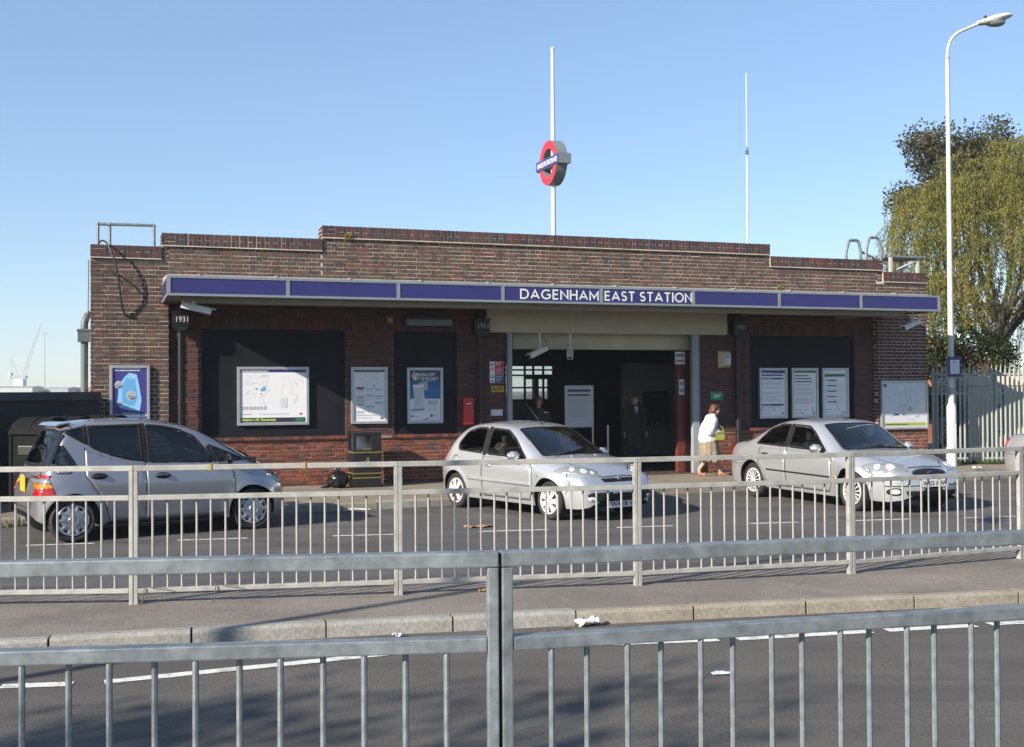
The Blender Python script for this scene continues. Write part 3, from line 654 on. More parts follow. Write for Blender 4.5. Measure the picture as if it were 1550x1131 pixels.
# blue shopping map on the left pier
t, sh, p, W, H = poster_case('blue poster with a pale blue map and round photographs, on the lit brick pier', .31, .98, 1.25, 2.21, 0.0, sheet='ink_violet')
p.poly([(.25, .76), (.33, .83), (.45, .80), (.49, .62), (.53, .35), (.50, .16), (.36, .17), (.17, .22), (.13, .30), (.15, .55), (.19, .67)], 'ink_pale_blue')
p.poly([(.27, .74), (.42, .72), (.46, .4), (.40, .25), (.22, .30), (.20, .55)], 'ink_sky', 2)
for x, z, r, i in ((.15, .62, .066, 'ink_grey'), (.36, .43, .080, 'cream_paint'), (.16, .30, .044, 'ink_red')):
    p.disc(x, z, r, 'ink_pale_grey', 3); p.disc(x, z, r * .88, 'ink_grey', 4)
    for k in range(5): p.poly([(x + r * .8 * math.cos(q), z + r * .8 * math.sin(q)) for q in (3.3 + k * .25, 4.2 + k * .1, 5.6, 6.1 - k * .1)], ('ink_dark', i, 'ink_grey', 'door_brown', 'ink_dark')[k], 5 + k)
p.lines(.09, .55, .895, 1, .03, .018, 'ink_white'); p.lines(.09, .52, .862, 1, .03, .014, 'ink_white'); p.lines(.2, .56, .118, 1, .02, .012, 'ink_pale_grey')
p.rect(.055, .055, W - .055, .10, 'ink_white', 1); p.roundel(.53, .077, .016)
for k in range(16): p.line([(rnd.uniform(.2, .45), rnd.uniform(.22, .75)), (rnd.uniform(.2, .45), rnd.uniform(.22, .75))], .004, 'ink_pale_blue', 3)
p.done(sh)
# local area map in the wide case
t, sh, p, W, H = poster_case('wide creased white local map with a black bottom strip, on the large black board', 2.50, 3.80, 1.12, 2.19, -YR - .045)
p.rect(.055, H - .10, W - .055, H - .055, 'ink_blue'); p.lines(.07, .6, H - .088, 1, .02, .018, 'ink_pale_grey')
p.rect(.062, .055, W - .07, .14, 'ink_dark')
for k in range(60):
    x, z = rnd.uniform(.08, .6), rnd.uniform(.36, .92); a = rnd.uniform(0, 3.14); L = rnd.uniform(.03, .16); p.line([(x, z), (x + L * math.cos(a), z + L * math.sin(a) * .6)], .004, 'ink_pale_grey', 2)
p.poly([(.36, .87), (.47, .93), (.57, .92), (.56, .88)], 'ink_pale_grey', 1); p.poly([(.41, .66), (.5, .72), (.50, .64), (.43, .62)], 'ink_sky', 3); p.rect(.32, .66, .37, .675, 'ink_dark', 3); p.rect(.41, .57, .44, .585, 'ink_red', 3)
for k in range(7): p.rect(.085 + k * .065, .285, .085 + k * .065 + .05, .345, 'ink_pale_grey', 2); p.lines(.09 + k * .065, .13 + k * .065, .33, 3, .018, .008, 'ink_dark', 3)
for k in range(12):
    x, z = rnd.uniform(.72, 1.15), rnd.uniform(.45, .9); p.line([(x, z), (x + rnd.uniform(-.05, .08), z - rnd.uniform(.05, .18))], rnd.uniform(.003, .006), 'ink_pale_grey', 2)
for x, z in ((.80, .9), (1.02, .81), (1.06, .78)): p.line([(x, z), (x + .02, z - .03), (x + .01, z - .05)], .004, 'ink_grey', 3)
p.rect(.78, .32, .9, .50, 'ink_pale_grey', 2); p.lines(.085, .3, .2, 1, .02, .01, 'ink_red'); p.lines(.4, 1.0, .2, 1, .02, .01); p.roundel(1.15, .205, .022); p.rect(1.05, .07, 1.2, .125, 'ink_green', 2)
p.done(sh)
mat('poster_yellow_green', (0.55, 0.72, 0.10), 0.5)
lettering('Helping UK Runaways', .048, M['poster_yellow_green'], sh, (.075, -.0475, .082), width=.62, bold=.02, depth=0, align='LEFT'); lettering('freephone', .026, M['ink_white'], sh, (.72, -.0475, .088), depth=0, align='LEFT') if False else None
# train times
def columns(p, W, H):
    p.rect(.055, H - .095, W - .055, H - .06, 'ink_dark'); p.rect(.16, H - .088, .34, H - .066, 'ink_blue', 2); p.lines(.1, W - .12, H - .12, 1, .02, .01, 'ink_grey')
t, sh, p, W, H = poster_case('white timetable sheet in three columns, on the brick pier above the litter bin', 4.58, 5.28, 1.12, 2.19, -YR)
columns(p, W, H)
for k in range(26): x, z = rnd.uniform(.1, .6), rnd.uniform(.72, .92); p.line([(x, z), (x + rnd.uniform(-.08, .08), z + rnd.uniform(-.04, .04))], .004, 'ink_grey', 2)
for c, (x, zs) in enumerate([(.1, (.66, .51, .475, .42, .355, .22)), (.28, (.65, .53, .32)), (.455, (.645, .51, .39))]):
    for k, z in enumerate(zs):
        p.rect(x, z, x + .15, z + (.03 if c == 0 and k == 0 else .011), 'ink_dark' if k else 'ink_blue', 2)
        p.lines(x, x + .15, z - .02, 3, .016, .007, 'ink_pale_grey')
p.rect(.1, .635, .24, .648, 'ink_red', 3); p.rect(.42, .70, .455, .72, 'ink_dark', 3); p.lines(.1, .5, .155, 2, .05, .012, 'ink_grey'); p.roundel(.585, .105, .026)
p.done(sh)
# purse advertisement
t, sh, p, W, H = poster_case('blue and white advertisement with a long curling receipt, on the middle black board', 5.67, 6.38, 1.11, 2.18, -YR - .045)
mat('ad_blue', (0.03, 0.13, 0.33), 0.4, var=0.4, vscale=6); INKS.append('ad_blue'); mat('ad_navy', (0.02, 0.035, 0.09), 0.4, var=0.5, vscale=9); INKS.append('ad_navy')
p.rect(.055, .47, W - .055, H - .055, 'ad_blue'); p.poly([(.055, .82), (.2, .78), (.42, .86), (W - .055, .80), (W - .055, H - .055), (.055, H - .055)], 'ad_navy', 2)
p.poly([(.08, .9), (.17, .8), (.2, .93), (.13, 1.0)], 'cream_paint', 3); p.poly([(.2, .78), (.4, .82), (.41, .66), (.36, .62), (.3, .7)], 'ink_grey', 3)
p.poly([(.11, .74), (.33, .75), (.345, .70), (.32, .68), (.34, .5), (.36, .30), (.335, .22), (.09, .215), (.075, .27), (.12, .3), (.135, .5), (.12, .68)], 'ink_pale_grey', 4)
p.poly([(.115, .735), (.33, .745), (.335, .705), (.12, .69)], 'ink_white', 5); p.poly([(.08, .27), (.32, .28), (.335, .26), (.08, .25)], 'ink_blue', 5)
for k in range(14): p.lines(.15, .31, .66 - k * .024, 1, .02, .006, 'ink_grey', 5)
p.lines(.40, .62, .42, 3, .03, .012, 'ink_dark'); p.lines(.40, .6, .31, 4, .026, .010, 'ink_grey'); p.disc(.09, .14, .02, 'ink_blue'); p.lines(.12, .25, .135, 1, .02, .01); p.disc(.48, .145, .026, 'ink_dark'); p.lines(.52, .62, .155, 2, .02, .009)
p.line([(.30, .06), (.40, .10), (.37, .07), (.44, .11)], .008, 'ink_dark', 3)
p.done(sh)
lettering('FEELING LEFT', .062, M['ink_white'], sh, (W / 2 + .01, -.0495, .905), width=.38, bold=.015, depth=0); lettering('OUT OF POCKET?', .062, M['ink_white'], sh, (W / 2 + .01, -.0495, .825), width=.50, bold=.015, depth=0)
# three notices on the right board
for k, (u0, u1, lab) in enumerate([(13.38, 14.07, 'white service notice with dark blue bars, first from the entrance on its black board'), (14.18, 14.85, 'white notice with large text under a green heading, middle of three on one board'), (14.95, 15.63, 'white notice with a green bar and five dark sub-headings, third from the entrance')]):
    t, sh, p, W, H = poster_case(lab, u0, u1, 1.10, 2.18, -YR - .045)
    if k == 0:
        p.rect(.055, H - .115, W - .06, H - .055, 'ink_blue'); p.rect(.06, H - .17, W - .1, H - .138, 'ink_blue'); p.rect(.06, H - .245, W - .1, H - .21, 'ink_blue'); p.rect(.06, .27, W - .1, .31, 'ink_blue')
        for z in (1.005, .925, .85, .285): p.lines(.08, .35, z - .04 if z > .9 else z, 1, .02, .012, 'ink_pale_grey', 3)
        for z, n in ((.77, 3), (.66, 2), (.56, 3), (.46, 2), (.40, 2), (.24, 2)): p.lines(.07, W - .13, z, n, .022, .008, 'ink_grey')
    elif k == 1:
        p.rect(.055, H - .105, W - .055, H - .06, 'ink_green'); p.rect(.46, H - .098, .59, H - .067, 'ink_dark', 2)
        for i in range(3): p.lines(.08, W - .09, .90 - i * .065, 1, .02, .026, 'ink_dark')
        for z, n in ((.72, 2), (.64, 3), (.54, 3), (.42, 2), (.36, 3)): p.lines(.08, W - .1, z, n, .026, .010, 'ink_grey')
        p.rect(.24, .09, .29, .12, 'ink_red', 3)
    else:
        p.rect(.065, H - .19, W - .09, H - .13, 'ink_green')
        for i in range(5): z = .80 - i * .118; p.rect(.12, z, .37, z + .024, 'ink_green' if i == 3 else 'ink_dark', 2); p.lines(.12, .37, z - .022, 3, .02, .008, 'ink_pale_grey')
        p.lines(.42, .56, .72, 22, .02, .007, 'ink_pale_grey')
    for x in (.09, .2, .33): p.rect(x, .165, x + .025, .185, 'ink_dark', 2); p.lines(x + .03, x + .09, .17, 1, .02, .008)
    p.roundel(W - .12, .105, .026); p.lines(.08, .3, .1, 1, .02, .008); p.done(sh)
# bus and street map on the right pier
t, sh, p, W, H = poster_case('square pale grey street map with a yellow-green strip, on the right end pier', 16.35, 17.60, .82, 1.90, 0.0, sheet='ink_pale_grey', fw=.045)
p.rect(.075, .075, W - .06, .145, 'ink_yellow'); p.lines(.12, .9, .10, 1, .02, .02, 'ink_dark'); p.rect(.065, .95, .15, 1.0, 'ink_blue'); p.rect(.08, .93, .15, .945, 'ink_green')
for k in range(90):
    a = rnd.uniform(0, 6.28); r = rnd.uniform(.05, .4); x, z = .62 + r * math.cos(a), .6 + r * .75 * math.sin(a); b = rnd.choice((a, a + 1.57)); L = rnd.uniform(.03, .14)
    x2, z2 = x + L * math.cos(b), z + L * math.sin(b)
    if .07 < min(x, x2) and max(x, x2) < W - .07 and .2 < min(z, z2) and max(z, z2) < H - .06: p.line([(x, z), (x2, z2)], .005, rnd.choice(('ink_grey', 'ink_white', 'ink_grey', 'cream_paint')), 2)
p.poly([(.70, .42), (.78, .50), (.80, .40)], 'ink_yellow', 3); p.rect(.33, .31, .46, .345, 'ink_blue', 3); p.rect(.57, .315, .63, .335, 'ink_blue', 3)
for x in (.25, .8, .95, .33, .9): p.lines(x, x + .1, rnd.uniform(.2, .33), 2, .02, .008, 'ink_grey')
p.poly([(.46, .9), (.56, .97), (.58, .88)], 'ink_white', 3)
p.done(sh)

# small signs by the entrance
def plate(name, label, cat, u0, u1, z0, z1, v, m, th=.012):
    t = wall_thing(name, label, cat, u0, z0, v); b = MB(); b.cbox(0, u1 - u0, -th, 0, 0, z1 - z0, .003); pl = b.build('plate', m, t); p = Print(); p.y = -th - .0005
    return t, pl, p, u1 - u0, z1 - z0
t, pl, p, W, H = plate('notice_sign', 'white, red and blue prohibition notice left of the entrance', 'sign', 7.33, 7.62, 1.88, 2.30, -YR + .0, M['ink_white'])
p.rect(.10, .16, W - .004, H - .004, 'ink_red'); p.rect(.10, .004, W - .004, .155, 'ink_blue')
for z, i in ((.36, 'ink_red'), (.27, 'ink_red'), (.12, 'ink_blue')):
    p.disc(.05, z, .034, i); p.disc(.05, z, .022, 'ink_white', 3); p.line([(.03, z + .02), (.07, z - .02)], .008, i, 4)
p.rect(.02, .02, .08, .045, 'ink_dark'); p.lines(.12, .26, .385, 2, .04, .016, 'ink_white'); p.lines(.12, .27, .29, 5, .026, .008, 'ink_pale_grey', 3); p.lines(.12, .26, .12, 4, .028, .010, 'ink_white', 3); p.done(pl)
mat('sign_yellow', (0.52, 0.36, 0.015), 0.45); mat('sign_green', (0.01, 0.22, 0.07), 0.45); mat('sign_red', (0.50, 0.014, 0.016), 0.35, coat=.3)
t, pl, p, W, H = plate('meeting_point_sign', 'small yellow sign lettered RVP', 'sign', 7.36, 7.62, 1.70, 1.82, -YR, M['sign_yellow']); lettering('RVP', .075, M['ink_dark'], pl, (W / 2, -.0125, .022), width=.19, bold=.02, depth=.002)
t, pl, p, W, H = plate('blank_sign', 'small blank pale grey plate low on the pier by the entrance', 'sign', 7.35, 7.59, 1.24, 1.36, -YR, M['ink_pale_grey']); p.lines(.03, .21, .08, 2, .03, .008, 'ink_white'); p.done(pl)
t, pl, p, W, H = plate('assembly_sign', 'small green sign lettered SAP', 'sign', 12.20, 12.50, 1.50, 1.68, -YR, M['sign_green']); lettering('SAP', .085, M['ink_white'], pl, (W / 2, -.0125, .05), width=.17, bold=.015, depth=.002)
t = wall_thing('letter_box', 'flat red metal box fixed to the brick pier', 'box', 6.75, 1.08, -YR, None); b = MB(); b.cbox(0, .205, -.14, 0, 0, .51, .008); bo = b.build('box', M['sign_red'], t)
b = MB(); b.box(.07, .15, -.1412, -.14, .395, .41); b.build('label_plate', M['ink_white'], bo); b = MB(); b.ball((.17, -.142, .25), .012); b.build('lock', M['steel'], bo)
b = MB(); b.box(.01, .195, -.1425, -.14, .46, .465); b.build('lid_seam', M['ink_dark'], bo)
t = wall_thing('alarm_box', 'cream bell-shaped alarm box high on the right entrance pier', 'alarm', 12.39, 2.18, -YR)
b = MB(); b.add([(0, 0, 0), (.28, 0, 0), (.28, 0, .36), (0, 0, .36), (.09, -.10, .04), (.25, -.10, .04), (.25, -.10, .32), (.09, -.10, .32)], [(0, 3, 2, 1), (4, 5, 6, 7), (0, 1, 5, 4), (1, 2, 6, 5), (2, 3, 7, 6), (3, 0, 4, 7)]); bo = b.build('housing', mat('alarm_cream', (0.50, 0.42, 0.22), 0.45), t)
p = Print(); p.y = -.1005; p.rect(.10, .08, .245, .30, 'ink_pale_grey'); p.lines(.11, .23, .25, 2, .05, .025, 'ink_dark'); p.lines(.11, .23, .14, 2, .04, .018, 'ink_grey'); p.done(bo)
t = wall_thing('wall_light', 'long unlit bulkhead light under the canopy', 'light fitting', 5.60, 2.955, -YR); b = MB(); b.cbox(0, .95, -.16, 0, 0, .20, .01); hs = b.build('housing', M['iron_black'], t); b = MB(); b.cbox(.03, .92, -.168, -.15, .02, .14, .006); b.build('lens', mat('light_lens', (0.10, 0.12, 0.12), .25), t)
t = wall_thing('sounder', 'small square sounder box with an amber disc high under the canopy', 'alarm', 5.25, 2.99, -YR); b = MB(); b.cbox(0, .15, -.10, 0, 0, .17, .006); b.build('housing', mat('sounder_brown', (.10, .05, .03), .5), t); b = MB(); b.lathe([(0, -.108), (.045, -.106), (.05, -.10)], 16, 'y', (.075, 0, .085)); b.build('disc', mat('sounder_amber', (.35, .2, .08), .4), t)
# closed-circuit cameras
def cctv(label, base, target, drop, length=.42, pole=None):
    """BASE: fixing point under the soffit; the camera hangs DROP below and looks along TARGET (a direction)"""
    t = thing('security_camera', label, 'camera', base, 0, 'security cameras on the station')
    d = Vector(target).normalized(); c = Vector((0, 0, -drop))
    b = MB(); b.tube([(0, 0, 0), (0, 0, -drop + .09)], .02, 8); b.tube([(0, 0, -.015), (0, 0, 0)], .05, 12); b.build('bracket', M['white_paint'], t, 'auto')
    b = MB(); b.ball((0, 0, -drop + .075), .045, 10, 7); b.tube([(0, 0, -drop + .08), tuple(c)], .025, 8); b.build('swivel', M['white_paint'], t, True)
    b = MB(); side = d.cross(Vector((0, 0, 1))).normalized(); up = side.cross(d)
    Mx = Matrix((( d.x, side.x, up.x, c.x), (d.y, side.y, up.y, c.y), (d.z, side.z, up.z, c.z), (0, 0, 0, 1)))
    b.tr = Mx; b.cbox(-length * .4, length * .6, -.055, .055, -.05, .045, .014); bo = b.build('housing', M['white_paint'], t)
    b = MB(); b.tr = Mx; b.cbox(-length * .42, length * .72, -.068, .068, .046, .062, .005); b.build('sunshield', M['white_paint'], bo)
    b = MB(); b.tr = Mx; b.lathe([(0, length * .601), (.036, length * .603), (.04, length * .60)], 14, 'x'); b.build('lens', M['black_plastic'], bo)
    b = MB(); cs = [c - d * length * .35 + up * (-.02), c - d * length * .5 + Vector((0, 0, .02)), c - d * length * .42 + Vector((0, 0, drop * .5)), Vector((0, 0, -drop * .35)) - d * .05, Vector((0, 0, -.02))]; b.tube(bez(cs), .008, 6); b.build('cable', M['black_plastic'], t, True)
    return t
def bez(p, n=14):
    p = [Vector(q) for q in p]; o = []
    for i in range(n + 1):
        q = list(p); u = i / n
        while len(q) > 1: q = [a.lerp(b, u) for a, b in zip(q, q[1:])]
        o.append(q[0])
    return o
Tt = Vector((0.9422, 0.3348, 0)); Nn = Vector((0.3348, -0.9422, 0))
cctv('white security camera under the left end of the canopy, pointing right', W3(1.63, 3.345, 1.30), Tt * .95 + Vector((0, 0, -.22)) + Nn * .1, .20, .50)
cctv('security camera under the right end of the canopy, pointing left', W3(16.25, 3.345, 1.25), -Tt * .9 + Nn * .2 + Vector((0, 0, -.30)), .27, .50)
cctv('white camera hung from the entrance lintel, first from the left door post', W3(8.38, 2.864, -.12), -Tt * .8 + Nn * .1 + Vector((0, 0, -.36)), .36, .42)
cctv('white camera hung from the entrance lintel, turned towards the street', W3(9.03, 2.864, -.12), -Tt * .35 + Nn * .8 + Vector((0, 0, -.50)), .36, .42)
# litter bin and bag
t = wall_thing('litter_bin', 'square black litter bin with gold bands and lettering', 'litter bin', 4.46, 0, -YR + .55)
mat('gold_band', (0.21, 0.165, 0.03), 0.4)
b = MB(); w, d, hh = .52, .50, .99
b.cbox(0, w, -d / 2, d / 2, 0, .66, .012); b.cbox(0, w, -d / 2, d / 2, .93, hh, .018)
for x in (0, w - .06):
    for y in (-d / 2, d / 2 - .06): b.cbox(x, x + .06, y, y + .06, .64, .95, .008)
b.cbox(.34, w - .058, -d / 2 + .01, d / 2 - .01, .64, .94, .006)
bo = b.build('body', M['iron_black'], t)
b = MB(); b.box(.05, .34, d / 2 - .05, d / 2 - .02, .66, .93); b.build('inner_liner', M['steel'], bo)
for z in (.615, .235, .155): q = MB(); q.cbox(-.003, w + .003, -d / 2 - .003, d / 2 + .003, z, z + .018, .001); q.build('band', M['gold_band'], bo)
lettering('Litter', .055, M['gold_band'], bo, (.25, -d / 2 - .001, .665), width=.17, depth=.002)
b = Print(); b.y = -d / 2 - .001; b.disc(.27, .52, .018, 'ink_yellow', 1, 12); b.poly([(.25, .49), (.29, .50), (.30, .40), (.28, .40), (.272, .44), (.255, .40), (.24, .40)], 'ink_yellow', 1); b.line([(.25, .485), (.20, .46), (.19, .44)], .012, 'ink_yellow', 1); b.build('emblem', [M['gold_band']] * len(INKS), bo, 'keep')
bpy_bag = thing('rubbish_bag', 'knotted black plastic rubbish bag leaning on the pavement beside the litter bin', 'bag', W3(4.20, 0, .55), YAW)
bm = bmesh.new(); bmesh.ops.create_icosphere(bm, subdivisions=4, radius=.19)
for v in bm.verts:
    n = v.co.normalized(); k = noise.fractal(n * 3.1 + Vector((3, 1, 7)), 1.0, 2.2, 4); r = .19 * (1 + .20 * k + .07 * abs(noise.noise(n * 9)))
    v.co = Vector((n.x * r * 1.0, n.y * r * .95, max(-.138, n.z * r * .80))) + Vector((0, 0, .14))
b = MB(); b.bm(bm); b.build('bag', mat('bag_plastic', (0.012, 0.011, 0.013), 0.22, bump=.6, bscale=25), bpy_bag, True)
b = MB(); b.tube([(-.02, 0, .27), (-.01, 0, .31), (-.05, .02, .34)], [.035, .018, .04], 9); b.tube([(0, 0, .3), (.04, -.01, .335)], [.015, .035], 9); b.build('knot', M['bag_plastic'], bpy_bag, True)
b = MB(); b.tube([(-.15, -.02, .03), (-.24, -.02, .02), (-.30, 0, .03)], [.03, .02, .035], 8); b.build('corner', M['bag_plastic'], bpy_bag, True)

# things on the roof
def roof_local(u, z, v): return Vector((u, -v, z))
def rtube(t, name, pts, r, m, n=8): q = MB(); q.tube(pts, r, n); return q.build(name, m, t, 'auto')
t = thing('roof_railing', 'galvanised tube guard rail on the left end of the roof', 'railing', W3(0, 3.9, 0), YAW)
G = M['galvanised']
rtube(t, 'post', [(.12, .6, 0), (.12, .6, .84)], .028, G); rtube(t, 'post', [(.32, .62, 0), (.32, .62, .84)], .028, G); rtube(t, 'post', [(1.08, .6, 0), (1.08, .6, .86)], .028, G)
rtube(t, 'top_rail', [(.10, .6, .85), (1.09, .6, .865)], .028, G)
for x in (.12, .32, 1.08): q = MB(); q.ball((x, .6, .855), .034, 8, 6); q.build('joint', G, t, True)
t = thing('roof_ladder_rail', 'grey hooped ladder rails rising above the right end of the roof', 'railing', W3(15.9, 3.9, 0), YAW)
for dx, dy, zt in ((0, .62, 1.17), (.44, .48, 1.23)):
    x = .05 + dx; q = rtube(t, 'hoop', [(x, dy, .3), (x, dy, zt - .28), (x + .08, dy, zt - .03), (x + .12, dy, zt), (x + .30, dy, zt), (x + .34, dy, zt - .03), (x + .40, dy, zt - .28), (x + .40, dy, .3)], .036, G)
rtube(t, 'handrail', [(.55, .7, .92), (.98, .75, .76), (1.08, .78, .74)], .028, G); rtube(t, 'post', [(.80, .7, .3), (.80, .7, .82)], .018, G)
t = thing('roof_frame', 'low white steel frame with a grey platform on the right end of the roof', 'frame', W3(16.9, 3.9, 0), YAW)
for x, y, z in ((.12, .45, .86), (.30, 1.1, .78), (.90, .5, .80), (1.0, 1.2, .8)): q = MB(); q.box(x - .03, x + .03, y - .03, y + .03, 0, z); q.build('post', mat('frame_grey', (.42, .43, .43), .5), t)
rtube(t, 'brace', [(.30, .5, .52), (.90, .5, .75)], .024, M['frame_grey'])
q = MB(); q.box(.08, 1.08, .42, 1.25, .80, .845); q.build('platform', G, t)
t = thing('roof_cable', 'loose black cable looped over the corner of the parapet', 'cable', W3(0, 0, 0), YAW)
pts = [(.12, .30, 4.33), (.16, .1, 4.44), (.25, -.08, 4.45), (.32, -.17, 4.33), (.38, -.20, 4.15), (.44, -.22, 3.92), (.475, -.22, 3.68), (.49, -.20, 3.5), (.50, -.14, 3.30), (.50, -.06, 3.14), (.53, -.02, 3.05), (.62, -.015, 3.04), (.72, -.015, 3.06)]
q = MB(); q.tube(bez(pts, 30), .017, 8); q.build('cable', M['black_plastic'], t, True)
pts = [(.26, -.06, 3.90), (.33, -.11, 3.84), (.42, -.13, 3.78), (.52, -.12, 3.64)]
q = MB(); q.tube(bez(pts, 14), .015, 8); q.build('cable_tail', M['black_plastic'], t, True)
q = MB(); q.tube(bez([(.50, -.09, 3.14), (.52, -.05, 3.08), (.74, -.03, 3.0), (.93, -.02, 3.12), (.88, -.012, 3.4), (.86, -.01, 3.5)], 20), .012, 8) if False else None
# roundel mast
t = thing('roundel_mast', 'white mast on the roof carrying a red and blue underground roundel', 'mast', W3(9.24, 3.92, -1.5), YAW)
q = MB(); q.tube([(0, 0, 0), (0, 0, 2.2), (0, 0, 3.2), (0, 0, 5.06)], [.055, .05, .047, .034], 12); q.ball((0, 0, 5.08), .045, 8, 6); q.build('pole', M['white_paint'], t, 'auto')
a = R(-88.5)     # the sign faces up the road, towards the left
sg = Matrix.Translation((0, 0, 2.64)) @ Matrix.Rotation(a, 4, 'Z')
mat('roundel_red', (0.44, 0.024, 0.036), 0.4); mat('roundel_blue', (0.034, 0.03, 0.17), 0.4); mat('sign_box_grey', (0.16, 0.19, 0.20), 0.5)
def ring(r0, r1, y0, y1, n=40):
    b = MB(); b.lathe([(r1, y0), (r1, y1), (r0, y1), (r0, y0), (r1, y0)], n, 'y'); return b
q = ring(.30, .475, -.117, .117); q.v = [tuple(sg @ Vector(p)) for p in q.v]; bx = q.build('sign_box', M['sign_box_grey'], t, 'auto')
for y0, y1 in ((-.123, -.1175), (.1175, .123)): q = ring(.302, .473, y0, y1); q.v = [tuple(sg @ Vector(p)) for p in q.v]; q.build('ring', M['roundel_red'], bx, 'auto')
q = MB(); q.tr = sg; q.box(-.62, .62, -.135, .135, -.105, .105); br = q.build('bar_box', M['sign_box_grey'], t)
for s in (-1, 1):
    q = MB(); q.tr = sg; q.box(-.615, .615, min(s * .136, s * .141), max(s * .136, s * .141), -.10, .10); bf = q.build('bar_face', M['roundel_blue'], br)
    me = stroke_letters('UNDERGROUND', .105, 1.06, .135, .004, .26).mesh('lettering', M['ink_white'])
    me.transform(sg @ Matrix.Rotation(0 if s < 0 else math.pi, 4, 'Z') @ Matrix.Translation((-.53, -.1415, -.052))); link('lettering', me, bf)
t = thing('radio_aerial', 'thin white whip aerial on the roof right of the roundel mast', 'aerial', W3(13.96, 3.92, -1.5), YAW)
q = MB(); q.tube([(0, 0, 0), (0, 0, 3.2)], .022, 8); q.build('lower_mast', M['white_paint'], t, 'auto'); q = MB(); q.tube([(0, 0, 3.2), (0, 0, 4.98)], [.014, .010], 8); q.build('whip', M['white_paint'], t, 'auto')
q = MB(); q.box(-.03, .03, -.03, .03, 3.12, 3.22); q.tube([(0, 0, 3.15), (.0, .0, 3.3)], .026, 8); q.build('clamp', M['steel'], t)
# ------------------------------------------------------------------ guard rails: each two-metre panel is a thing
def guard_panel(label, A, B, h, m, group, n=17, za=0.0, zb=0.0, sink=0.25):
    d = Vector((B[0] - A[0], B[1] - A[1], 0)); L = d.length; t = thing('guardrail_panel', label, 'guard rail', (A[0], A[1], za), math.atan2(d.y, d.x), group)
    sk = (zb - za) / L; e = .0015
    def bar(name, x0, x1, y0, y1, z0, z1, c=.004):
        b = MB(); b.cbox(x0, x1, y0, y1, z0, z1, c); b.v = [(x, y, z + sk * x) for x, y, z in b.v]; return b.build(name, m, t)
    pw = .030
    bar('post', e, e + pw, -.025, .025, -sink, h - .041); bar('post', L - e - pw, L - e, -.025, .025, -sink, h - .041)
    bar('top_rail', e, L - e, -.025, .025, h - .040, h)
    zm = h - .225
    bar('middle_rail', e + pw + .001, L - e - pw - .001, -.024, .024, zm - .038, zm); bar('bottom_rail', e + pw + .001, L - e - pw - .001, -.024, .024, .085, .120)
    me = MB(); me.tube([(0, 0, .118), (0, 0, zm - .037)], .0085 if n < 20 else .007, 8, False); me = me.mesh('baluster', m, 'auto')
    for i in range(n):
        x = e + pw + (L - 2 * e - 2 * pw) * (i + 1) / (n + 1); link('baluster', me, t, (x, .013 if i % 2 else -.013, sk * x))
    b = MB()
    for x, s in ((e + pw, 1), (L - e - pw, -1)):
        for z in (.3, h - .14): b.ball((x + s * .003, 0, z), .009, 6, 4)
    b.build('bolt', M['steel'], t, True) if False else None
    return t
gi = 'guard rail panels along the island'
P = [(-6.88, 8.62), (-4.87, 8.72), (-2.88, 8.80), (-0.905, 9.135), (1.02, 9.505), (2.93, 10.045), (4.76, 10.865), (6.45, 11.90)]
labs = ['', 'island guard rail panel in front of the people carrier tail, cut by the picture edge', 'island guard rail panel in front of the litter bin and the people carrier bonnet',
        'pale island guard rail panel in front of the silver hatchback', 'island guard rail panel between the hatchback bonnet and the saloon front wheel', 'pale island guard rail panel in front of the saloon bonnet and number plate', 'pale island guard rail panel last on the right, past the street lamp']
mg = M['galvanised_weathered']
for i in range(1, 7): guard_panel(labs[i], P[i], P[i + 1], 1.05, mg, gi, za=.12 - (.03 if i == 0 else 0), zb=.12)
gn = 'guard rail panels on the near pavement'
guard_panel('large close galvanised guard rail panel left of the double post', (-2.03, 2.876), (-0.0393, 3.08), 1.095, M['galvanised'], gn, za=.20, zb=.20)
guard_panel('large close galvanised guard rail panel right of the double post', (-0.0367, 3.0807), (1.90, 3.582), 1.095, M['galvanised'], gn, za=.20, zb=.195)
# wire twists left on the island rail
mat('wire_brown', (0.09, 0.07, 0.05), 0.7)
for k, (x, lab) in enumerate([(-2.80, 'twist of old wire hanging from the island rail by the post'), (-2.28, 'tangle of old wire hanging from the island rail below the people carrier door')]):
    y = rail_y(x); t = thing('wire_twist', lab, 'wire', (x, y, .12)); q = MB(); q.tube(bez([(0, -.03, .14), (.02, -.04, .10), (-.03, -.04, .05), (.03, -.05, .01), (-.03, -.06, .005)]), .004, 5); q.tube(bez([(0, -.035, .15), (.05, -.03, .12), (.1, -.03, .135), (.18, -.03, .12)]), .003, 5); q.build('wire', M['wire_brown'], t, True)
for x, z, lab in [(-1.62, .12 + 1.052, 'yellow tape round the island top rail, near the people carrier bonnet'), (-2.32, .12 + 1.052, 'yellow tape round the island top rail, near the people carrier windscreen')]:
    y = rail_y(x); q = MB(); q.cbox(-.012, .012, -.029, .029, -.045, .003, .002); o = q.build('tape_band', mat('tape_yellow', (.33, .25, .07), .6), None, loc=(x, y, z)); o.rotation_euler = (0, 0, .12); tag(o, lab, 'tape')

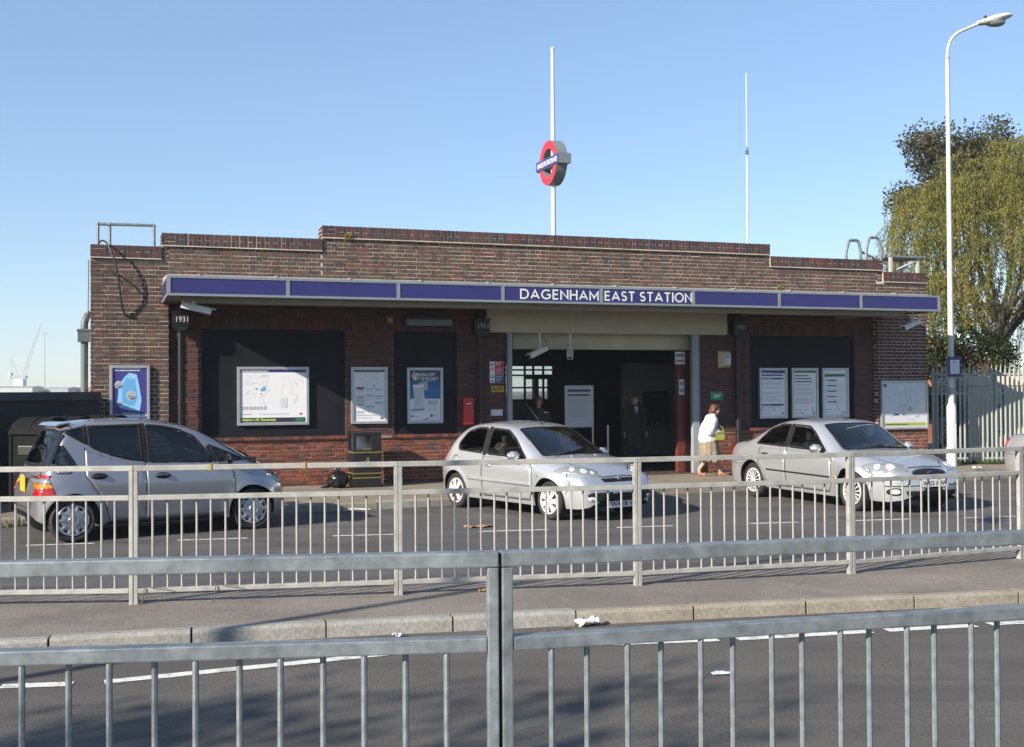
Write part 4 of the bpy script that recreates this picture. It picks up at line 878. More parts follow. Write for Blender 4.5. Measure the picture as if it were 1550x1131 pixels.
# ------------------------------------------------------------------ street lamps
def lamp_meshes(t, arm=1.35, H=8.8, lower=M['white_paint']):
    q = MB(); q.tube([(0, 0, -.1), (0, 0, 1.32), (0, 0, 1.40)], [.105, .105, .075], 16); base = q.build('base_compartment', M['lamp_white'], t, 'auto')
    q = MB(); q.box(-.045, .045, -.112, -.09, .35, .95); q.build('door', M['lamp_white'], base)
    q = MB(); q.tube([(0, 0, 1.39), (0, 0, 5.0), (0, 0, H)], [.068, .055, .045], 14); q.build('column', M['lamp_white'], t, 'auto')
    q = MB(); q.tube([(0, 0, 1.60), (0, 0, 1.75)], .074, 14); q.tube([(0, 0, H - .03), (0, 0, H + .02)], .05, 12); q.build('collar', M['lamp_grey'], t, 'auto')
    q = MB(); q.tube(bez([(0, 0, H), (0, 0, H + .3), (.08, 0, H + .50), (.35, 0, H + .62)], 8) + [Vector((.62, 0, H + .74)), Vector((arm - .58, 0, H + .80))], .034, 12); q.build('bracket_arm', M['lamp_white'], t, 'auto')
    x, z = arm - .64, H + .80; q = MB()
    secs = [(0, .05, -.03, .04), (.10, .085, -.055, .06), (.30, .125, -.06, .10), (.46, .13, -.045, .10), (.56, .10, -.02, .075), (.60, .05, 0, .05)]; vs = []; fs = []; n = 12
    secs = [(a * 1.38, b * 1.2, c * 1.2, d * 1.2) for a, b, c, d in secs]
    for sx, w, zl, zu in secs:
        for k in range(n):
            a = 2 * math.pi * k / n; cz = (zu + zl) / 2; hz = (zu - zl) / 2; vs.append((x + sx, w * math.cos(a), z + cz + hz * math.sin(a) + sx * .22))
    for i in range(len(secs) - 1):
        for k in range(n): a = i * n + k; b = i * n + (k + 1) % n; fs.append((a, b, b + n, a + n))
    fs += [list(range(n)), list(range(len(vs) - n, len(vs)))]
    q.add(vs, fs); hd = q.build('lantern', M['lamp_white'], t, 'auto')
    q = MB(); q.ball((x + .42, 0, z + .055), (.27, .125, .115), 14, 8); q.build('lens', mat('lamp_lens', (.22, .23, .22), .12, spec=.6), hd, True)
    q = MB(); q.tube([(x + .2, 0, z + .13), (x + .2, 0, z + .18)], .035, 10); q.build('photocell', M['black_plastic'], hd)
mat('lamp_white', (0.54, 0.535, 0.52), 0.55, var=0.10, vscale=3, bump=.1, bscale=40); mat('lamp_grey', (0.28, 0.31, 0.34), 0.5)
LP = (9.78, 25.75)
t = thing('street_lamp', 'tall white street lamp with a bent bracket arm at the right corner of the station', 'street lamp', (LP[0], LP[1], -.01), R(8), 'street lamps')
lamp_meshes(t, 1.36, 9.12)
t2 = copy_tree(t); t2.location = (-9.35, 1.25, .20); t2.rotation_euler = (0, 0, R(85)); t2['label'] = 'street lamp on the near pavement whose long shadow crosses the island'
# timetable sign on the lamp
t = thing('stop_sign', 'small purple-framed timetable case strapped to the street lamp', 'sign', (LP[0] + .02, LP[1] - .10, 1.98), R(4))
q = MB(); q.cbox(-.155, .155, -.06, 0, 0, .44, .01); bo = q.build('case', mat('stop_violet', (.045, .03, .19), .4), t)
p = Print(); p.y = -.0605; p.rect(-.105, .06, .105, .37, 'ink_pale_grey'); p.lines(-.05, .05, .33, 2, .03, .012, 'ink_dark'); p.lines(-.08, .08, .26, 7, .025, .006, 'ink_grey'); p.done(bo)
q = MB(); q.tube([(-.02, .1, .37), (-.02, .1, .40)], .078, 12); q.build('strap', M['steel'], t)

# ------------------------------------------------------------------ right side: palisade fence and pale tank house behind it
FY = 26.45
t = thing('palisade_fence', 'grey steel palisade fence right of the station', 'fence', (0, FY, -.02)); mat('fence_grey', (0.30, 0.32, 0.30), .6, .1, var=.15, vscale=3)
q = MB(); q.add([(-.024, 0, 0), (-.010, -.014, 0), (.010, -.014, 0), (.024, 0, 0), (-.024, 0, 2.14), (-.010, -.014, 2.19), (.010, -.014, 2.19), (.024, 0, 2.14), (0, -.012, 2.30)] + [(-.020, .003, 0), (.020, .003, 0), (-.02, .003, 2.14), (.02, .003, 2.14)],
      [(0, 1, 5, 4), (1, 2, 6, 5), (2, 3, 7, 6), (4, 5, 8), (5, 6, 8), (6, 7, 8), (9, 11, 12, 10), (4, 8, 11), (7, 12, 8), (8, 12, 11)]); me = q.mesh('pale', M['fence_grey'])
for i in range(34): link('pale', me, t, (9.62 + i * .104, 0, 0))
for z in (.14, 1.62, 2.06): q = MB(); q.box(9.58, 13.2, .004, .05, z - .022, z + .022); q.build('rail', M['fence_grey'], t)
for x in (9.72, 11.06, 12.4): q = MB(); q.box(x - .04, x + .04, .05, .11, -.3, 2.12); q.build('post', M['fence_grey'], t)
t = thing('tank_house', 'pale cream rounded-top equipment cabinet behind the palisade fence', 'cabinet', (10.72, 27.1, -.02)); mat('cabinet_cream', (0.50, 0.48, 0.40), .7, var=.12, vscale=1.5, bump=.15, bscale=30)
def rr(x0, x1, z0, z1, r, n=6):
    o = [(x0, z0), (x1, z0)]
    for i in range(n + 1): a = math.pi / 2 * i / n; o.append((x1 - r + r * math.cos(a), z1 - r + r * math.sin(a)))
    for i in range(n + 1): a = math.pi / 2 + math.pi / 2 * i / n; o.append((x0 + r + r * math.cos(a), z1 - r + r * math.sin(a)))
    return o
q = MB(); q.prism(rr(0, 1.56, 0, 1.78, .02), 0, 1.9, 'y'); q.build('body', M['cabinet_cream'], t)
q = MB(); q.prism(rr(-.03, 1.59, 1.80, 2.02, .12), -.03, 1.93, 'y'); q.build('lid', M['cabinet_cream'], t)
q = MB(); q.box(.77, .785, -.006, 0, .06, 1.74); q.build('door_seam', M['black_plastic'], t)
q = MB(); q.tube([(.72, -.06, .25), (.72, -.06, 1.05), (.52, -.06, .85)] if False else [(.50, -.05, .10), (.50, -.05, 1.08), (.68, -.05, 1.36), (.76, -.05, 1.40), (.76, -.05, 1.70)], .016, 8); q.tube([(.50, -.05, .72), (.74, -.05, .72)], .012, 6); q.build('shadow_line_rod', M['black_plastic'], t, 'auto')  # bent black rod added in place of a stepped shadow line on the cabinet
# grass along the fence foot and the kerb
def tufts(name, spots, m, hgt, n, seed):
    r = random.Random(seed); b = MB()
    for (x, y, z, sp) in spots:
        for k in range(n):
            px, py = x + r.gauss(0, sp), y + r.gauss(0, .05); a = r.uniform(0, 6.28); h = hgt * r.uniform(.4, 1.2); w = .006 + r.random() * .006; lx, ly = r.gauss(0, .4) * h, r.gauss(0, .4) * h
            b.add([(px - w * math.cos(a), py - w * math.sin(a), z), (px + w * math.cos(a), py + w * math.sin(a), z), (px + lx, py + ly, z + h)], [(0, 1, 2)])
    return b.build(name, m, None, 'keep', kind='stuff')
leaf_mat('grass_blades', [(0, (.035, .06, .012)), (.5, (.06, .09, .02)), (1, (.14, .12, .04))])
tufts('grass', [(9.6 + i * .12, FY - .12 + .03 * math.sin(i), -.01, .09) for i in range(34)] + [(-8.2 + .2 * i, stk_y(-8.2 + .2 * i) + .0, -.2, .10) for i in range(12)], M['grass_blades'], .13, 40, 3)
mat('fallen_leaf', (.22, .12, .03), .7, col2=(.30, .20, .05), vscale=2)
b = MB(); r = random.Random(11)
for k in range(260):
    z = 0; w = r.random()
    if w < .35: x = r.uniform(3.0, 9); y = stk_y(x) - abs(r.gauss(0, .35)) - .05; z = -.196
    elif w < .6: x = r.uniform(3.0, 9.5); y = stk_y(x) + .3 + r.random() * 1.6; z = -.004
    elif w < .8: x = r.uniform(-4, 5); y = kerb_y(x) - .14 - abs(r.gauss(0, .12)); z = .024
    else: x = r.uniform(-4, 5); y = r.uniform(9.8, 17); z = bay_z(x, y) + .005
    a = r.uniform(0, 6.28); s = r.uniform(.015, .035); c, sn = math.cos(a) * s, math.sin(a) * s
    b.add([(x - c, y - sn, z), (x + sn * .5, y - c * .5, z + s * .3), (x + c, y + sn, z + .004), (x - sn * .5, y + c * .5, z + s * .35)], [(0, 1, 2, 3)])
b.build('fallen_leaves', M['fallen_leaf'], None, 'keep', kind='stuff')

# ------------------------------------------------------------------ left side: low dark wall and the row of big bins
piece_mat('brick_blue', [(0, (.022, .024, .028)), (.4, (.030, .03, .033)), (.75, (.018, .019, .022))], rough=.55, bump=.3)
LW = thing('low_wall', 'low dark blue brick wall running out from the left corner of the station', 'wall', (-7.34, 19.98, 0), math.atan2(-.835, -.55))
q = MB(); q.box(0, 9, 0, .33, -.3, 1.60); q.build('wall', mat('mortar_blue', (.035, .035, .038), .9, var=.2), LW)
q = MB(); q.cbox(0.0, 9, -.05, .38, 1.605, 1.75, .012); q.build('coping', mat('coping_dark', (.045, .045, .047), .7, var=.25, vscale=2), LW)
bj = MB(); cnt = []
k = 0; z = 0.0
while z < 1.58:
    x = 0.02 - (.1125 if k % 2 else 0)
    while x < 3.6:
        a, e = max(x + .004, .01), x + .218
        vs, fs = brick_faces(e - a, .067, .04)
        if z > .85 and a > .05 and x < 2.6: cnt.append((a, z, e - a))
        else: bj.add([(a + p, .34 - .006 - q_, z + g) for p, q_, g in vs], fs)
        x += .225
    z += .075; k += 1
b = MB(); vs, fs = brick_faces(.214, .067, .04); b.add([(p, -q_, g) for p, q_, g in vs], fs); bmz = b.mesh('brick', M['brick_blue'])
for a, z, w in cnt[:130]: link('brick', bmz, LW, (a, .34 - .006, z))
bj.build('brickwork', M['brick_blue'], LW, kind='stuff')
mat('bin_dark', (0.011, 0.012, 0.012), .75, var=.2, vscale=4, spec=.08); mat('bin_orange', (.34, .07, .025), .5)
def big_bin(x, y, label, panel):
    t = thing('recycling_bin', label, 'bin', (x, y, -.01), R(-14), 'recycling bins along the low wall')
    W, D, H = .56, .80, 1.12
    q = MB(); q.cbox(-W / 2, W / 2, -D / 2, D / 2, .05, H, .02); bo = q.build('body', M['bin_dark'], t)
    for sx in (-1, 1): q = MB(); q.cbox(sx * W / 2 - .025, sx * W / 2 + .025, -D / 2 - .02, -D / 2 + .05, .02, H + .02, .01); q.build('corner_post', M['bin_dark'], t)
    n = 12; pr = [(-D / 2 - .04, H + .01)] + [(-D / 2 - .04 + (D + .08) * i / n, H + .03 + .23 * math.sin(math.pi * (i / n) ** .75)) for i in range(n + 1)] + [(D / 2 + .04, H + .01)]
    q = MB(); q.prism(pr, -W / 2 - .02, W / 2 + .02, 'x'); ld = q.build('lid', M['bin_dark'], t, 'auto')
    q = MB(); q.prism([(a, b + .012) for a, b in pr[1:-1]] + [(a, b - .01) for a, b in pr[1:-1]][::-1], -.04, .04, 'x'); q.build('lid_rib', M['bin_dark'], ld, 'auto')
    q = MB(); q.cbox(-.16, .16, -D / 2 - .012, -D / 2 + .01, .82, .96, .01); q.build('slot', M['black_plastic'], bo)
    if panel: q = MB(); q.box(W / 2 + .001, W / 2 + .008, -.28, .30, .55, 1.08); q.build('notice_panel', M['bin_orange'], bo)
    for sx in (-1, 1): q = MB(); q.tube([(sx * .2, -D / 2 + .1, .05), (sx * .2, -D / 2 + .1, -.0)], .04, 8); q.build('foot', M['rubber'], t)
big_bin(-7.10, 16.95 + .6, 'dark round-topped recycling bin with an orange-red side panel, beside the tail of the people carrier', True)
big_bin(-6.90, 18.15, 'dark round-topped recycling bin showing over the rear of the people carrier roof', False)
big_bin(-6.62, 18.95, 'dark round-topped recycling bin nearest the blue poster', False)

# ------------------------------------------------------------------ litter
mat('litter_paper', (.74, .74, .76), .7, var=.06); mat('litter_blue', (.5, .58, .70), .6); mat('litter_card', (.30, .17, .09), .8, var=.3, vscale=8)
def scrap(name, label, x, y, z, w, d, m, seed, rise=.03, rot=0.0):
    r = random.Random(seed); n, k = 7, 5; vs = []; fs = []
    for i in range(n + 1):
        for j in range(k + 1):
            u, v = i / n - .5, j / k - .5; e = 1 + .18 * noise.noise(Vector((u * 4 + seed, v * 4, 1)))
            vs.append((u * w * e, v * d * e, max(0.003, rise * (.5 + noise.noise(Vector((u * 5, v * 5, seed * 3.7)))))))
    for i in range(n):
        for j in range(k):
            if (i in (0, n - 1) and j in (0, k - 1)) and r.random() < .6: continue
            a = i * (k + 1) + j; fs.append((a, a + k + 1, a + k + 2, a + 1))
    b = MB(); b.add(vs, fs); me = b.mesh(name, m, True); o = link(name, me, None, (x, y, z), rot); tag(o, label, 'litter')
    md = o.modifiers.new('thickness', 'SOLIDIFY'); md.thickness = .003; return o
scrap('paper_scrap', 'crumpled white paper in the gutter below the island kerb', .53, 8.36, .024, .17, .10, M['litter_paper'], 3, .06, .1)
scrap('paper_scrap', 'small white and black scrap at the foot of the grey kerb stones', -.80, 8.02, .024, .075, .05, M['litter_paper'], 8, .03, .3)
scrap('paper_scrap', 'flat bluish paper scrap out on the main road', 1.24, 6.92, .026, .12, .045, M['litter_blue'], 5, .012, .1)
scrap('cardboard_scrap', 'torn brown cardboard lying on the bay road in front of the hatchback', -.48, 16.33, -.195, .42, .16, M['litter_card'], 12, .05, .2)
scrap('paper_scrap', 'white paper scrap on the pavement by the palisade fence', 10.0, 24.9, -.008, .2, .10, M['litter_paper'], 14, .04, .1)
scrap('leaf_scrap', 'dry orange leaf on the island behind the close double post', -.24, 9.25, .124, .07, .05, mat('dry_leaf', (.42, .22, .06), .7), 6, .02)
t = thing('packing_strips', 'two crossed white plastic packing strips by the station kerb', 'litter', (-2.62, 18.75, -.193), .2)
for a, l in ((.05, .62), (-.22, .55)):
    q = MB(); q.cbox(-l / 2, l / 2, -.008, .008, .0, .012, .002); o = q.build('strip', M['litter_paper'], t); o.rotation_euler = (0, 0, a); o.location.z = .013 if a < 0 else 0
# ------------------------------------------------------------------ cars
def paint(name, col, flake=0.45):
    m = mat(name, col, .36, flake, coat=1.0, var=.04, vscale=60); return m
paint('silver_paint', (.52, .53, .55), .6); paint('lilac_grey_paint', (.29, .29, .315), .6); paint('silver_green_paint', (.50, .51, .53), .6)
glass_mat('car_glass', (.52, .56, .55), .02); glass_mat('screen_glass', (.55, .60, .62), .04); glass_mat('lamp_glass', (.92, .93, .95), .03)
mat('rubber_trim', (.012, .012, .013), .75, spec=.2); mat('car_lining', (.025, .026, .028), .8); mat('seat_cloth', (.04, .042, .05), .85, var=.2, vscale=10); mat('lamp_reflector', (.70, .71, .73), .35, .4)
mat('lamp_red', (.40, .006, .012), .15, coat=1); mat('lamp_amber', (.65, .20, .01), .15, coat=1); mat('lamp_clear', (.27, .28, .29), .25, .3, coat=1); mat('plate_white', (.62, .62, .60), .4); mat('plate_yellow', (.60, .38, .03), .4)
mat('wheel_silver', (.55, .56, .58), .34, .5); mat('wheel_white', (.55, .53, .53), .4, .15); mat('wheel_dark', (.02, .02, .022), .6); mat('hub_grey', (.36, .37, .40), .35, .6)
def smooth(a, b, x): t = max(0, min(1, (x - a) / (b - a))); return t * t * (3 - 2 * t)
def spline(pts, step):
    """Catmull-Rom through PTS, resampled"""
    P = [Vector((*p, 0)) for p in pts]; o = []
    for i in range(len(P) - 1):
        p0, p1, p2, p3 = P[max(i - 1, 0)], P[i], P[i + 1], P[min(i + 2, len(P) - 1)]; n = max(2, int((p2 - p1).length / step))
        for k in range(n):
            t = k / n; o.append(.5 * ((2 * p1) + (p2 - p0) * t + (2 * p0 - 5 * p1 + 4 * p2 - p3) * t * t + (3 * p1 - p0 - 3 * p2 + p3) * t ** 3))
    o.append(P[-1]); return [(p.x, p.y) for p in o]
def interp(tab, x):
    if x <= tab[0][0]: return tab[0][1]
    for (a, b), (c, d) in zip(tab, tab[1:]):
        if x <= c: return b + (d - b) * (x - a) / (c - a if c > a else 1)
    return tab[-1][1]
def inside(poly, x, y):
    r = False; j = len(poly) - 1
    for i in range(len(poly)):
        if (poly[i][1] > y) != (poly[j][1] > y) and x < (poly[j][0] - poly[i][0]) * (y - poly[i][1]) / (poly[j][1] - poly[i][1]) + poly[i][0]: r = not r
        j = i
    return r
def rounded(poly, r, n=5):
    o = []; N = len(poly)
    for i in range(N):
        p, a, b = Vector(poly[i]), Vector(poly[i - 1]), Vector(poly[(i + 1) % N]); da, db = a - p, b - p
        k = min(r, da.length * .45, db.length * .45); A, B = p + da.normalized() * k, p + db.normalized() * k
        for j in range(n + 1): t = j / n; o.append(tuple((A * (1 - t) ** 2) + (p * 2 * t * (1 - t)) + (B * t * t)))
    return o
def shrink(poly, d):
    N = len(poly); area = sum(poly[i - 1][0] * poly[i][1] - poly[i][0] * poly[i - 1][1] for i in range(N)); s = 1 if area > 0 else -1; o = []
    for i in range(N):
        p, a, b = Vector(poly[i]), Vector(poly[i - 1]), Vector(poly[(i + 1) % N]); e1, e2 = (p - a), (b - p)
        if e1.length < 1e-6: e1 = e2
        if e2.length < 1e-6: e2 = e1
        n = (Vector((-e1.y, e1.x)).normalized() + Vector((-e2.y, e2.x)).normalized())
        n = n.normalized() if n.length > 1e-6 else Vector((0, 0)); o.append(tuple(p + n * d * s))
    return o
class Car:
    def __init__(c, spec):
        c.s = spec; c.build_shell()
    def half(c, x):
        """half width of the plan outline at the waist"""
        s = c.s; L, W = s['L'], s['W'] / 2; rb, rf = s.get('plan_r', (.55, .75)); k = W
        if x < rb: t = 1 - x / rb; k = W - s.get('tuck', (.20, .26))[0] * t ** 2.6 - (W * .45) * max(0, t) ** 18
        if x > L - rf: t = 1 - (L - x) / rf; k = W - s.get('tuck', (.20, .26))[1] * t ** 2.4 - (W * .40) * max(0, t) ** 18
        return k
    def side(c, x, z):
        s = c.s; w = c.half(x); zs, zl, zb = s['shoulder'], .2, interp(s['belt'], x)
        if z < zs: y = w * (1 - .07 * ((zs - z) / (zs - zl)) ** 2)
        elif z < zb: y = w - .05 * ((z - zs) / max(.05, zb - zs)) ** 2
        else: y = w - .05 - s.get('lean', .30) * (z - zb) - .10 * (z - zb) ** 2
        for xa in s['axles']:
            d = math.hypot(x - xa, z - s['wheel_r'])
            if z > s['wheel_r'] - .1: y += .020 * math.exp(-((d - s['arch']) / .055) ** 2)
        return y
    def build_shell(c):
        s = c.s; L = s['L']; prof = spline(s['top'], .028); last = -1; P = []
        for x, z in prof:
            x = max(x, last + 1e-4); last = x; P.append((x, z))
        xs = list(P)
        for xa in s['axles']:
            for k in range(0, 33):
                x = xa + s['arch'] * math.cos(math.pi * k / 32)
                for e in (0, 1e-3 if k == 0 else (-1e-3 if k == 32 else 0)): xs.append((x + e, interp(P, x + e)))
        xs.sort(); st = [xs[0]]
        for q in xs[1:]:
            if q[0] - st[-1][0] > 5e-5: st.append(q)
        c.P = P; NS, NC, NT = 26, 6, 14; rows = []
        for x, zt in st:
            zb = interp(s['bottom'], x); za = zb
            for xa in s['axles']:
                if abs(x - xa) < s['arch']: za = max(za, s['wheel_r'] + math.sqrt(max(0, s['arch'] ** 2 - (x - xa) ** 2)))
            zb = min(za, zt - .012); crown = min(s.get('crown', .05), .35 * (zt - zb))
            if x > s['cowl'] + .05 or x < s.get('boot', -1): crown = min(crown, s.get('hood_crown', .07))
            ze = max(zt - crown, zb + .004); ye = c.side(x, ze); r = min(s.get('edge_r', .11), .45 * (ze - zb), .4 * ye)
            topf = lambda y: zt - crown * (y / ye) ** 2.2
            row = [(x, max(.05, c.side(x, zb) - .34), zb + .0), (x, c.side(x, zb) - .022, zb + .0)]
            for j in range(NS): z = zb + (ze - r - zb) * j / (NS - 1); row.append((x, c.side(x, z), z))
            A, Bm, Cc = Vector((c.side(x, ze - r), ze - r)), Vector((ye, ze)), Vector((ye - r, topf(ye - r)))
            for j in range(1, NC + 1): t = j / (NC + 1); q = A * (1 - t) ** 2 + Bm * 2 * t * (1 - t) + Cc * t * t; row.append((x, q.x, q.y))
            for j in range(NT): y = (ye - r) * (1 - j / (NT - 1)); row.append((x, y, topf(y)))
            rows.append(row)
        bw = s.get('bow', (.07, .12)); vs = []; W = s['W'] / 2
        def warp(p):
            x, y, z = p; k = (y / W) ** 2
            x -= bw[1] * k * smooth(s['roof_front'] - .25, s['cowl'], x) * smooth(.55, .85, z) * (1 - .5 * smooth(s['cowl'], L, x))
            x += bw[0] * k * (1 - smooth(s['tail'][0], s['tail'][1], x)) * smooth(.6, .9, z)
            return (x, y, z)
        n = len(rows[0]); vs = [warp(p) for r_ in rows for p in r_]; nv = len(vs); vs += [(x, -y, z) for x, y, z in vs]; fs = []; mi = []
        for i in range(len(rows) - 1):
            for j in range(n - 1):
                a = i * n + j; f = (a, a + n, a + n + 1, a + 1); fs.append(f); fs.append(tuple(k + nv for k in f[::-1])); mi += [1 if j < 2 else 0] * 2
            a = i * n; fs.append((a, a + nv, a + n + nv, a + n)); mi.append(1)
        c.vs, c.fs, c.mi = vs, fs, mi
        c.bvh = BVHTree.FromPolygons([Vector(v) for v in vs], fs)
    RAY = {'R': (Vector((0, -3, 0)), Vector((0, 1, 0)), lambda a, b: (a, 0, b)), 'L': (Vector((0, 3, 0)), Vector((0, -1, 0)), lambda a, b: (a, 0, b)), 'F': (Vector((9, 0, 0)), Vector((-1, 0, 0)), lambda a, b: (0, a, b)),
           'B': (Vector((-4, 0, 0)), Vector((1, 0, 0)), lambda a, b: (0, a, b)), 'T': (Vector((0, 0, 4)), Vector((0, 0, -1)), lambda a, b: (a, b, 0))}
    def hit(c, side, a, b, off=0.0):
        o, d, f = c.RAY[side]; q = Vector(f(a, b)) + o; h = c.bvh.ray_cast(q, d)
        if h[0] is None:
            h = c.bvh.find_nearest(Vector(f(a, b)) + o * .25); nrm = h[1]
            if nrm.dot(d) > 0: nrm = -nrm
            return h[0] + nrm * off, nrm
        nrm = h[1]
        if nrm.dot(d) > 0: nrm = -nrm
        return h[0] + nrm * off, nrm
    def patch(c, side, poly, off=.003, grid=.045, hole=None, skirt=.012):
        b2 = [Vector(p) for p in poly]; pts = []
        for i in range(len(b2)):      # edge points close enough to follow the body
            a, e = b2[i - 1], b2[i]; k = max(1, int((e - a).length / .05))
            for j in range(1, k + 1): pts.append(a.lerp(e, j / k))
        cl = [pts[0]]
        for q in pts[1:]:
            if (q - cl[-1]).length > 1e-4: cl.append(q)
        if (cl[0] - cl[-1]).length < 1e-4: cl.pop()
        loops = [list(range(len(cl)))]; allp = list(cl)
        if hole:
            hp = []
            for i in range(len(hole)):
                a, e = Vector(hole[i - 1]), Vector(hole[i]); k = max(1, int((e - a).length / .05))
                for j in range(1, k + 1): hp.append(a.lerp(e, j / k))
            o = len(allp); allp += hp; loops.append(list(range(o, o + len(hp))))
        edges = [(l[i - 1], l[i]) for l in loops for i in range(len(l))]; pc = [tuple(p) for p in cl]
        x0, x1 = min(p.x for p in cl), max(p.x for p in cl); y0, y1 = min(p.y for p in cl), max(p.y for p in cl)
        gx = x0 + grid / 2
        while gx < x1:
            gy = y0 + grid / 2
            while gy < y1:
                if inside(pc, gx, gy) and not (hole and inside(hole, gx, gy)): allp.append(Vector((gx, gy)))
                gy += grid
            gx += grid
        v2, e2, f2, *_ = delaunay_2d_cdt(allp, edges, [], 0, 1e-5)
        keep = []
        for f in f2:
            cx, cy = sum(v2[i].x for i in f) / len(f), sum(v2[i].y for i in f) / len(f)
            if inside(pc, cx, cy) and not (hole and inside(hole, cx, cy)): keep.append(f)
        hits = [c.hit(side, p.x, p.y, off) for p in v2]; V = [h[0] for h in hits]; F = [list(f) for f in keep]
        used = sorted({i for f in F for i in f}); mp = {k: i for i, k in enumerate(used)}; V = [V[k] for k in used]; Nn_ = [hits[k][1] for k in used]; F = [[mp[i] for i in f] for f in F]
        cnt = {}
        for f in F:
            for i in range(len(f)): e = tuple(sorted((f[i - 1], f[i]))); cnt[e] = cnt.get(e, 0) + 1
        if skirt > 0:
            bd = [e for e, k in cnt.items() if k == 1]; sk = {}
            for e in bd:
                for i in e:
                    if i not in sk: sk[i] = len(V); V.append(V[i] - Nn_[i] * skirt)
            F += [[e[0], e[1], sk[e[1]], sk[e[0]]] for e in bd]
        b = MB(); b.add(V, F); return b
    def strip(c, side, pts, w=.012, off=.0035):
        """a narrow band along a line on the body"""
        P2 = [Vector(p) for p in pts]; q = []
        for a, e in zip(P2, P2[1:]):
            k = max(1, int((e - a).length / .04)); q += [a.lerp(e, j / k) for j in range(k)]
        q.append(P2[-1]); V = []; F = []
        for i, p in enumerate(q):
            d = (q[min(i + 1, len(q) - 1)] - q[max(i - 1, 0)]).normalized(); nn = Vector((-d.y, d.x)) * w / 2
            for sgn in (-1, 1): V.append(c.hit(side, *(p + nn * sgn), off)[0])
        F = [(2 * i, 2 * i + 2, 2 * i + 3, 2 * i + 1) for i in range(len(q) - 1)]; b = MB(); b.add(V, F); return b

def ring_spokes(kind, R0):
    """face of a wheel in the x-z plane, outside towards -y; returns (light parts, dark parts)"""
    a = MB(); d = MB(); o = -.012
    d.lathe([(0, .012), (R0 * .93, .012), (R0 * .95, .03)], 28, 'y')
    a.lathe([(R0 * .86, .010), (R0 * .88, o), (R0 * .97, o - .006), (R0, o + .002), (R0, .05)], 36, 'y')
    if kind == 'ten_hole':
        a.lathe([(0, o - .014), (R0 * .25, o - .014), (R0 * .29, o - .004), (R0 * .60, o - .006), (R0 * .72, o), (R0 * .73, .012)], 36, 'y')
        for i in range(10):
            t = 2 * math.pi * (i + .5) / 10; h = .20
            a.add([(R0 * .70 * math.cos(t - h), o, R0 * .70 * math.sin(t - h)), (R0 * .70 * math.cos(t + h), o, R0 * .70 * math.sin(t + h)), (R0 * .9 * math.cos(t + h * .8), o - .002, R0 * .9 * math.sin(t + h * .8)), (R0 * .9 * math.cos(t - h * .8), o - .002, R0 * .9 * math.sin(t - h * .8))], [(0, 1, 2, 3)])
            t = 2 * math.pi * i / 10; rr_ = .052 * R0
            a.tube([(R0 * .60 * math.cos(t + .31), o - .006, R0 * .60 * math.sin(t + .31)), (R0 * .86 * math.cos(t + .31), o - .004, R0 * .86 * math.sin(t + .31))], rr_, 6)
        a.lathe([(R0 * .26, o - .016), (R0 * .28, o - .024), (R0 * .30, o - .016)], 28, 'y')
        for i in range(3): t = math.pi / 2 + 2 * math.pi * i / 3; a.tube([(0, o - .02, 0), (R0 * .26 * math.cos(t), o - .018, R0 * .26 * math.sin(t))], [R0 * .035, R0 * .008], 6)
    elif kind == 'six_spoke':
        a.lathe([(0, o - .02), (R0 * .16, o - .02), (R0 * .22, o - .012), (R0 * .40, o - .01), (R0 * .41, .012)], 30, 'y')
        for i in range(7):
            t = 2 * math.pi * i / 7 + .2; w0, w1 = .34, .25
            P_ = [(R0 * .36 * math.cos(t - w0), R0 * .36 * math.sin(t - w0)), (R0 * .36 * math.cos(t + w0), R0 * .36 * math.sin(t + w0)), (R0 * .89 * math.cos(t + w1 + .10), R0 * .89 * math.sin(t + w1 + .10)), (R0 * .89 * math.cos(t - w1 + .10), R0 * .89 * math.sin(t - w1 + .10))]
            a.prism(P_, o - .010, .008, 'y')
        for i in range(4): t = 2 * math.pi * i / 4 + .5; d.lathe([(0, o - .022), (R0 * .04, o - .022), (R0 * .04, o)], 8, 'y', (R0 * .24 * math.cos(t), 0, R0 * .24 * math.sin(t)))
    else:
        a.lathe([(0, o - .012), (R0 * .17, o - .012), (R0 * .22, o), (R0 * .23, .012)], 24, 'y')
        for i in range(15):
            t = 2 * math.pi * i / 15; w0, w1 = .15, .055
            P_ = [(R0 * .2 * math.cos(t - w0), R0 * .2 * math.sin(t - w0)), (R0 * .2 * math.cos(t + w0), R0 * .2 * math.sin(t + w0)), (R0 * .89 * math.cos(t + w1), R0 * .89 * math.sin(t + w1)), (R0 * .89 * math.cos(t - w1), R0 * .89 * math.sin(t - w1))]
            a.prism(P_, o - .004, .006, 'y')
    return a, d
def wheel_meshes(r, rim, w, kind, m):
    tm = MB(); tm.lathe([(rim - .004, .02), (rim + .004, -w / 2 + .012), (rim + .02, -w / 2), (r - .03, -w / 2 - .006), (r - .008, -w / 2 + .012), (r, -w / 2 + .035), (r, 0), (r, w / 2 - .035), (r - .01, w / 2 - .01), (rim, w / 2)], 48, 'y')
    t = tm.mesh('tyre', M['rubber'], 'auto'); a, d = ring_spokes(kind, rim); off = -w / 2 + .012
    a.v = [(x, y + off, z) for x, y, z in a.v]; d.v = [(x, y + off, z) for x, y, z in d.v]
    return t, a.mesh('rim', m, 'auto'), d.mesh('wheel_well_disc', M['wheel_dark'], 'auto')
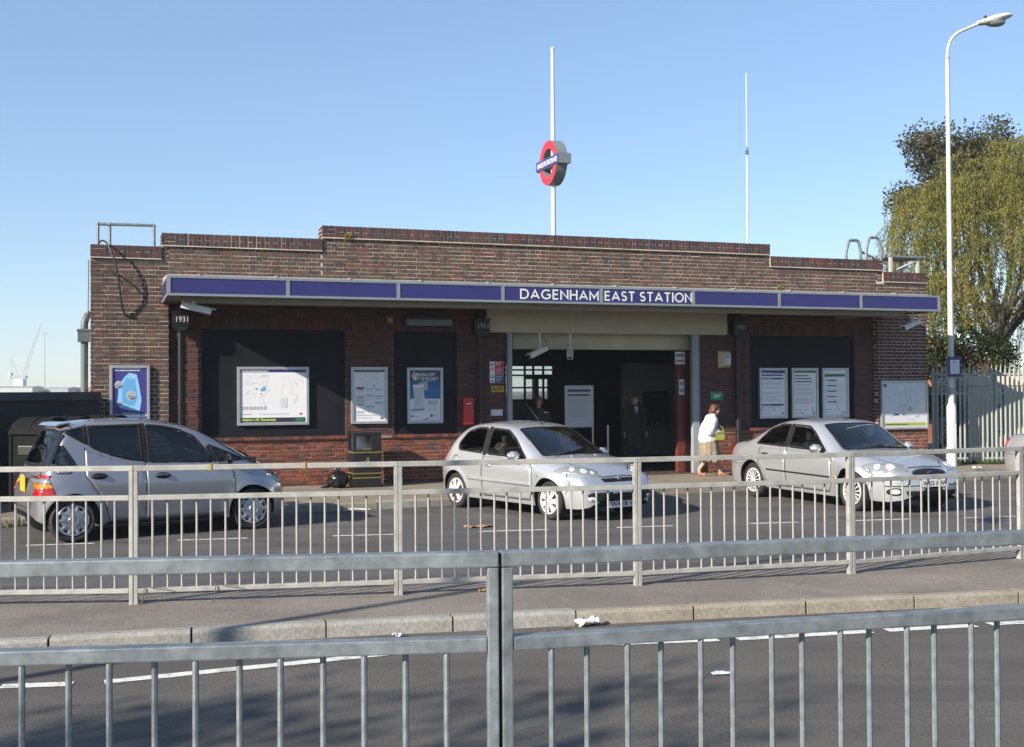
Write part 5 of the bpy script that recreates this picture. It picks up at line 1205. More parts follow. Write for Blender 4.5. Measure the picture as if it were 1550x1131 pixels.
def make_car(name, label, spec, loc, ang, paint_m):
    c = Car(spec); s = spec; T = thing(name, label, 'car', loc, ang, 'cars parked at the kerb'); c.T = T
    sidew = s['windows']; scr = s['screen']; rear = s.get('rear_screen')
    # windscreen and rear window polygons in plan view (x, y)
    cut = []
    for f in c.fs:
        p = [c.vs[i] for i in f]; cx, cy, cz = sum(q[0] for q in p) / len(p), sum(q[1] for q in p) / len(p), sum(q[2] for q in p) / len(p); k = False
        n = (Vector(p[1]) - Vector(p[0])).cross(Vector(p[2]) - Vector(p[0])); n = n.normalized() if n.length > 1e-12 else Vector((0, 0, 1))
        if abs(cy) > .45 and abs(n.y) > .5:
            for w in sidew:
                if inside(shrink(w, .022), cx, cz): k = True
        if cz > .75 and abs(n.y) < .75:
            if inside(shrink(scr, .03), cx, cy): k = True
            if rear and rear[0] == 'T' and inside(shrink(rear[1], .03), cx, cy): k = True
            if rear and rear[0] == 'B' and cx < s['tail'][1] and abs(n.x) > .2 and inside(shrink(rear[1], .03), cy, cz): k = True
        cut.append(k)
    b = MB(); b.v = c.vs
    for f, m_, k in zip(c.fs, c.mi, cut):
        if not k: b.f.append(list(f)); b.m.append(m_)
    me = b.mesh('body', [paint_m, M['rubber_trim'], M['car_lining']], True)
    bm = bmesh.new(); bm.from_mesh(me); bmesh.ops.remove_doubles(bm, verts=bm.verts, dist=2e-5)
    for e in bm.edges: e.smooth = not (len(e.link_faces) == 2 and e.calc_face_angle(0) > R(50))
    bmesh.ops.recalc_face_normals(bm, faces=bm.faces); bm.to_mesh(me); bm.free()
    body = link('body', me, T); c.body = body
    md = body.modifiers.new('lining', 'SOLIDIFY'); md.thickness = .03; md.offset = -1; md.material_offset = 2; md.material_offset_rim = 1; md.use_rim = True
    def add(nm, side, poly, m, parent=body, off=.004, hole=None, skirt=.010, grid=.06, lab=None):
        o = c.patch(side, poly, off, grid, hole, skirt).build(nm, m, parent, True)
        if lab: o['label'] = lab
        return o
    c.add = add
    for sd in 'RL':
        for w in sidew:
            g_ = add('side_window', sd, w, M['car_glass'], T, .002, None, 0, .09); add('window_seal', sd, w, M['rubber_trim'], g_, .005, shrink(w, .028), .008, .05)
    g_ = add('windscreen', 'T', scr, M['screen_glass'], T, .002, None, 0, .09); add('window_seal', 'T', scr, M['rubber_trim'], g_, .005, shrink(scr, .035), .006, .05)
    if rear: g_ = add('rear_window', rear[0], rear[1], M['car_glass'], T, .002, None, 0, .09); add('window_seal', rear[0], rear[1], M['rubber_trim'], g_, .005, shrink(rear[1], .035), .006, .05)
    # interior
    fl = MB(); fl.box(s['seat'] - 1.15, s['cowl'] - .1, -s['W'] / 2 + .16, s['W'] / 2 - .16, .28, .42); fl.build('cabin_floor', M['car_lining'], T)
    hh = s['seat_h']
    def seat(x, y, w=.48):
        q = MB(); q.cbox(x - .02, x + .48, y - w / 2, y + w / 2, .40, .40 + .18, .05); ps = [(x + .10, .52), (x - .04, .55), (x - .20, hh), (x - .13, hh + .04), (x - .04, hh + .02), (x + .02, .7)]
        q.prism(ps, y - w / 2 + .01, y + w / 2 - .01, 'y')
        st = q.build('seat', M['seat_cloth'], T, 'auto')
        q = MB(); q.cbox(x - .25, x - .15, y - .13, y + .13, hh + .05, hh + .22, .03); q.tube([(x - .17, y - .05, hh - .02), (x - .2, y - .05, hh + .08)], .008, 6); q.tube([(x - .17, y + .05, hh - .02), (x - .2, y + .05, hh + .08)], .008, 6); q.build('headrest', M['seat_cloth'], st)
    seat(s['seat'], .36); seat(s['seat'], -.36)
    q = MB(); X = s['seat'] - .88; q.cbox(X, X + .5, -.60, .60, .42, .58, .05); q.prism([(X + .06, .5), (X - .16, hh - .02), (X - .08, hh), (X + .18, .6)], -.6, .6, 'y'); rs = q.build('rear_seat', M['seat_cloth'], T, 'auto')
    q = MB(); q.prism([(s['cowl'] - .62, .62), (s['cowl'] - .62, s['dash']), (s['cowl'] - .48, s['dash'] + .05), (s['cowl'] + .02, s['dash'] + .03), (s['cowl'] + .0, .6)], -s['W'] / 2 + .17, s['W'] / 2 - .17, 'y'); q.build('dashboard', M['car_lining'], T)
    q = MB(); pts = [(0, .18 * math.cos(2 * math.pi * k / 24), .18 * math.sin(2 * math.pi * k / 24)) for k in range(25)]; q.tube(pts, .014, 8); q.tube([(0, -.17, 0), (0, .17, 0)], .02, 6); q.tube([(0, 0, 0), (.25, 0, -.05)], .03, 8)
    sw = q.build('steering_wheel', M['black_plastic'], T, 'auto'); sw.location = (s['seat'] + .48, -.36, s['dash'] - .04); sw.rotation_euler = (0, R(25), 0)
    q = MB(); q.cbox(-.02, .02, -.12, .12, -.03, .03, .01); o = q.build('rear_view_mirror', M['black_plastic'], T); o.location = (s['roof_front'] + .05, 0, interp(c.P, s['roof_front'] + .05) - .14)
    # wheels
    tw, rm, dk = wheel_meshes(s['wheel_r'], s['rim'], s['tyre_w'], s['wheel'], M[s['wheel_m']])
    for xa in s['axles']:
        for sg in (-1, 1):
            wh = bpy.data.objects.new('wheel', None); COL.objects.link(wh); wh.parent = T; y = c.half(xa) - s['tyre_w'] / 2 - s.get('inset', .035)
            wh.location = (xa, sg * y, s['wheel_r']); wh.rotation_euler = (0, (0 if sg < 0 else 1.0) + .3, 0 if sg < 0 else math.pi)
            for nm, d in (('tyre', tw), ('rim', rm), ('brake_disc', dk)): link(nm, d, wh)
    return c
def seam(c, side, pts, name='door_gap', w=.011, m='rubber_trim', parent=None, off=.004): return c.strip(side, pts, w, off).build(name, M[m], parent or c.body, 'keep')
def mirror(c, x, z, m, col=None):
    for sg in (-1, 1):
        y = c.side(x, z) - .01; q = MB(); bm = bmesh.new(); bmesh.ops.create_cube(bm, size=1)
        for v in bm.verts: v.co = Vector((v.co.x * .11, v.co.y * .21, v.co.z * .15)); v.co.y *= (1 - .15 * (v.co.x > 0)); v.co.z *= (1 - .2 * (v.co.x > 0))
        bmesh.ops.bevel(bm, geom=bm.edges[:], offset=.035, segments=3, affect='EDGES'); bmesh.ops.translate(bm, verts=bm.verts, vec=(x + .02, sg * (y + .145), z + .05)); q.bm(bm)
        o = q.build('door_mirror', m, c.T, True); q = MB(); q.tube([(x + .03, sg * (y - .02), z), (x + .03, sg * (y + .07), z + .03)], .03, 8); q.build('mirror_arm', M['rubber_trim'], o, True)
        q = MB(); q.cbox(x - .040, x - .034, sg * (y + .145) - .085, sg * (y + .145) + .085, z - .005, z + .105, .002); q.build('mirror_glass', M['chrome'], o)
def handle(c, x, z, m, w=.20, sides='RL', parent=None):
    for sd in sides:
        p, n = c.hit(sd, x + w / 2, z); s = -1 if sd == 'R' else 1; q = MB()
        q.tube(bez([(x, p.y - s * .005, z), (x + .02, p.y + s * .045, z + .004), (x + w - .02, p.y + s * .045, z + .004), (x + w, p.y - s * .005, z)], 10), [.012] * 11, 8); o = q.build('door_handle', m, parent or c.body, True)
        c.patch(sd, [(x + w / 2 + (w * .55) * math.cos(t * .52), z + .042 * math.sin(t * .52)) for t in range(12)], .003, .05, None, .006).build('handle_recess', M['rubber_trim'], o, True)
def ell(cx, cy, rx, ry, n=20): return [(cx + rx * math.cos(2 * math.pi * i / n), cy + ry * math.sin(2 * math.pi * i / n)) for i in range(n)]
def number_plate(c, side, y, z, w, h, text, m, tilt=0.0):
    p, n = c.hit(side, y, z); sgn = 1 if side == 'F' else -1
    q = MB(); q.cbox(-w / 2, w / 2, -.012, 0, -h / 2, h / 2, .003); o = q.build('number_plate', m, c.T); o.location = p + Vector((sgn * .022, 0, 0)); o.rotation_euler = (0, 0, math.pi / 2 * sgn)
    if text: lettering(text, h * .62, M['ink_dark'], o, (0, -.013, -h * .31), width=w * .88, bold=.02, depth=.001)
    return o
def wiper(c, pts):
    q = MB(); P3 = [c.hit('T', a, b, .018)[0] for a, b in pts]; q.tube(P3, .008, 6); return q.build('wiper', M['rubber_trim'], c.T, True)
def aerial(c, x, y, L, dx, r=.005):
    p, n = c.hit('T', x, y); q = MB(); q.tube([p, p + Vector((0, 0, .02))], .014, 8); q.tube([p + Vector((0, 0, .015)), p + Vector((dx, 0, math.sqrt(L * L - dx * dx)))], r, 6); return q.build('aerial', M['black_plastic'], c.T, True)

# --- purple-grey people carrier (small one-box car), seen from its right rear
spec = dict(L=3.525, W=1.72, axles=(.475, 2.90), wheel_r=.290, rim=.205, arch=.345, tyre_w=.195, wheel='ten_hole', wheel_m='hub_grey', inset=.03, shoulder=.72, lean=.27, crown=.06, hood_crown=.10, edge_r=.13,
    belt=[(0, .93), (.7, .93), (1.7, .90), (3.0, .86), (3.58, .70)], cowl=2.98, roof_front=2.10, tail=(.35, .9), plan_r=(.45, .8), tuck=(.12, .30), bow=(.10, .20), seat=1.55, seat_h=1.12, dash=.98,
    top=[(0, .40), (.01, .52), (.03, .66), (.06, .80), (.085, .93), (.15, 1.10), (.26, 1.32), (.34, 1.47), (.42, 1.525), (.62, 1.555), (1.0, 1.58), (1.4, 1.575), (1.8, 1.535), (2.15, 1.455), (2.45, 1.325), (2.75, 1.165), (2.98, 1.035), (3.2, .93), (3.36, .82), (3.45, .70), (3.50, .58), (3.525, .46)],
    bottom=[(0, .38), (.05, .30), (.15, .24), (.5, .20), (3.1, .20), (3.36, .21), (3.47, .28), (3.525, .42)],
    windows=[rounded([(.15, .975), (.53, .975), (.51, 1.03), (.31, 1.37), (.25, 1.40)], .03), rounded([(.36, 1.43), (.67, 1.495), (.67, 1.245)], .03), rounded([(.695, 1.23), (.80, 1.17), (1.0, 1.09), (1.2, 1.035), (1.385, 1.01), (1.385, 1.505), (.695, 1.497)], .03),
             rounded([(1.45, .995), (2.36, .965), (2.24, 1.16), (2.10, 1.34), (1.88, 1.44), (1.66, 1.485), (1.45, 1.50)], .05), rounded([(2.41, .968), (2.84, .978), (2.80, 1.0), (2.30, 1.215)], .02)],
    screen=rounded([(2.17, -.56), (2.93, -.64), (3.02, -.3), (3.05, 0), (3.02, .3), (2.93, .64), (2.17, .56), (2.20, 0)], .06), rear_screen=('B', rounded([(-.62, .98), (.62, .98), (.55, 1.43), (.3, 1.46), (-.3, 1.46), (-.55, 1.43)], .05)))
def ground_at(x, y): return (x, y)
axA = Vector((-5.70, 14.97)); angA = math.atan2(16.30 - 14.97, -3.70 + 5.70)
def place(spec, rear, ang):
    """rear: ground point under the near (right-hand) rear tyre"""
    y = -(spec['W'] / 2 - spec['tyre_w'] / 2); ox, oy = spec['axles'][0], y
    return (rear[0] - (ox * math.cos(ang) - oy * math.sin(ang)), rear[1] - (ox * math.sin(ang) + oy * math.cos(ang)), -.2)
c = make_car('people_carrier', 'purple-grey small people carrier parked at the left, tail towards the dark bins', spec, place(spec, axA, angA), angA, M['lilac_grey_paint'])
mat('black_glass', (.008, .009, .010), .06, coat=.5)
for sd in 'RL':
    dr = c.add('door', sd, rounded([(.645, 1.19), (.645, .84), (.87, .52), (.96, .26), (1.405, .26), (1.405, .98), (1.2, 1.005), (.98, 1.06), (.80, 1.135)], .03), M['lilac_grey_paint'], c.T, .003); df = c.add('door', sd, rounded([(1.42, .26), (1.42, .975), (2.38, .942), (2.60, .86), (2.63, .42), (2.52, .26)], .03), M['lilac_grey_paint'], c.T, .003)
    handle(c, .70, .84, M['black_plastic'], .20, sd, dr); handle(c, 1.53, .815, M['black_plastic'], .20, sd, df)
    seam(c, sd, [(.64, 1.22), (.635, .84), (.86, .52), (.95, .25)], w=.008); seam(c, sd, [(1.4125, .99), (1.4125, .26)], w=.008); seam(c, sd, [(.95, .25), (2.52, .25), (2.64, .42), (2.615, .86), (2.40, .955)], w=.008)
    seam(c, sd, [(.682, 1.245), (.682, 1.505)], 'window_pillar', .03); seam(c, sd, [(1.417, .995), (1.417, 1.512)], 'window_pillar', .068); seam(c, sd, [(2.385, .968), (2.27, 1.19)], 'window_pillar', .05)
    c.add('pillar_cover', sd, [(.075, .975), (.17, .975), (.30, 1.41), (.34, 1.475), (.25, 1.46)], M['black_glass'], c.T, .004, grid=.03)
    seam(c, sd, [(.07, .58), (.36, .57), (.50, .61)], 'bumper_gap', .009); c.add('sill', sd, [(.86, .20), (2.50, .20), (2.46, .245), (.92, .245)], M['rubber_trim'], off=.006)
for sg in (-1, 1): c.add('pillar_cover', 'B', [(sg * .60, .98), (sg * .74, .98), (sg * .64, 1.46), (sg * .53, 1.44)], M['black_glass'], c.T, .004, grid=.03)
fl_ = [(.28, .89), (.46, .89), (.46, .965), (.28, .965)]; fl2 = rounded(fl_, .025); c.add('fuel_flap', 'R', fl2, M['lilac_grey_paint'], off=.002); seam(c, 'R', fl2 + fl2[:1], 'flap_gap', .007)
for sg in (-1, 1):
    lens = [(sg * .60, .60), (sg * .845, .60), (sg * .80, .86), (sg * .63, .86)]; 
    tl = c.add('tail_light', 'B', [(sg * .60, .59), (sg * .80, .59), (sg * .80, .70), (sg * .615, .70)], M['lamp_red'], c.T, .008, grid=.03); c.add('lens_amber', 'B', [(sg * .615, .703), (sg * .80, .703), (sg * .795, .765), (sg * .62, .765)], M['lamp_amber'], tl, .008, grid=.03); c.add('lens_clear', 'B', [(sg * .62, .768), (sg * .795, .768), (sg * .79, .835), (sg * .63, .835)], M['lamp_clear'], tl, .008, grid=.03); c.add('lens_top', 'B', [(sg * .63, .838), (sg * .79, .838), (sg * .785, .875), (sg * .635, .875)], M['lamp_red'], tl, .008, grid=.03)
    sd = 'L' if sg > 0 else 'R'
    for z0, z1, x1, x2, mm in ((.59, .70, .27, .235, 'lamp_red'), (.703, .765, .234, .215, 'lamp_amber'), (.768, .835, .214, .19, 'lamp_clear'), (.838, .875, .189, .18, 'lamp_red')): c.add('lens_side', sd, [(.06, z0), (x1, z0), (x2, z1), (.07, z1)], M[mm], tl, .008, grid=.03)
    hl = c.add('headlight', 'F', [(sg * .42, .66), (sg * .70, .64), (sg * .74, .76), (sg * .5, .76)], M['lamp_clear'], c.T, .006)
number_plate(c, 'B', -.03, .735, .30, .20, '', M['plate_yellow']); number_plate(c, 'F', 0, .42, .5, .11, '', M['plate_white'])
seam(c, 'B', [(-.58, .95), (-.60, .62), (-.5, .44), (.5, .44), (.60, .62), (.58, .95)], 'tailgate_gap', .010); seam(c, 'T', [(.50, -.62), (.50, .62)], 'tailgate_gap', .010)
q = MB(); q.prism([(.38, 1.505), (.345, 1.49), (.32, 1.495), (.37, 1.527), (.50, 1.548), (.52, 1.535)], -.52, .52, 'y'); q.build('rear_spoiler', M['lilac_grey_paint'], c.T, 'auto')
q = MB(); P3 = [c.hit('B', a, b, .02)[0] for a, b in ((.02, .98), (-.2, .965), (-.45, .975))]; q.tube(P3, .009, 6); q.tube([c.hit('B', .02, .98, .0)[0], P3[0]], .02, 6); q.build('rear_wiper', M['rubber_trim'], c.T, True)
q = MB(); p, n = c.hit('B', 0, .90, .004); q.lathe([(.040, -.004), (.046, 0), (.040, .004)], 20, 'x', tuple(p)); [q.tube([p, p + Vector((0, .04 * math.sin(2.094 * k), .04 * math.cos(2.094 * k)))], .005, 5) for k in range(3)]; q.build('badge', M['chrome'], c.T)
q = MB(); p, n = c.hit('R', .33, 1.0, -.04); q.box(p.x - .03, p.x + .05, p.y - .001, p.y + .001, p.z, p.z + .035); q.build('window_sticker', M['ink_pale_grey'], c.T)
mirror(c, 2.50, .96, M['black_plastic']); wiper(c, [(3.0, -.5), (2.95, -.2), (2.92, .1)]); wiper(c, [(3.03, .0), (2.97, .3), (2.93, .55)])
c.add('front_grille', 'F', rounded([(-.36, .60), (.36, .60), (.40, .70), (-.40, .70)], .03), M['rubber_trim'], off=.006)
carA = c

# --- small silver hatchback, nose towards the road
spec = dict(L=3.835, W=1.652, axles=(.625, 3.065), wheel_r=.288, rim=.205, arch=.338, tyre_w=.175, wheel='six_spoke', wheel_m='wheel_white', inset=.03, shoulder=.66, lean=.31, crown=.05, hood_crown=.09, edge_r=.12,
    belt=[(0, .90), (.8, .90), (2.0, .86), (2.9, .82), (3.83, .62)], cowl=2.80, roof_front=1.92, tail=(.5, 1.1), plan_r=(.55, .9), tuck=(.18, .22), bow=(.12, .18), seat=1.72, seat_h=.98, dash=.86,
    top=[(0, .42), (.005, .52), (.02, .62), (.05, .72), (.10, .86), (.18, .98), (.36, 1.17), (.55, 1.31), (.75, 1.385), (1.1, 1.425), (1.45, 1.432), (1.78, 1.405), (2.05, 1.335), (2.35, 1.195), (2.62, 1.055), (2.80, .965), (3.05, .915), (3.3, .855), (3.52, .775), (3.66, .69), (3.74, .60), (3.80, .51), (3.835, .41)],
    bottom=[(0, .40), (.05, .32), (.2, .25), (.6, .20), (3.2, .19), (3.6, .19), (3.74, .22), (3.80, .29), (3.835, .38)],
    windows=[rounded([(.66, .95), (1.34, .915), (1.34, 1.335), (1.05, 1.335), (.80, 1.27), (.62, 1.06)], .08), rounded([(1.44, .91), (2.50, .875), (2.36, .99), (2.10, 1.19), (1.86, 1.31), (1.44, 1.335)], .06)],
    screen=rounded([(1.98, -.52), (2.74, -.62), (2.86, -.3), (2.89, 0), (2.86, .3), (2.74, .62), (1.98, .52), (2.03, 0)], .06), rear_screen=('B', rounded([(-.52, .98), (.52, .98), (.44, 1.30), (-.44, 1.30)], .06)))
rear = Vector((-.89, 19.18)); ang = math.atan2(17.14 - 19.18, .65 + .89)
c = make_car('hatchback', 'silver three-door hatchback in the middle, nose towards the road in front of the entrance', spec, place(spec, rear, ang), ang, M['silver_paint'])
def fit_hatch(c, spec):
    for sd in 'RL':
        d = c.add('door', sd, rounded([(1.39, .27), (1.39, .885), (2.50, .845), (2.66, .75), (2.67, .45), (2.60, .27)], .04), M['silver_paint'], c.T, .004); handle(c, 1.48, .745, M['silver_paint'], .18, sd, d)
        seam(c, sd, [(1.38, .90), (1.38, .26), (2.61, .26), (2.685, .45), (2.675, .76), (2.55, .86)]); seam(c, sd, [(1.39, .90), (1.39, 1.345)], 'window_pillar', .10)
        c.add('rubbing_strip', sd, rounded([(.98, .50), (2.64, .475), (2.64, .535), (1.0, .56)], .01), M['silver_paint'], off=.016, skirt=.02)
        c.add('side_repeater', sd, rounded([(2.80, .63), (2.87, .63), (2.87, .66), (2.80, .66)], .01), M['lamp_clear'], off=.006); seam(c, sd, [(3.42, .40), (3.50, .56), (3.40, .70)], 'bumper_gap', .008); seam(c, sd, [(.06, .62), (.36, .58)], 'bumper_gap', .008)
        fl2 = ell(.62, .80, .085, .075); (c.add('fuel_flap', sd, fl2, M['silver_paint'], off=.003), seam(c, sd, fl2 + fl2[:1], 'flap_gap', .007)) if sd == 'R' else None
    for sg in (-1, 1):
        pl = [(3.64, sg * .36), (3.46, sg * .56), (3.30, sg * .70), (3.20, sg * .735), (3.34, sg * .62), (3.50, sg * .44), (3.60, sg * .36)]
        sd = 'R' if sg < 0 else 'L'
        hl = c.add('headlight', 'T', rounded([(3.70, sg * .30), (3.66, sg * .47), (3.54, sg * .63), (3.34, sg * .755), (3.16, sg * .79), (3.26, sg * .69), (3.42, sg * .52), (3.58, sg * .34)], .03), M['lamp_clear'], c.T, .005, grid=.03)
        for x, y, r in ((3.52, .50, .062), (3.40, .62, .05), (3.60, .40, .035)): c.add('reflector', 'T', ell(x, sg * y, r, r * .9), M['lamp_reflector'], hl, .010, grid=.02)
        tl = c.add('tail_light', sd, rounded([(.04, .74), (.20, .72), (.27, .80), (.22, .90), (.13, .92)], .03), M['lamp_red'], c.T, .008, grid=.03); c.add('lens_rear', 'B', rounded([(sg * .56, .70), (sg * .76, .70), (sg * .70, .92), (sg * .58, .92)], .03), M['lamp_red'], tl, .006, grid=.03)
        c.add('fog_light', 'F', ell(sg * .55, .34, .05, .035), M['lamp_reflector'], off=.008)
        seam(c, 'T', [(2.84, sg * .64), (3.1, sg * .60), (3.4, sg * .47), (3.60, sg * .30)], 'bonnet_gap', .009); c.add('washer_jet', 'T', rounded([(2.93, sg * .20), (2.99, sg * .20), (2.99, sg * .27), (2.93, sg * .27)], .01), M['lamp_clear'], off=.012)
    seam(c, 'F', [(-.30, .645), (0, .655), (.30, .645)], 'bonnet_gap', .010)
    c.add('upper_grille', 'F', rounded([(-.30, .575), (.30, .575), (.34, .625), (-.34, .625)], .02), M['rubber_trim'], off=.006, grid=.03)
    g = c.add('lower_grille', 'F', rounded([(-.52, .30), (.52, .30), (.62, .40), (.55, .435), (-.55, .435), (-.62, .40)], .04), M['rubber_trim'], off=.007, grid=.03)
    for z in (.335, .375, .41): seam(c, 'F', [(-.5, z), (.5, z)], 'grille_bar', .010, 'wheel_dark', g, .012)
    p, n = c.hit('F', 0, .62, .012); q = MB(); q.cbox(p.x - .012, p.x + .01, -.035, .035, p.z - .04, p.z + .04, .008); q.tube([p + Vector((.01, -.03, -.03)), p + Vector((.014, .0, .02)), p + Vector((.01, .03, .03))], .006, 5); q.build('badge', M['chrome'], c.T)
    seam(c, 'B', [(-.60, .95), (-.62, .70), (-.55, .55), (.55, .55), (.62, .70), (.60, .95)], 'tailgate_gap', .01)
    wiper(c, [(2.86, -.50), (2.79, -.20), (2.74, .12)]); wiper(c, [(2.90, .05), (2.82, .35), (2.73, .55)]); seam(c, 'F', [(-.60, .47), (0, .485), (.60, .47)], 'bumper_strip', .018, 'silver_paint', None, .012)
    mirror(c, 2.34, .875, M['silver_paint'])
fit_hatch(c, spec); number_plate(c, 'F', .0, .255, .52, .112, 'W418 V', M['plate_white']); number_plate(c, 'B', 0, .66, .52, .112, '', M['plate_yellow'])
aerial(c, 1.90, .0, .52, -.40)
carB = c

# --- silver saloon on the right
spec = dict(L=4.56, W=1.75, axles=(.965, 3.67), wheel_r=.308, rim=.215, arch=.362, tyre_w=.205, wheel='multi', wheel_m='wheel_white', inset=.03, shoulder=.68, lean=.32, crown=.05, hood_crown=.08, edge_r=.12,
    belt=[(0, .90), (1.2, .91), (2.8, .87), (3.5, .83), (4.56, .62)], cowl=3.36, roof_front=2.50, tail=(.3, 1.0), boot=.75, plan_r=(.6, 1.0), tuck=(.22, .36), bow=(.10, .22), seat=2.28, seat_h=.98, dash=.87,
    top=[(0, .42), (.005, .52), (.02, .66), (.04, .80), (.08, .92), (.16, .985), (.40, 1.01), (.62, 1.03), (.90, 1.12), (1.15, 1.24), (1.40, 1.345), (1.70, 1.405), (2.0, 1.425), (2.3, 1.415), (2.55, 1.375), (2.85, 1.235), (3.12, 1.09), (3.36, .975), (3.65, .925), (3.95, .865), (4.2, .785), (4.36, .71), (4.45, .62), (4.52, .52), (4.56, .42)],
    bottom=[(0, .40), (.05, .32), (.25, .26), (.8, .21), (3.9, .19), (4.3, .19), (4.46, .22), (4.53, .29), (4.56, .38)],
    windows=[rounded([(1.02, .955), (1.90, .93), (1.90, 1.325), (1.62, 1.325), (1.34, 1.235)], .05), rounded([(1.99, .925), (3.02, .895), (2.86, 1.02), (2.62, 1.20), (2.42, 1.305), (1.99, 1.325)], .06)],
    screen=rounded([(2.58, -.54), (3.30, -.64), (3.42, -.3), (3.45, 0), (3.42, .3), (3.30, .64), (2.58, .54), (2.62, 0)], .06), rear_screen=('T', rounded([(.80, -.50), (1.36, -.46), (1.36, .46), (.80, .50)], .06)))
rear = Vector((4.37, 20.74)); ang = math.atan2(18.28 - 20.74, 5.38 - 4.37)
c = make_car('saloon_car', 'silver four-door saloon on the right, nose towards the road in front of the three notices', spec, place(spec, rear, ang), ang, M['silver_green_paint'])
def fit_saloon(c):
    pm = M['silver_green_paint']
    for sd in 'RL':
        dr = c.add('door', sd, rounded([(1.18, .58), (1.20, .90), (1.935, .905), (1.935, .27), (1.42, .27)], .04), pm, c.T, .004); df = c.add('door', sd, rounded([(1.955, .27), (1.955, .90), (3.04, .865), (3.18, .75), (3.17, .42), (3.10, .27)], .04), pm, c.T, .004)
        handle(c, 1.26, .80, M['black_plastic'], .19, sd, dr); handle(c, 2.03, .785, M['black_plastic'], .19, sd, df)
        seam(c, sd, [(1.17, .92), (1.165, .58), (1.41, .26), (3.11, .26), (3.19, .42), (3.195, .76), (3.06, .885)]); seam(c, sd, [(1.945, .92), (1.945, .26)]); seam(c, sd, [(1.945, .93), (1.945, 1.33)], 'window_pillar', .09)
        c.add('rubbing_strip', sd, [(1.40, .515), (3.16, .49), (3.16, .515), (1.40, .54)], M['rubber_trim'], off=.010, skirt=.014)
        c.add('side_repeater', sd, rounded([(3.24, .50), (3.32, .485), (3.31, .52), (3.25, .53)], .01), M['lamp_amber'], off=.006, lab='orange-red side repeater lamp'); seam(c, sd, [(4.02, .42), (4.10, .60), (4.0, .70)], 'bumper_gap', .008); seam(c, sd, [(.05, .62), (.56, .58)], 'bumper_gap', .008)
        sg = -1 if sd == 'R' else 1
        tl = c.add('tail_light', sd, rounded([(.03, .70), (.20, .70), (.24, .78), (.20, .92), (.07, .92)], .03), M['lamp_red'], c.T, .008, grid=.03); c.add('lens_rear', 'B', rounded([(sg * .50, .70), (sg * .80, .70), (sg * .76, .90), (sg * .50, .90)], .03), M['lamp_red'], tl, .006, grid=.03)
        hl = c.add('headlight', 'T', rounded([(4.42, sg * .36), (4.37, sg * .56), (4.22, sg * .73), (4.02, sg * .815), (3.86, sg * .835), (3.94, sg * .755), (4.12, sg * .60), (4.28, sg * .40)], .04), M['lamp_clear'], c.T, .005, grid=.03)
        for x, y, r in ((4.24, .56, .075), (4.10, .70, .05)): c.add('reflector', 'T', ell(x, sg * y, r, r), M['lamp_reflector'], hl, .010, grid=.02)
        c.add('fog_light', 'F', ell(sg * .60, .345, .055, .04), M['lamp_reflector'], off=.010); c.add('fog_light_hole', 'F', ell(sg * .60, .345, .085, .06), M['rubber_trim'], off=.006)
        c.add('bumper_sensor', 'F', ell(sg * .45, .47, .022, .02), M['steel'], off=.008)
        seam(c, 'T', [(3.42, sg * .66), (3.7, sg * .63), (4.05, sg * .54), (4.30, sg * .34)], 'bonnet_gap', .009)
    seam(c, 'F', [(-.34, .70), (0, .715), (.34, .70)], 'bonnet_gap', .010)
    g = c.add('front_grille', 'F', ell(0, .615, .31, .062, 28), M['rubber_trim'], off=.008, grid=.03); rg = ell(0, .615, .325, .072, 28); seam(c, 'F', rg + rg[:1], 'grille_surround', .014, 'chrome', g, .012)
    p, n = c.hit('F', 0, .62, .016); q = MB(); q.ball(p, (.012, .055, .024), 14, 8); q.build('badge', M['roundel_blue'], c.T, True)
    g = c.add('lower_grille', 'F', rounded([(-.45, .28), (.45, .28), (.48, .36), (-.48, .36)], .03), M['rubber_trim'], off=.007, grid=.03)
    seam(c, 'F', [(-.70, .43), (0, .445), (.70, .43)], 'bumper_strip', .014, 'rubber_trim', None, .007)
    wiper(c, [(3.42, -.52), (3.35, -.20), (3.30, .12)]); wiper(c, [(3.46, .05), (3.38, .35), (3.28, .58)]); mirror(c, 2.90, .90, pm)
    seam(c, 'B', [(-.62, .95), (-.62, .62), (.62, .62), (.62, .95)], 'boot_gap', .01)
fit_saloon(c); number_plate(c, 'F', 0, .475, .52, .112, 'W253 XHW', M['plate_white']); number_plate(c, 'B', 0, .74, .52, .112, '', M['plate_yellow'])
aerial(c, 1.62, .0, .22, -.05, .006); aerial(c, 2.46, .0, .46, -.30)
carC = c
# --- a fourth car whose tail just enters the picture on the right: the same kind of saloon, in the next bay
d4 = copy_tree(carC.T); d4['label'] = 'rear of a car cut off by the right picture edge, past the palisade fence'
d4.rotation_euler = (0, 0, ang + .02)
d4.location = Vector(carC.T.location) + Tt * 6.32
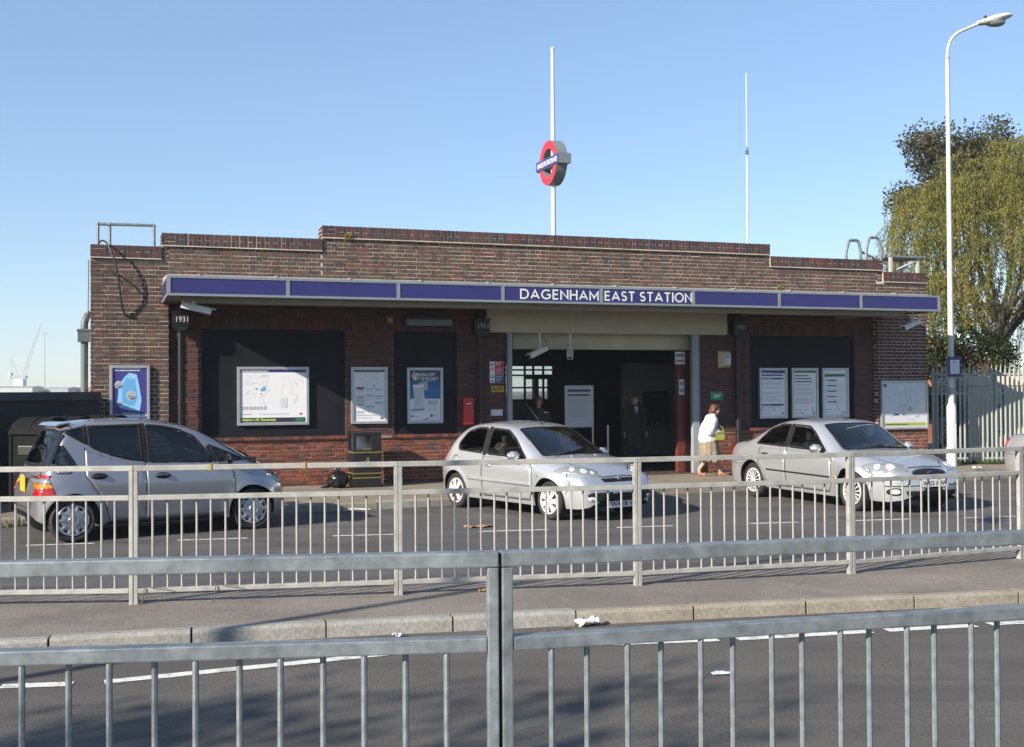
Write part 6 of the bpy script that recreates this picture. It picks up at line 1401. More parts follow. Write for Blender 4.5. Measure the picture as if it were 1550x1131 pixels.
# ------------------------------------------------------------------ people
mat('skin', (.46, .27, .19), .5, var=.06, vscale=12); mat('hair_auburn', (.075, .026, .012), .55, var=.4, vscale=30); mat('hair_brown', (.07, .035, .018), .6, var=.4, vscale=30); mat('hair_fair', (.17, .10, .05), .6, var=.3, vscale=30)
mat('jacket_white', (.66, .65, .65), .8, var=.05, vscale=8, bump=.35, bscale=14); mat('skirt_khaki', (.23, .19, .135), .85, var=.28, vscale=14, bump=.4, bscale=20); mat('coat_dark', (.024, .020, .017), .85, var=.2, vscale=8, bump=.3, bscale=18)
mat('trouser_dark', (.022, .024, .03), .85, bump=.3, bscale=18); mat('shirt_pale', (.45, .50, .62), .7); mat('tie_blue', (.03, .035, .12), .6); mat('sandal', (.30, .13, .07), .6); mat('shoe_black', (.012, .012, .012), .35)
mat('bag_lime', (.22, .23, .05), .5, var=.12, vscale=6); mat('eye_dark', (.015, .012, .01), .3); mat('lip', (.36, .13, .11), .5); mat('collar_grey', (.28, .34, .36), .8)
def blob(name, parts, m, parent, vox=.013, sm=4, fix=None):
    """PARTS: tapered limbs (p0, p1, r0, r1) and ellipsoids (centre, (rx, ry, rz)); fused into one continuous surface"""
    b = MB()
    for p in parts:
        if len(p) == 2: b.ball(p[0], p[1], 14, 10)
        else:
            a, c, ra, rc = p; a, c = Vector(a), Vector(c); b.ball(a, ra, 12, 8); b.ball(c, rc, 12, 8); b.tube([a, c], [ra, rc], 12)
    o = link('shape', b.mesh('shape', m), None)
    r = o.modifiers.new('r', 'REMESH'); r.mode = 'VOXEL'; r.voxel_size = vox; r.use_smooth_shade = True
    s = o.modifiers.new('s', 'SMOOTH'); s.factor = .5; s.iterations = sm
    me = evaluated(o, name); bpy.data.objects.remove(o)
    if fix:
        for v in me.vertices: v.co = fix(v.co)
    me.materials.clear(); me.materials.append(m); me.polygons.foreach_set('use_smooth', [True] * len(me.polygons))
    return link(name, me, parent)
def hand_parts(w, d, palm_n, curl=.35, k=1.0):
    """palm, four bent fingers and a thumb from the wrist W along D; PALM_N points out of the palm"""
    w, d, n = Vector(w), Vector(d).normalized(), Vector(palm_n).normalized(); s = d.cross(n).normalized(); o = []
    for i in (-1, 0, 1): o.append((w + s * .02 * i * k, w + d * .08 * k + s * .024 * i * k, .017 * k, .015 * k))
    for i, L in ((-1.5, .062), (-.5, .074), (.5, .079), (1.5, .070)):
        a = w + d * .085 * k + s * .019 * i * k; e1 = (d + n * curl).normalized(); e2 = (d + n * curl * 2.6).normalized(); m_ = a + e1 * L * .5 * k
        o.append((a, m_, .0105 * k, .0095 * k)); o.append((m_, m_ + e2 * L * .5 * k, .0095 * k, .008 * k))
    b = w + d * .03 * k + s * .028 * k; t = b + (d * .7 + s * .7 + n * .2).normalized() * .035 * k; o.append((b, t, .014 * k, .011 * k)); o.append((t, t + (d * .9 + s * .1 + n * .4).normalized() * .03 * k, .011 * k, .009 * k))
    return o
def head_parts(c, f, h=.225):
    """skull, jaw, nose, ears; F is the way the face looks"""
    c, f = Vector(c), Vector(f).normalized(); s = Vector((-f.y, f.x, 0)).normalized(); u = s.cross(f) * -1; u = Vector((0, 0, 1)) if u.z < .2 else u; k = h / .225
    P_ = lambda a, b, z: c + f * a * k + s * b * k + u * z * k
    o = [(P_(-.015, 0, .025), (.085 * k, .078 * k, .092 * k)), (P_(.028, 0, -.02), (.062 * k, .060 * k, .080 * k)), (P_(.045, 0, -.075), (.036 * k, .036 * k, .030 * k)), (P_(.085, 0, .02), P_(.103, 0, -.022), .010 * k, .016 * k), (P_(.094, .012, -.025), P_(.094, -.012, -.025), .010 * k, .010 * k),
         (P_(.072, .034, .034), P_(.076, -.034, .034), .016 * k, .016 * k), (P_(.078, .02, -.055), P_(.078, -.02, -.055), .012 * k, .012 * k)]
    for e in (-1, 1): o.append((P_(-.01, e * .080, -.005), (.018 * k, .010 * k, .032 * k))); o.append((P_(.06, e * .045, -.02), (.022 * k, .018 * k, .024 * k)))
    return o, P_
def face(P_, parent, body):
    b = MB()
    for e in (-1, 1): b.ball(P_(.083, e * .031, .012), .0085, 8, 6)
    b.build('eye', M['eye_dark'], body, True); b = MB(); b.tube([P_(.088, .022, -.057), P_(.093, 0, -.056), P_(.088, -.022, -.057)], [.004, .006, .004], 6); b.build('mouth', M['lip'], body, True)
    b = MB()
    for e in (-1, 1): b.tube([P_(.086, e * .016, .034), P_(.086, e * .046, .036)], [.005, .004], 5)
    b.build('eyebrow', M['hair_brown'], body, True)
def hair(P_, m, parent, body, long=0.0, bun=False):
    ps = [(P_(-.022, 0, .040), (.094, .090, .088)), (P_(.030, 0, .085), (.055, .066, .040)), (P_(-.07, 0, -.02), (.045, .075, .075))]
    if long: ps += [(P_(-.085, 0, -.03), P_(-.075, 0, -.03 - long), .05, .055), (P_(-.03, .07, .0), P_(-.04, .07, -.02 - long * .6), .03, .03), (P_(-.03, -.07, .0), P_(-.04, -.07, -.02 - long * .6), .03, .03)]
    if bun: ps.append((P_(-.125, 0, .035), (.045, .045, .045)))
    return blob('hair', ps, m, body, .011, 2, lambda co: co + Vector((0, 0, 1)) * .006 * noise.noise(co * 45))

# woman in white, walking right past the entrance (local x is her way forward)
wp = thing('person', 'woman in a white jacket and khaki skirt walking past the entrance with a lime bag', 'person', (3.93, 23.22, -.01), R(6), 'people at the station')
hp, PW = head_parts((.145, 0, 1.325), (1, -.12, -.16), .212)
L_ = []
L_ += [((0, .075, .70), (.15, .075, .41), .085, .06), ((.15, .075, .41), (.26, .08, .11), .054, .036), ((.26, .08, .10), (.28, .08, .055), .036, .032), ((.26, .08, .04), (.40, .085, .045), .032, .022)]
L_ += [((0, -.075, .70), (-.02, -.08, .40), .085, .058), ((-.02, -.08, .40), (-.21, -.08, .15), .054, .036), ((-.21, -.08, .14), (-.205, -.08, .08), .036, .034), ((-.20, -.08, .06), (-.09, -.085, .03), .032, .024)]
L_ += [((0, 0, .72), (.02, 0, .95), .135, .12), ((.02, 0, .95), (.075, 0, 1.13), .12, .105), ((.08, 0, 1.15), (.13, 0, 1.26), .05, .046), ((.08, .13, 1.13), (.08, -.13, 1.13), .05, .05)]
for sg in (-1, 1):
    sh, el, wr = Vector((.07, .165 * sg, 1.11)), Vector((-.02, .20 * sg, .88)), Vector((.215, .115 * sg, .89)); L_ += [(sh, el, .045, .038), (el, wr, .036, .024)] + hand_parts(wr, (1, -.25 * sg, -.05), (0, -sg, -.35), .75, .85)
body = blob('body', L_ + hp, M['skin'], wp, .010, 3)
face(PW, wp, body); hair(PW, M['hair_auburn'], wp, body, .035, False)
J = [((-.01, 0, .76), (.01, 0, .93), .195, .185), ((.01, 0, .93), (.065, 0, 1.11), .185, .145), ((.075, .125, 1.12), (.075, -.125, 1.12), .066, .066), ((.05, 0, 1.0), (.10, 0, 1.17), .12, .075), ((-.07, 0, .76), (-.04, 0, 1.0), .12, .11)]
for sg in (-1, 1): J += [((.07, .165 * sg, 1.11), (-.02, .205 * sg, .88), .078, .072), ((-.02, .205 * sg, .88), (.175, .13 * sg, .89), .070, .048)]
jk = blob('jacket', J, M['jacket_white'], wp, .013, 2, lambda co: co + Vector((noise.noise(co * 11), noise.noise(co * 11 + Vector((9, 0, 0))), noise.noise(co * 9 + Vector((0, 7, 0))))) * .011)
blob('collar', [((.02, .05, 1.17), (.02, -.05, 1.17), .05, .05), ((.0, 0, 1.10), (.03, 0, 1.2), .06, .05)], M['collar_grey'], jk, .012, 2)
b = MB(); n = 48; rows = [(.84, .155, .17, 0), (.72, .185, .18, .004), (.60, .20, .185, .008), (.48, .215, .19, .014), (.42, .225, .195, .018), (.405, .215, .19, .004), (.36, .25, .215, .030), (.30, .28, .235, .042)]; vs = []; fs = []
for j, (z, rx, ry, w) in enumerate(rows):
    for k in range(n):
        a = 2 * math.pi * k / n; q = 1 + w / .2 * math.sin(a * 11 + j * .5 + math.sin(a * 3)); vs.append((.035 * (.84 - z) / .5 + rx * q * math.cos(a), ry * q * math.sin(a), z + .012 * math.sin(a * 5) * (j > 5)))
for j in range(len(rows) - 1):
    for k in range(n): a = j * n + k; c_ = j * n + (k + 1) % n; fs.append((a, c_, c_ + n, a + n))
b.add(vs, fs); o = b.build('skirt', M['skirt_khaki'], wp, True); md = o.modifiers.new('cloth', 'SOLIDIFY'); md.thickness = .006
for (hx, y, pitch) in ((.25, .082, 0.0), (-.225, -.082, .22)):
    q = MB(); q.cbox(hx - .02, hx + .20, y - .042, y + .042, .0, .022, .008); q.tube([(hx + .12, y - .045, .02), (hx + .12, y, .072), (hx + .12, y + .045, .02)], .012, 6); q.tube([(hx, y - .04, .025), (hx - .02, y, .06), (hx, y + .04, .025)], .008, 6); so = q.build('sandal', M['sandal'], wp, 'auto')
bg_ = thing('shoulder_bag', 'lime green bag held in front by the woman in white', 'bag', (wp.location.x + .20, wp.location.y - .13, .70), R(6))
q = MB(); pr = [(-.11, 0), (.11, 0), (.125, .10), (.10, .20), (-.10, .20), (-.125, .10)]; q.prism(pr, -.05, .05, 'y'); me = q.mesh('bag', M['bag_lime'], 'auto'); o = link('bag', me, bg_); md = o.modifiers.new('soft', 'BEVEL'); md.width = .03; md.segments = 3
q = MB(); q.tube(bez([(-.09, 0, .19), (-.07, .0, .34), (.07, 0, .34), (.09, 0, .19)], 16), .010, 8); q.build('handle', M['bag_lime'], bg_, True)
q = MB(); q.box(-.102, .102, -.053, -.05, .15, .165); q.build('zip', M['ink_dark'], bg_)

def standing(label, loc, rot, coat, hairm, h=1.62, long_coat=True, look=(1, 0, -.12), shirt=True):
    k = h / 1.75; t = thing('person', label, 'person', loc, rot, 'people at the station'); V = lambda x, y, z: Vector((x, y, z)) * k
    hp, PF = head_parts(V(.05, 0, 1.63), look, .225 * k)
    Lb = [(V(0, .09, .93), V(.02, .10, .50), .085 * k, .06 * k), (V(.02, .10, .50), V(0, .10, .09), .055 * k, .04 * k), (V(0, -.09, .93), V(-.01, -.10, .50), .085 * k, .06 * k), (V(-.01, -.10, .50), V(-.05, -.10, .09), .055 * k, .04 * k),
          (V(0, 0, .95), V(.01, 0, 1.2), .13 * k, .14 * k), (V(.01, 0, 1.2), V(.02, 0, 1.38), .14 * k, .12 * k), (V(.02, .16, 1.42), V(.02, -.16, 1.42), .06 * k, .06 * k), (V(.02, 0, 1.42), V(.045, 0, 1.55), .058 * k, .052 * k)]
    hands = []
    for sg in (-1, 1):
        sh, el, wr = V(.01, .205 * sg, 1.40), V(-.03, .265 * sg, 1.12), V(.06, .27 * sg, .87); Lb += [(sh, el, .052 * k, .042 * k), (el, wr, .04 * k, .028 * k)] + hand_parts(wr, (.15, .02 * sg, -1), (.1, -sg, 0), .4, .95 * k)
    body = blob('body', Lb + hp, M['skin'], t, .011, 3); face(PF, t, body); hair(PF, hairm, t, body)
    C = [(V(0, 0, .98), V(.01, 0, 1.2), .175 * k, .17 * k), (V(.01, 0, 1.2), V(.02, 0, 1.38), .17 * k, .145 * k), (V(.015, .17, 1.41), V(.015, -.17, 1.41), .082 * k, .082 * k), (V(0, .09, 1.3), V(0, .07, .9), .11 * k, .14 * k), (V(0, -.09, 1.3), V(0, -.07, .9), .11 * k, .14 * k)]
    if long_coat: C += [(V(0, .07, .95), V(.01, .09, .62), .15 * k, .15 * k), (V(0, -.07, .95), V(-.01, -.09, .62), .15 * k, .15 * k)]
    for sg in (-1, 1): C += [(V(.01, .205 * sg, 1.40), V(-.03, .27 * sg, 1.12), .075 * k, .066 * k), (V(-.03, .27 * sg, 1.12), V(.052, .275 * sg, .90), .064 * k, .05 * k)]
    ct = blob('coat', C, coat, t, .014, 2, lambda co: co + Vector((noise.noise(co * 9), noise.noise(co * 9 + Vector((5, 0, 0))), 0)) * .010)
    tr = [(V(0, .09, .93), V(.02, .10, .50), .105 * k, .082 * k), (V(.02, .10, .50), V(0, .10, .08), .08 * k, .072 * k), (V(0, -.09, .93), V(-.01, -.10, .50), .105 * k, .082 * k), (V(-.01, -.10, .50), V(-.05, -.10, .08), .08 * k, .072 * k)]
    blob('trousers', tr, M['trouser_dark'], t, .014, 2)
    for y, x in ((.10, 0), (-.10, -.05)): q = MB(); q.ball(V(x + .06, y, .035), (.13 * k, .048 * k, .05 * k), 12, 8); q.v = [(a, b_, max(0.0, c_)) for a, b_, c_ in q.v]; q.build('shoe', M['shoe_black'], t, True)
    if shirt:
        q = MB(); P3 = [(1.47, .045), (1.40, .035), (1.30, .004)]; q.add([V(.166 if i else .12, s_ * w, z) for i, (z, w) in enumerate(P3) for s_ in (-1, 1)] , [(0, 1, 3, 2), (2, 3, 5, 4)])
        o = q.build('shirt', M['shirt_pale'], ct); md = o.modifiers.new('t', 'SOLIDIFY'); md.thickness = .02; md.offset = 0
        q = MB(); q.prism([(.0, 1.30), (.012, 1.42), (-.012, 1.42)], .0, .008, 'y'); q.v = [tuple(Vector((.178 - y_ , x_, z_)) * k) for x_, y_, z_ in q.v]; q.build('tie', M['tie_blue'], ct)
    return t
pa = W3(11.12, -.004, -1.55)
standing('man in a long dark coat and pale open collar standing inside the entrance', pa, R(-78), M['coat_dark'], M['hair_brown'], 1.64, True, (1, .30, -.10))
pb = W3(8.72, -.004, -1.15)
t = standing('person in black with short fair hair inside the entrance, behind the hatchback roof', pb, R(-75), M['trouser_dark'], M['hair_fair'], 1.60, False, (1, -.2, -.15), False)
b = MB(); b.box(.135, .145, .10, .17, 1.265, 1.285); b.build('name_badge', M['ink_white'], t)
pc = W3(8.10, -.004, -2.6)
standing('person in dark clothes far back in the booking hall by the left windows', pc, R(-60), M['trouser_dark'], M['hair_brown'], 1.62, False, (1, 0, -.1), False)

# booking hall furniture
t = thing('notice_board', 'grey notice board on two legs inside the booking hall', 'notice board', W3(9.62, -.004, -1.9), YAW)
for x in (.02, .66): q = MB(); q.box(x - .018, x + .018, -.02, .02, 0, 1.0); q.build('leg', M['steel'], t); q = MB(); q.box(x - .018, x + .018, -.25, .25, 0, .03); q.build('foot', M['steel'], t)
q = MB(); q.cbox(0, .68, -.03, .03, .92, 1.84, .008); q.build('frame', M['case_metal'], t); q = MB(); q.box(.03, .65, -.034, -.03, .95, 1.81); sh = q.build('sheet', M['ink_pale_grey'], t)
p = Print(); p.y = -.0345; p.rect(.07, 1.70, .60, 1.75, 'ink_blue'); p.rect(.07, 1.61, .58, 1.645, 'ink_dark'); p.lines(.08, .58, 1.54, 12, .035, .010, 'ink_grey'); p.done(sh)
t = thing('barrier_post', 'thin white barrier post beside the hall notice board', 'post', W3(10.42, -.004, -1.4), YAW); q = MB(); q.tube([(0, 0, 0), (0, 0, .98)], .022, 10); q.build('post', M['white_paint'], t, 'auto'); q = MB(); q.tube([(0, 0, 0), (0, 0, .02)], .13, 16); q.build('base', M['black_plastic'], t)
t = thing('payphone', 'black payphone with a steel cord on the pale hall wall', 'telephone', W3(12.30, 1.0, -3.055), YAW)
q = MB(); q.cbox(-.16, .16, -.14, 0, 0, .55, .02); bo = q.build('body', M['black_plastic'], t); q = MB(); q.tube([(-.11, -.17, .12), (-.11, -.17, .42)], .022, 8); q.ball((-.11, -.16, .12), .035); q.ball((-.11, -.16, .42), .035); q.build('handset', M['black_plastic'], bo, True)
q = MB(); q.tube(bez([(-.11, -.16, .10), (-.2, -.2, -.2), (-.02, -.2, -.3), (0, -.1, .0)], 16), .009, 6); q.build('cord', M['chrome'], bo, True); q = MB(); q.cbox(-.24, .24, -.36, -.0, .62, .70, .02); q.cbox(-.24, -.21, -.36, 0, -.1, .62, .008); q.cbox(.21, .24, -.36, 0, -.1, .62, .008); q.build('hood', M['hall_tile_dark'], bo)
t = thing('door_notice', 'white notice with black capitals on the brown door, the upper one', 'sign', W3(11.50, 2.26, -.358), YAW); q = MB(); q.box(0, .23, -.004, 0, 0, .26); o = q.build('plate', M['paper'], t); p = Print(); p.y = -.0045
for k in range(9): p.rect(.015 + k * .023, .15, .030 + k * .023, .22, 'ink_dark'); p.rect(.015 + k * .023, .04, .030 + k * .023, .10, 'ink_dark')
p.done(o)
t = thing('door_notice', 'white notice in two lines on the brown door, the lower one', 'sign', W3(11.585, 1.62, -.358), YAW); q = MB(); q.box(0, .125, -.004, 0, 0, .32); o = q.build('plate', M['paper'], t); p = Print(); p.y = -.0045
for k in range(5): p.rect(.012 + k * .022, .20, .026 + k * .022, .28, 'ink_dark'); p.rect(.012 + k * .022, .05, .026 + k * .022, .13, 'ink_dark')
p.rect(0, .155, .125, .165, 'ink_grey'); p.done(o)
# ------------------------------------------------------------------ trees and shrubs
mat('bark', (.055, .045, .036), .95, var=.35, vscale=9, bump=.8, bscale=30)
leaf_mat('willow_leaf', [(0, (.095, .115, .026)), (.35, (.175, .19, .042)), (.7, (.27, .25, .058)), (1, (.33, .25, .065))], .5, .16)
leaf_mat('dark_leaf', [(0, (.032, .040, .018)), (.5, (.062, .068, .028)), (.85, (.11, .085, .04)), (1, (.18, .11, .045))], .3)
leaf_mat('shrub_leaf', [(0, (.016, .026, .010)), (.5, (.030, .045, .014)), (1, (.07, .075, .02))], .25)
def leaf(b, p, d, up, L, w):
    d = d.normalized(); s = d.cross(up); s = s.normalized() if s.length > 1e-4 else Vector((1, 0, 0)); o = len(b.v); e = p + d * L; m = p + d * L * .5
    b.v += [tuple(p), tuple(m + s * w), tuple(e), tuple(m - s * w)]; b.f.append([o, o + 1, o + 2, o + 3]); b.m.append(0)
def fastmesh(b, name, m): 
    me = bpy.data.meshes.new(name); me.from_pydata(b.v, [], b.f); me.materials.append(m); me.update(); return me
def rv(r): 
    while True:
        v = Vector((r.uniform(-1, 1), r.uniform(-1, 1), r.uniform(-1, 1)))
        if .05 < v.length < 1: return v.normalized()
def limbs(b, p, d, L, r, depth, rg, ends, spread=.6, up=.25):
    n = 5; pts = [p]; rs = [r]; q = p.copy()
    for i in range(n): d = (d + rv(rg) * .16 + Vector((0, 0, up * .15))).normalized(); q = q + d * L / n; pts.append(q.copy()); rs.append(r * (1 - .42 * (i + 1) / n))
    b.tube(pts, rs, 8 if depth > 1 else 6, False)
    ends.append((q.copy(), d.copy(), depth))
    if depth > 0:
        for k in range(rg.choice((2, 3, 3))):
            t = rg.uniform(.5, 1); i = min(n, max(1, int(t * n))); nd = (d + rv(rg) * spread + Vector((0, 0, up))).normalized(); limbs(b, pts[i], nd, L * rg.uniform(.6, .85), rs[i] * .68, depth - 1, rg, ends, spread, up)
def willow(name, label, base, H, Rr, seed, nst):
    rg = random.Random(seed); t = thing(name, label, 'tree', base, 0, None); b = MB(); ends = []
    p = Vector((0, 0, 0)); b.tube([(0, 0, -.6), (.05, 0, H * .2), (-.05, .1, H * .36)], [.27, .20, .17], 12, False)
    for k in range(7):
        a = 2 * math.pi * k / 7 + rg.uniform(-.3, .3); limbs(b, Vector((-.05, .1, H * .34)), Vector((math.cos(a) * .8, math.sin(a) * .8, .9)), H * .24, .10, 2, rg, ends, .75, .3)
    b.build('trunk', M['bark'], t, True)
    c = MB(); tw = MB(); hubs = []
    while len(hubs) < 96:
        a = rg.uniform(0, 2 * math.pi); f = math.sqrt(rg.uniform(.02, 1)); lump = 1 + .20 * math.sin(a * 3 + seed) + .14 * math.sin(a * 5 + 1)
        x, y = Rr * lump * f * math.cos(a), Rr * lump * f * math.sin(a); z = H * (.97 - .46 * f ** 1.9) + rg.gauss(0, .35)
        if x < -3.0: continue
        if all((Vector((x, y, z)) - h).length > .55 for h in hubs): hubs.append(Vector((x, y, z)))
    for hb in hubs:
        rad = rg.uniform(.22, .55); f = Vector((hb.x, hb.y, 0)).length / Rr; ln0 = rg.uniform(.14, .36) * H * (.65 + .7 * f); sway0 = rv(rg) * .05; a = math.atan2(hb.y, hb.x); tone = rg.random()
        for i in range(int(nst * rad / 30)):
            o = rv(rg) * rad * rg.random() ** .5; q = hb + Vector((o.x, o.y, abs(o.z) * .5)); ln = ln0 * rg.uniform(.45, 1.1)
            n = max(6, int(ln / .085)); vel = Vector((math.cos(a), math.sin(a), 0)) * rg.uniform(.1, .5) + Vector((o.x, o.y, .4)); sway = sway0 + rv(rg) * .02; pts = [q.copy()]
            for k in range(n):
                vel = (vel * .80 + Vector((0, 0, -.35)) + sway).normalized() if k > 2 else (vel + Vector((0, 0, -.1)))
                q = q + vel.normalized() * (ln / n)
                if q.z < (3.7 + .5 * math.sin(a * 5 + hb.x) if q.x < .75 else 1.6 + .5 * math.sin(a * 5)): break
                pts.append(q.copy())
                for j in range(2):
                    leaf(c, q + rv(rg) * .03, Vector((0, 0, -1)) + rv(rg) * .75, rv(rg), rg.uniform(.08, .15), rg.uniform(.011, .019))
            if len(pts) > 3 and i % 4 == 0: tw.tube(pts[::3] + [pts[-1]], .006, 3, False)
    # inner dark leaf mass on the limbs
    for e, d, dep in ends:
        for k in range(26): leaf(c, e + rv(rg) * rg.uniform(.1, .9), rv(rg) + Vector((0, 0, -.8)), rv(rg), rg.uniform(.09, .15), .018)
    tw.build('twigs', M['bark'], t, True); link('crown', fastmesh(c, 'crown', M['willow_leaf']), t); return t
def broad(name, label, base, H, Rr, seed, nl, m, z0=.35, Ls=(.10, .17), cat='tree', depth=3, sq=.8, trunk=.2):
    rg = random.Random(seed); t = thing(name, label, cat, base, 0, None); b = MB(); ends = []
    if trunk: b.tube([(0, 0, -.5), (.03, .02, H * z0)], [trunk, trunk * .75], 10, False)
    for k in range(5 if trunk else 6):
        a = 2 * math.pi * k / 5 + rg.uniform(-.4, .4); limbs(b, Vector((.03, .02, H * z0 * (.95 if trunk else .2))), Vector((math.cos(a) * .7, math.sin(a) * .7, 1.0)), H * (1 - z0) * .42, (trunk or .05) * .5, depth, rg, ends, .7, .2)
    b.build('trunk', M['bark'], t, True); c = MB(); C0 = Vector((0, 0, H * (z0 + 1) / 2))
    E = [e for e, d, dep in ends]; fit = []
    for e in E:
        q = e - C0; k = math.sqrt((q.x / Rr) ** 2 + (q.y / Rr) ** 2 + (q.z / (H * (1 - z0) / 2)) ** 2); fit.append(C0 + q / max(1, k))
    cl = [(e, rg.uniform(.35, .75) * Rr * .42) for e in fit]
    per = max(8, nl // max(1, len(cl)))
    for e, r_ in cl:
        for k in range(per):
            o = rv(rg) * r_ * rg.random() ** .45; o.z *= sq; leaf(c, e + o, rv(rg) + Vector((0, 0, -.35)), rv(rg), rg.uniform(*Ls), rg.uniform(*Ls) * .32)
    link('crown', fastmesh(c, 'crown', m), t); return t
willow('willow_tree', 'large yellow-green weeping willow behind the palisade fence', (14.75, 35.0, -.4), 9.4, 3.95, 5, 1700)
broad('tall_tree', 'dark leafy tree rising behind the weeping willow', (17.7, 42.0, -.4), 13.7, 3.3, 9, 36000, M['dark_leaf'], .34, (.10, .18))
broad('garden_tree', 'small dark tree at the right corner of the station, by the lamp column', (12.3, 33.0, -.4), 4.6, 1.7, 21, 9000, M['shrub_leaf'], .2, (.08, .14))
broad('shrub', 'dark green shrub behind the left end of the palisade fence', (10.3, 28.6, -.4), 2.9, 1.0, 31, 7000, M['shrub_leaf'], .08, (.05, .09), 'shrub', 2, .9, .05)
broad('shrub', 'leafy shrub behind the fence, left of the pale cabinet lid', (12.2, 31.2, -.4), 2.6, 1.3, 33, 6000, M['shrub_leaf'], .08, (.05, .10), 'shrub', 2, .9, .05)
broad('shrub', 'green shrub at the right edge of the picture, past the pale cabinet', (14.2, 30.2, -.4), 2.2, 1.3, 35, 6000, M['willow_leaf'], .08, (.05, .10), 'shrub', 2, .9, .05)
broad('shrub', 'low shrub far behind the fence, under the willow trunk', (15.2, 36.0, -.4), 2.4, 1.9, 37, 7000, M['shrub_leaf'], .08, (.06, .12), 'shrub', 2, .9, .05)
broad('street_tree', 'roadside tree on the near pavement whose shade falls on the road', (-11.0, -4.3, .2), 8.2, 1.9, 41, 950, M['dark_leaf'], .5, (.12, .2))
tw = MB()
rg = random.Random(3)
for k in range(2):
    x, z, lab = ((4.15, 4.62, 'tuft of weeds growing on the raised parapet, near its left end'), (13.45, 3.86, 'tuft of weeds growing from the parapet bricks above the right canopy'))[k]
    c = MB(); t = thing('weed_tuft', lab, 'plant', W3(x + .35, z, .02), YAW)
    for i in range(60): leaf(c, Vector((rg.gauss(0, .05), -abs(rg.gauss(.02, .02)), rg.gauss(0, .03))), rv(rg) + Vector((0, -.5, .4)), rv(rg), rg.uniform(.04, .09), .010)
    link('leaves', fastmesh(c, 'leaves', M['willow_leaf']), t)

# ------------------------------------------------------------------ far things
mat('house_brick', (.26, .10, .06), .9, var=.2, vscale=3); mat('house_roof', (.12, .06, .045), .85, var=.25, vscale=4); mat('chimney_pot', (.40, .12, .07), .8); mat('render_cream', (.50, .47, .40), .8, var=.06); mat('window_glass_far', (.03, .035, .04), .08)
t = thing('house', 'brick house with red chimney pots glimpsed through the willow', 'house', (22.4, 58, -.5), R(18))
q = MB(); q.box(-4, 4, 0, 8, 0, 2.6); q.build('wall', M['house_brick'], t)
q = MB(); q.prism([(-.4, 2.6), (4, 4.1), (8.4, 2.6)], -4.3, 4.3, 'x'); rfm = q.build('roof', M['house_roof'], t)
q = MB(); q.box(1.0, 2.4, 3.3, 4.1, 3.3, 4.35); q.box(.95, 2.45, 3.25, 4.15, 4.35, 4.45); ch = q.build('chimney', M['render_cream'], rfm)
for i in range(5): q = MB(); q.lathe([(.12, 4.45), (.10, 4.85), (.13, 4.87), (.13, 4.92), (.09, 4.92)], 10, 'z', (1.15 + i * .28, 3.7, 0)); q.build('chimney_pot', M['chimney_pot'], rfm)
for x in (-2.8, -.6, 1.6): q = MB(); q.box(x, x + 1.2, -.03, .02, 1.0, 2.1); w = q.build('window', M['window_glass_far'], t); q = MB(); q.box(x - .06, x + 1.26, -.05, -.031, .94, 1.0); q.box(x + .57, x + .63, -.05, -.031, 1.0, 2.1); q.build('sill', M['white_paint'], w)
t = thing('house', 'orange-tiled house corner just right of the station behind the shrubs', 'house', (16.8, 44, -.5), R(10))
q = MB(); q.box(-2.5, 2.5, 0, 6, 0, 2.3); q.build('wall', M['house_brick'], t); q = MB(); q.prism([(-.4, 2.3), (3, 3.7), (6.4, 2.3)], -2.7, 2.7, 'x'); q.build('roof', mat('roof_orange', (.36, .13, .06), .85, var=.25, vscale=3), t)
for x in (-1.8, .6): q = MB(); q.box(x, x + 1.1, -.03, .02, .9, 1.9); q.build('window', M['window_glass_far'], t)
# sheds on the skyline at the left
mat('shed_pale', (.42, .43, .43), .7, var=.08, vscale=.05); mat('shed_grey', (.30, .33, .35), .7, var=.1, vscale=.05); mat('shed_red', (.28, .12, .10), .8); mat('crane_white', (.50, .53, .56), .6)
sk = [(-205, 470, 20, 4.4, 'shed_pale', 'long low pale shed at the left end of the skyline'), (-185, 470, 9, 4.0, 'shed_grey', 'small grey shed on the skyline left of the crane'), (-176, 480, 14, 3.9, 'shed_red', 'low reddish shed on the skyline at the foot of the crane'), (-155, 470, 15, 4.9, 'shed_pale', 'white flat-roofed shed on the skyline right of the crane'), (-136, 460, 9, 3.6, 'shed_grey', 'low grey shed on the skyline beside a far tree'),
      (-121, 450, 13, 3.5, 'shed_pale', 'thin pale shed on the skyline in the middle of the low wall'), (-105, 440, 10, 3.9, 'shed_grey', 'dark-roofed shed on the skyline near the station corner'), (-94, 440, 5, 9.5, 'shed_red', 'red brick block on the skyline against the station downpipe')]
for x, y, w, h, m, lab in sk:
    t = thing('shed', lab, 'building', (x, y, -.5), 0, 'sheds on the skyline'); q = MB(); q.box(-w / 2, w / 2, 0, 12, 0, h + .5); q.build('wall', M[m], t); q = MB(); q.prism([(-.2, h + .5), (6, h + 1.1), (12.2, h + .5)], -w / 2 - .2, w / 2 + .2, 'x'); q.build('roof', M['shed_pale' if m == 'shed_grey' else 'shed_grey'], t)
for x, y, h in ((-130, 452, 6.5), (-112, 446, 5.2), (-187, 462, 5.6)):
    broad('far_tree', {-130: 'small far tree on the skyline, the taller of two right of the white shed', -112: 'small far tree on the skyline nearer the station', -187: 'small far tree on the skyline left of the crane base'}[x], (x, y, -.5), h, 2.6, int(-x), 500, M['dark_leaf'], .2, (.5, .9), 'tree', 1, .8, .2)
t = thing('tower_crane', 'distant white luffing crane with a raised jib on the left skyline', 'crane', (-332, 780, -.5), 0)
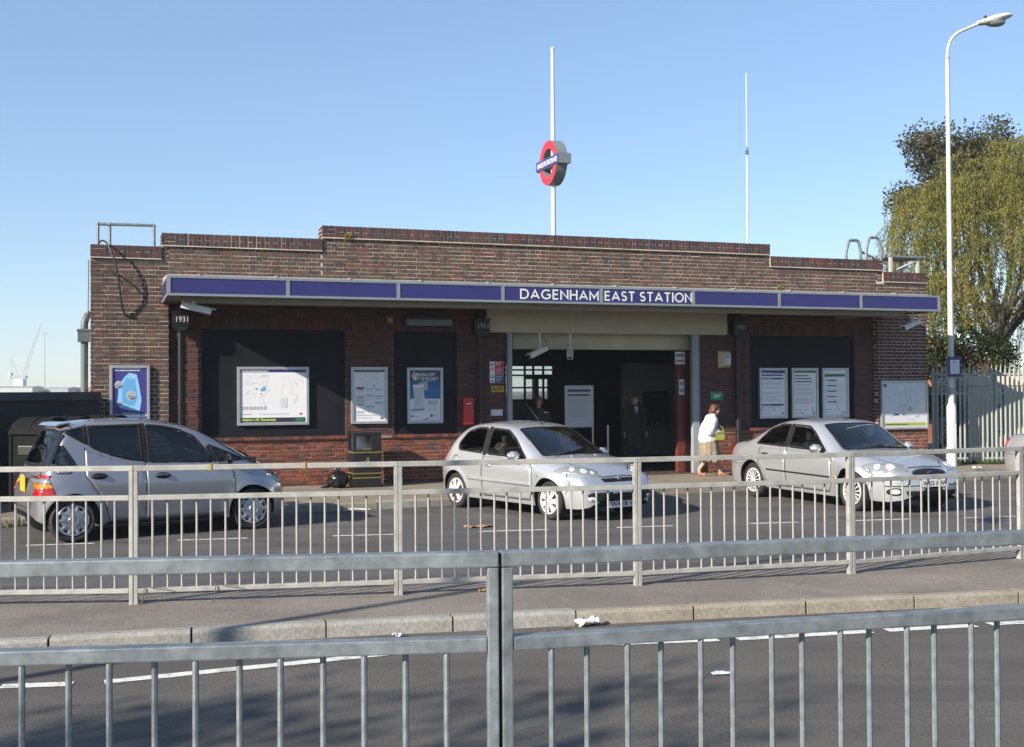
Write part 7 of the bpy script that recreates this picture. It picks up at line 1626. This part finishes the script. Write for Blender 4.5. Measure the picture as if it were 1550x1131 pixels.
q = MB(); q.box(-3.2, 3.2, -3, 3, 0, 12.5); q.build('base_drum', M['crane_white'], t); q = MB(); q.box(-6, 4.5, -2, 2, 12.8, 14.6); q.build('slewing_platform', M['shed_grey'], t); q = MB(); q.box(-7.5, -5.5, -2, 2, 12.5, 16.5); q.build('counterweight', M['crane_white'], t)
jb = MB(); A, Bp = Vector((2.2, 0, 14.5)), Vector((14, 0, 50)); dd = (Bp - A); n = 14
for k in range(n):
    f0, f1 = k / n, (k + 1) / n; w0, w1 = 1.1 * (1 - f0 * .6), 1.1 * (1 - f1 * .6); p0, p1 = A.lerp(Bp, f0), A.lerp(Bp, f1)
    for s in (-1, 1): jb.tube([p0 + Vector((s * w0, 0, 0)), p1 + Vector((s * w1, 0, 0))], .28, 4, False); jb.tube([p0 + Vector((s * w0, 0, 0)), p1 + Vector((-s * w1, 0, 0))], .14, 4, False)
jb.build('jib', M['crane_white'], t); q = MB(); q.tube([(-1, 0, 14.5), (-6.2, 0, 27)], .25, 4); q.tube([(-5.2, 0, 14.5), (-6.2, 0, 27)], .2, 4); q.tube([(-6.2, 0, 27), (2.6, 0, 16)], .14, 4); q.tube([(-6.2, 0, 27), (9, 0, 35)], .06, 3); q.build('back_mast', M['crane_white'], t)
t = thing('lamp_mast', 'thin far lamp mast right of the crane', 'mast', (-190, 470, -.5), 0); q = MB(); q.tube([(0, 0, 0), (0, 0, 27)], [.25, .12], 5); q.build('pole', M['shed_grey'], t); q = MB(); q.box(-1, 1, -.3, .3, 26.6, 27); q.build('head', M['shed_grey'], t)

# ------------------------------------------------------------------ the air: thin haze that pales the far skyline
hz = MB(); hz.box(-640, 640, -40, 900, -1.6, 56)
hm = bpy.data.materials.new('haze'); hm.use_nodes = True; t_ = hm.node_tree; t_.nodes.remove(t_.nodes['Principled BSDF']); pv = t_.nodes.new('ShaderNodeVolumePrincipled'); pv.inputs['Color'].default_value = (.86, .92, 1, 1); pv.inputs['Density'].default_value = .0004; t_.links.new(pv.outputs[0], t_.nodes['Material Output'].inputs['Volume'])
hz.build('haze', hm, None, kind='stuff')
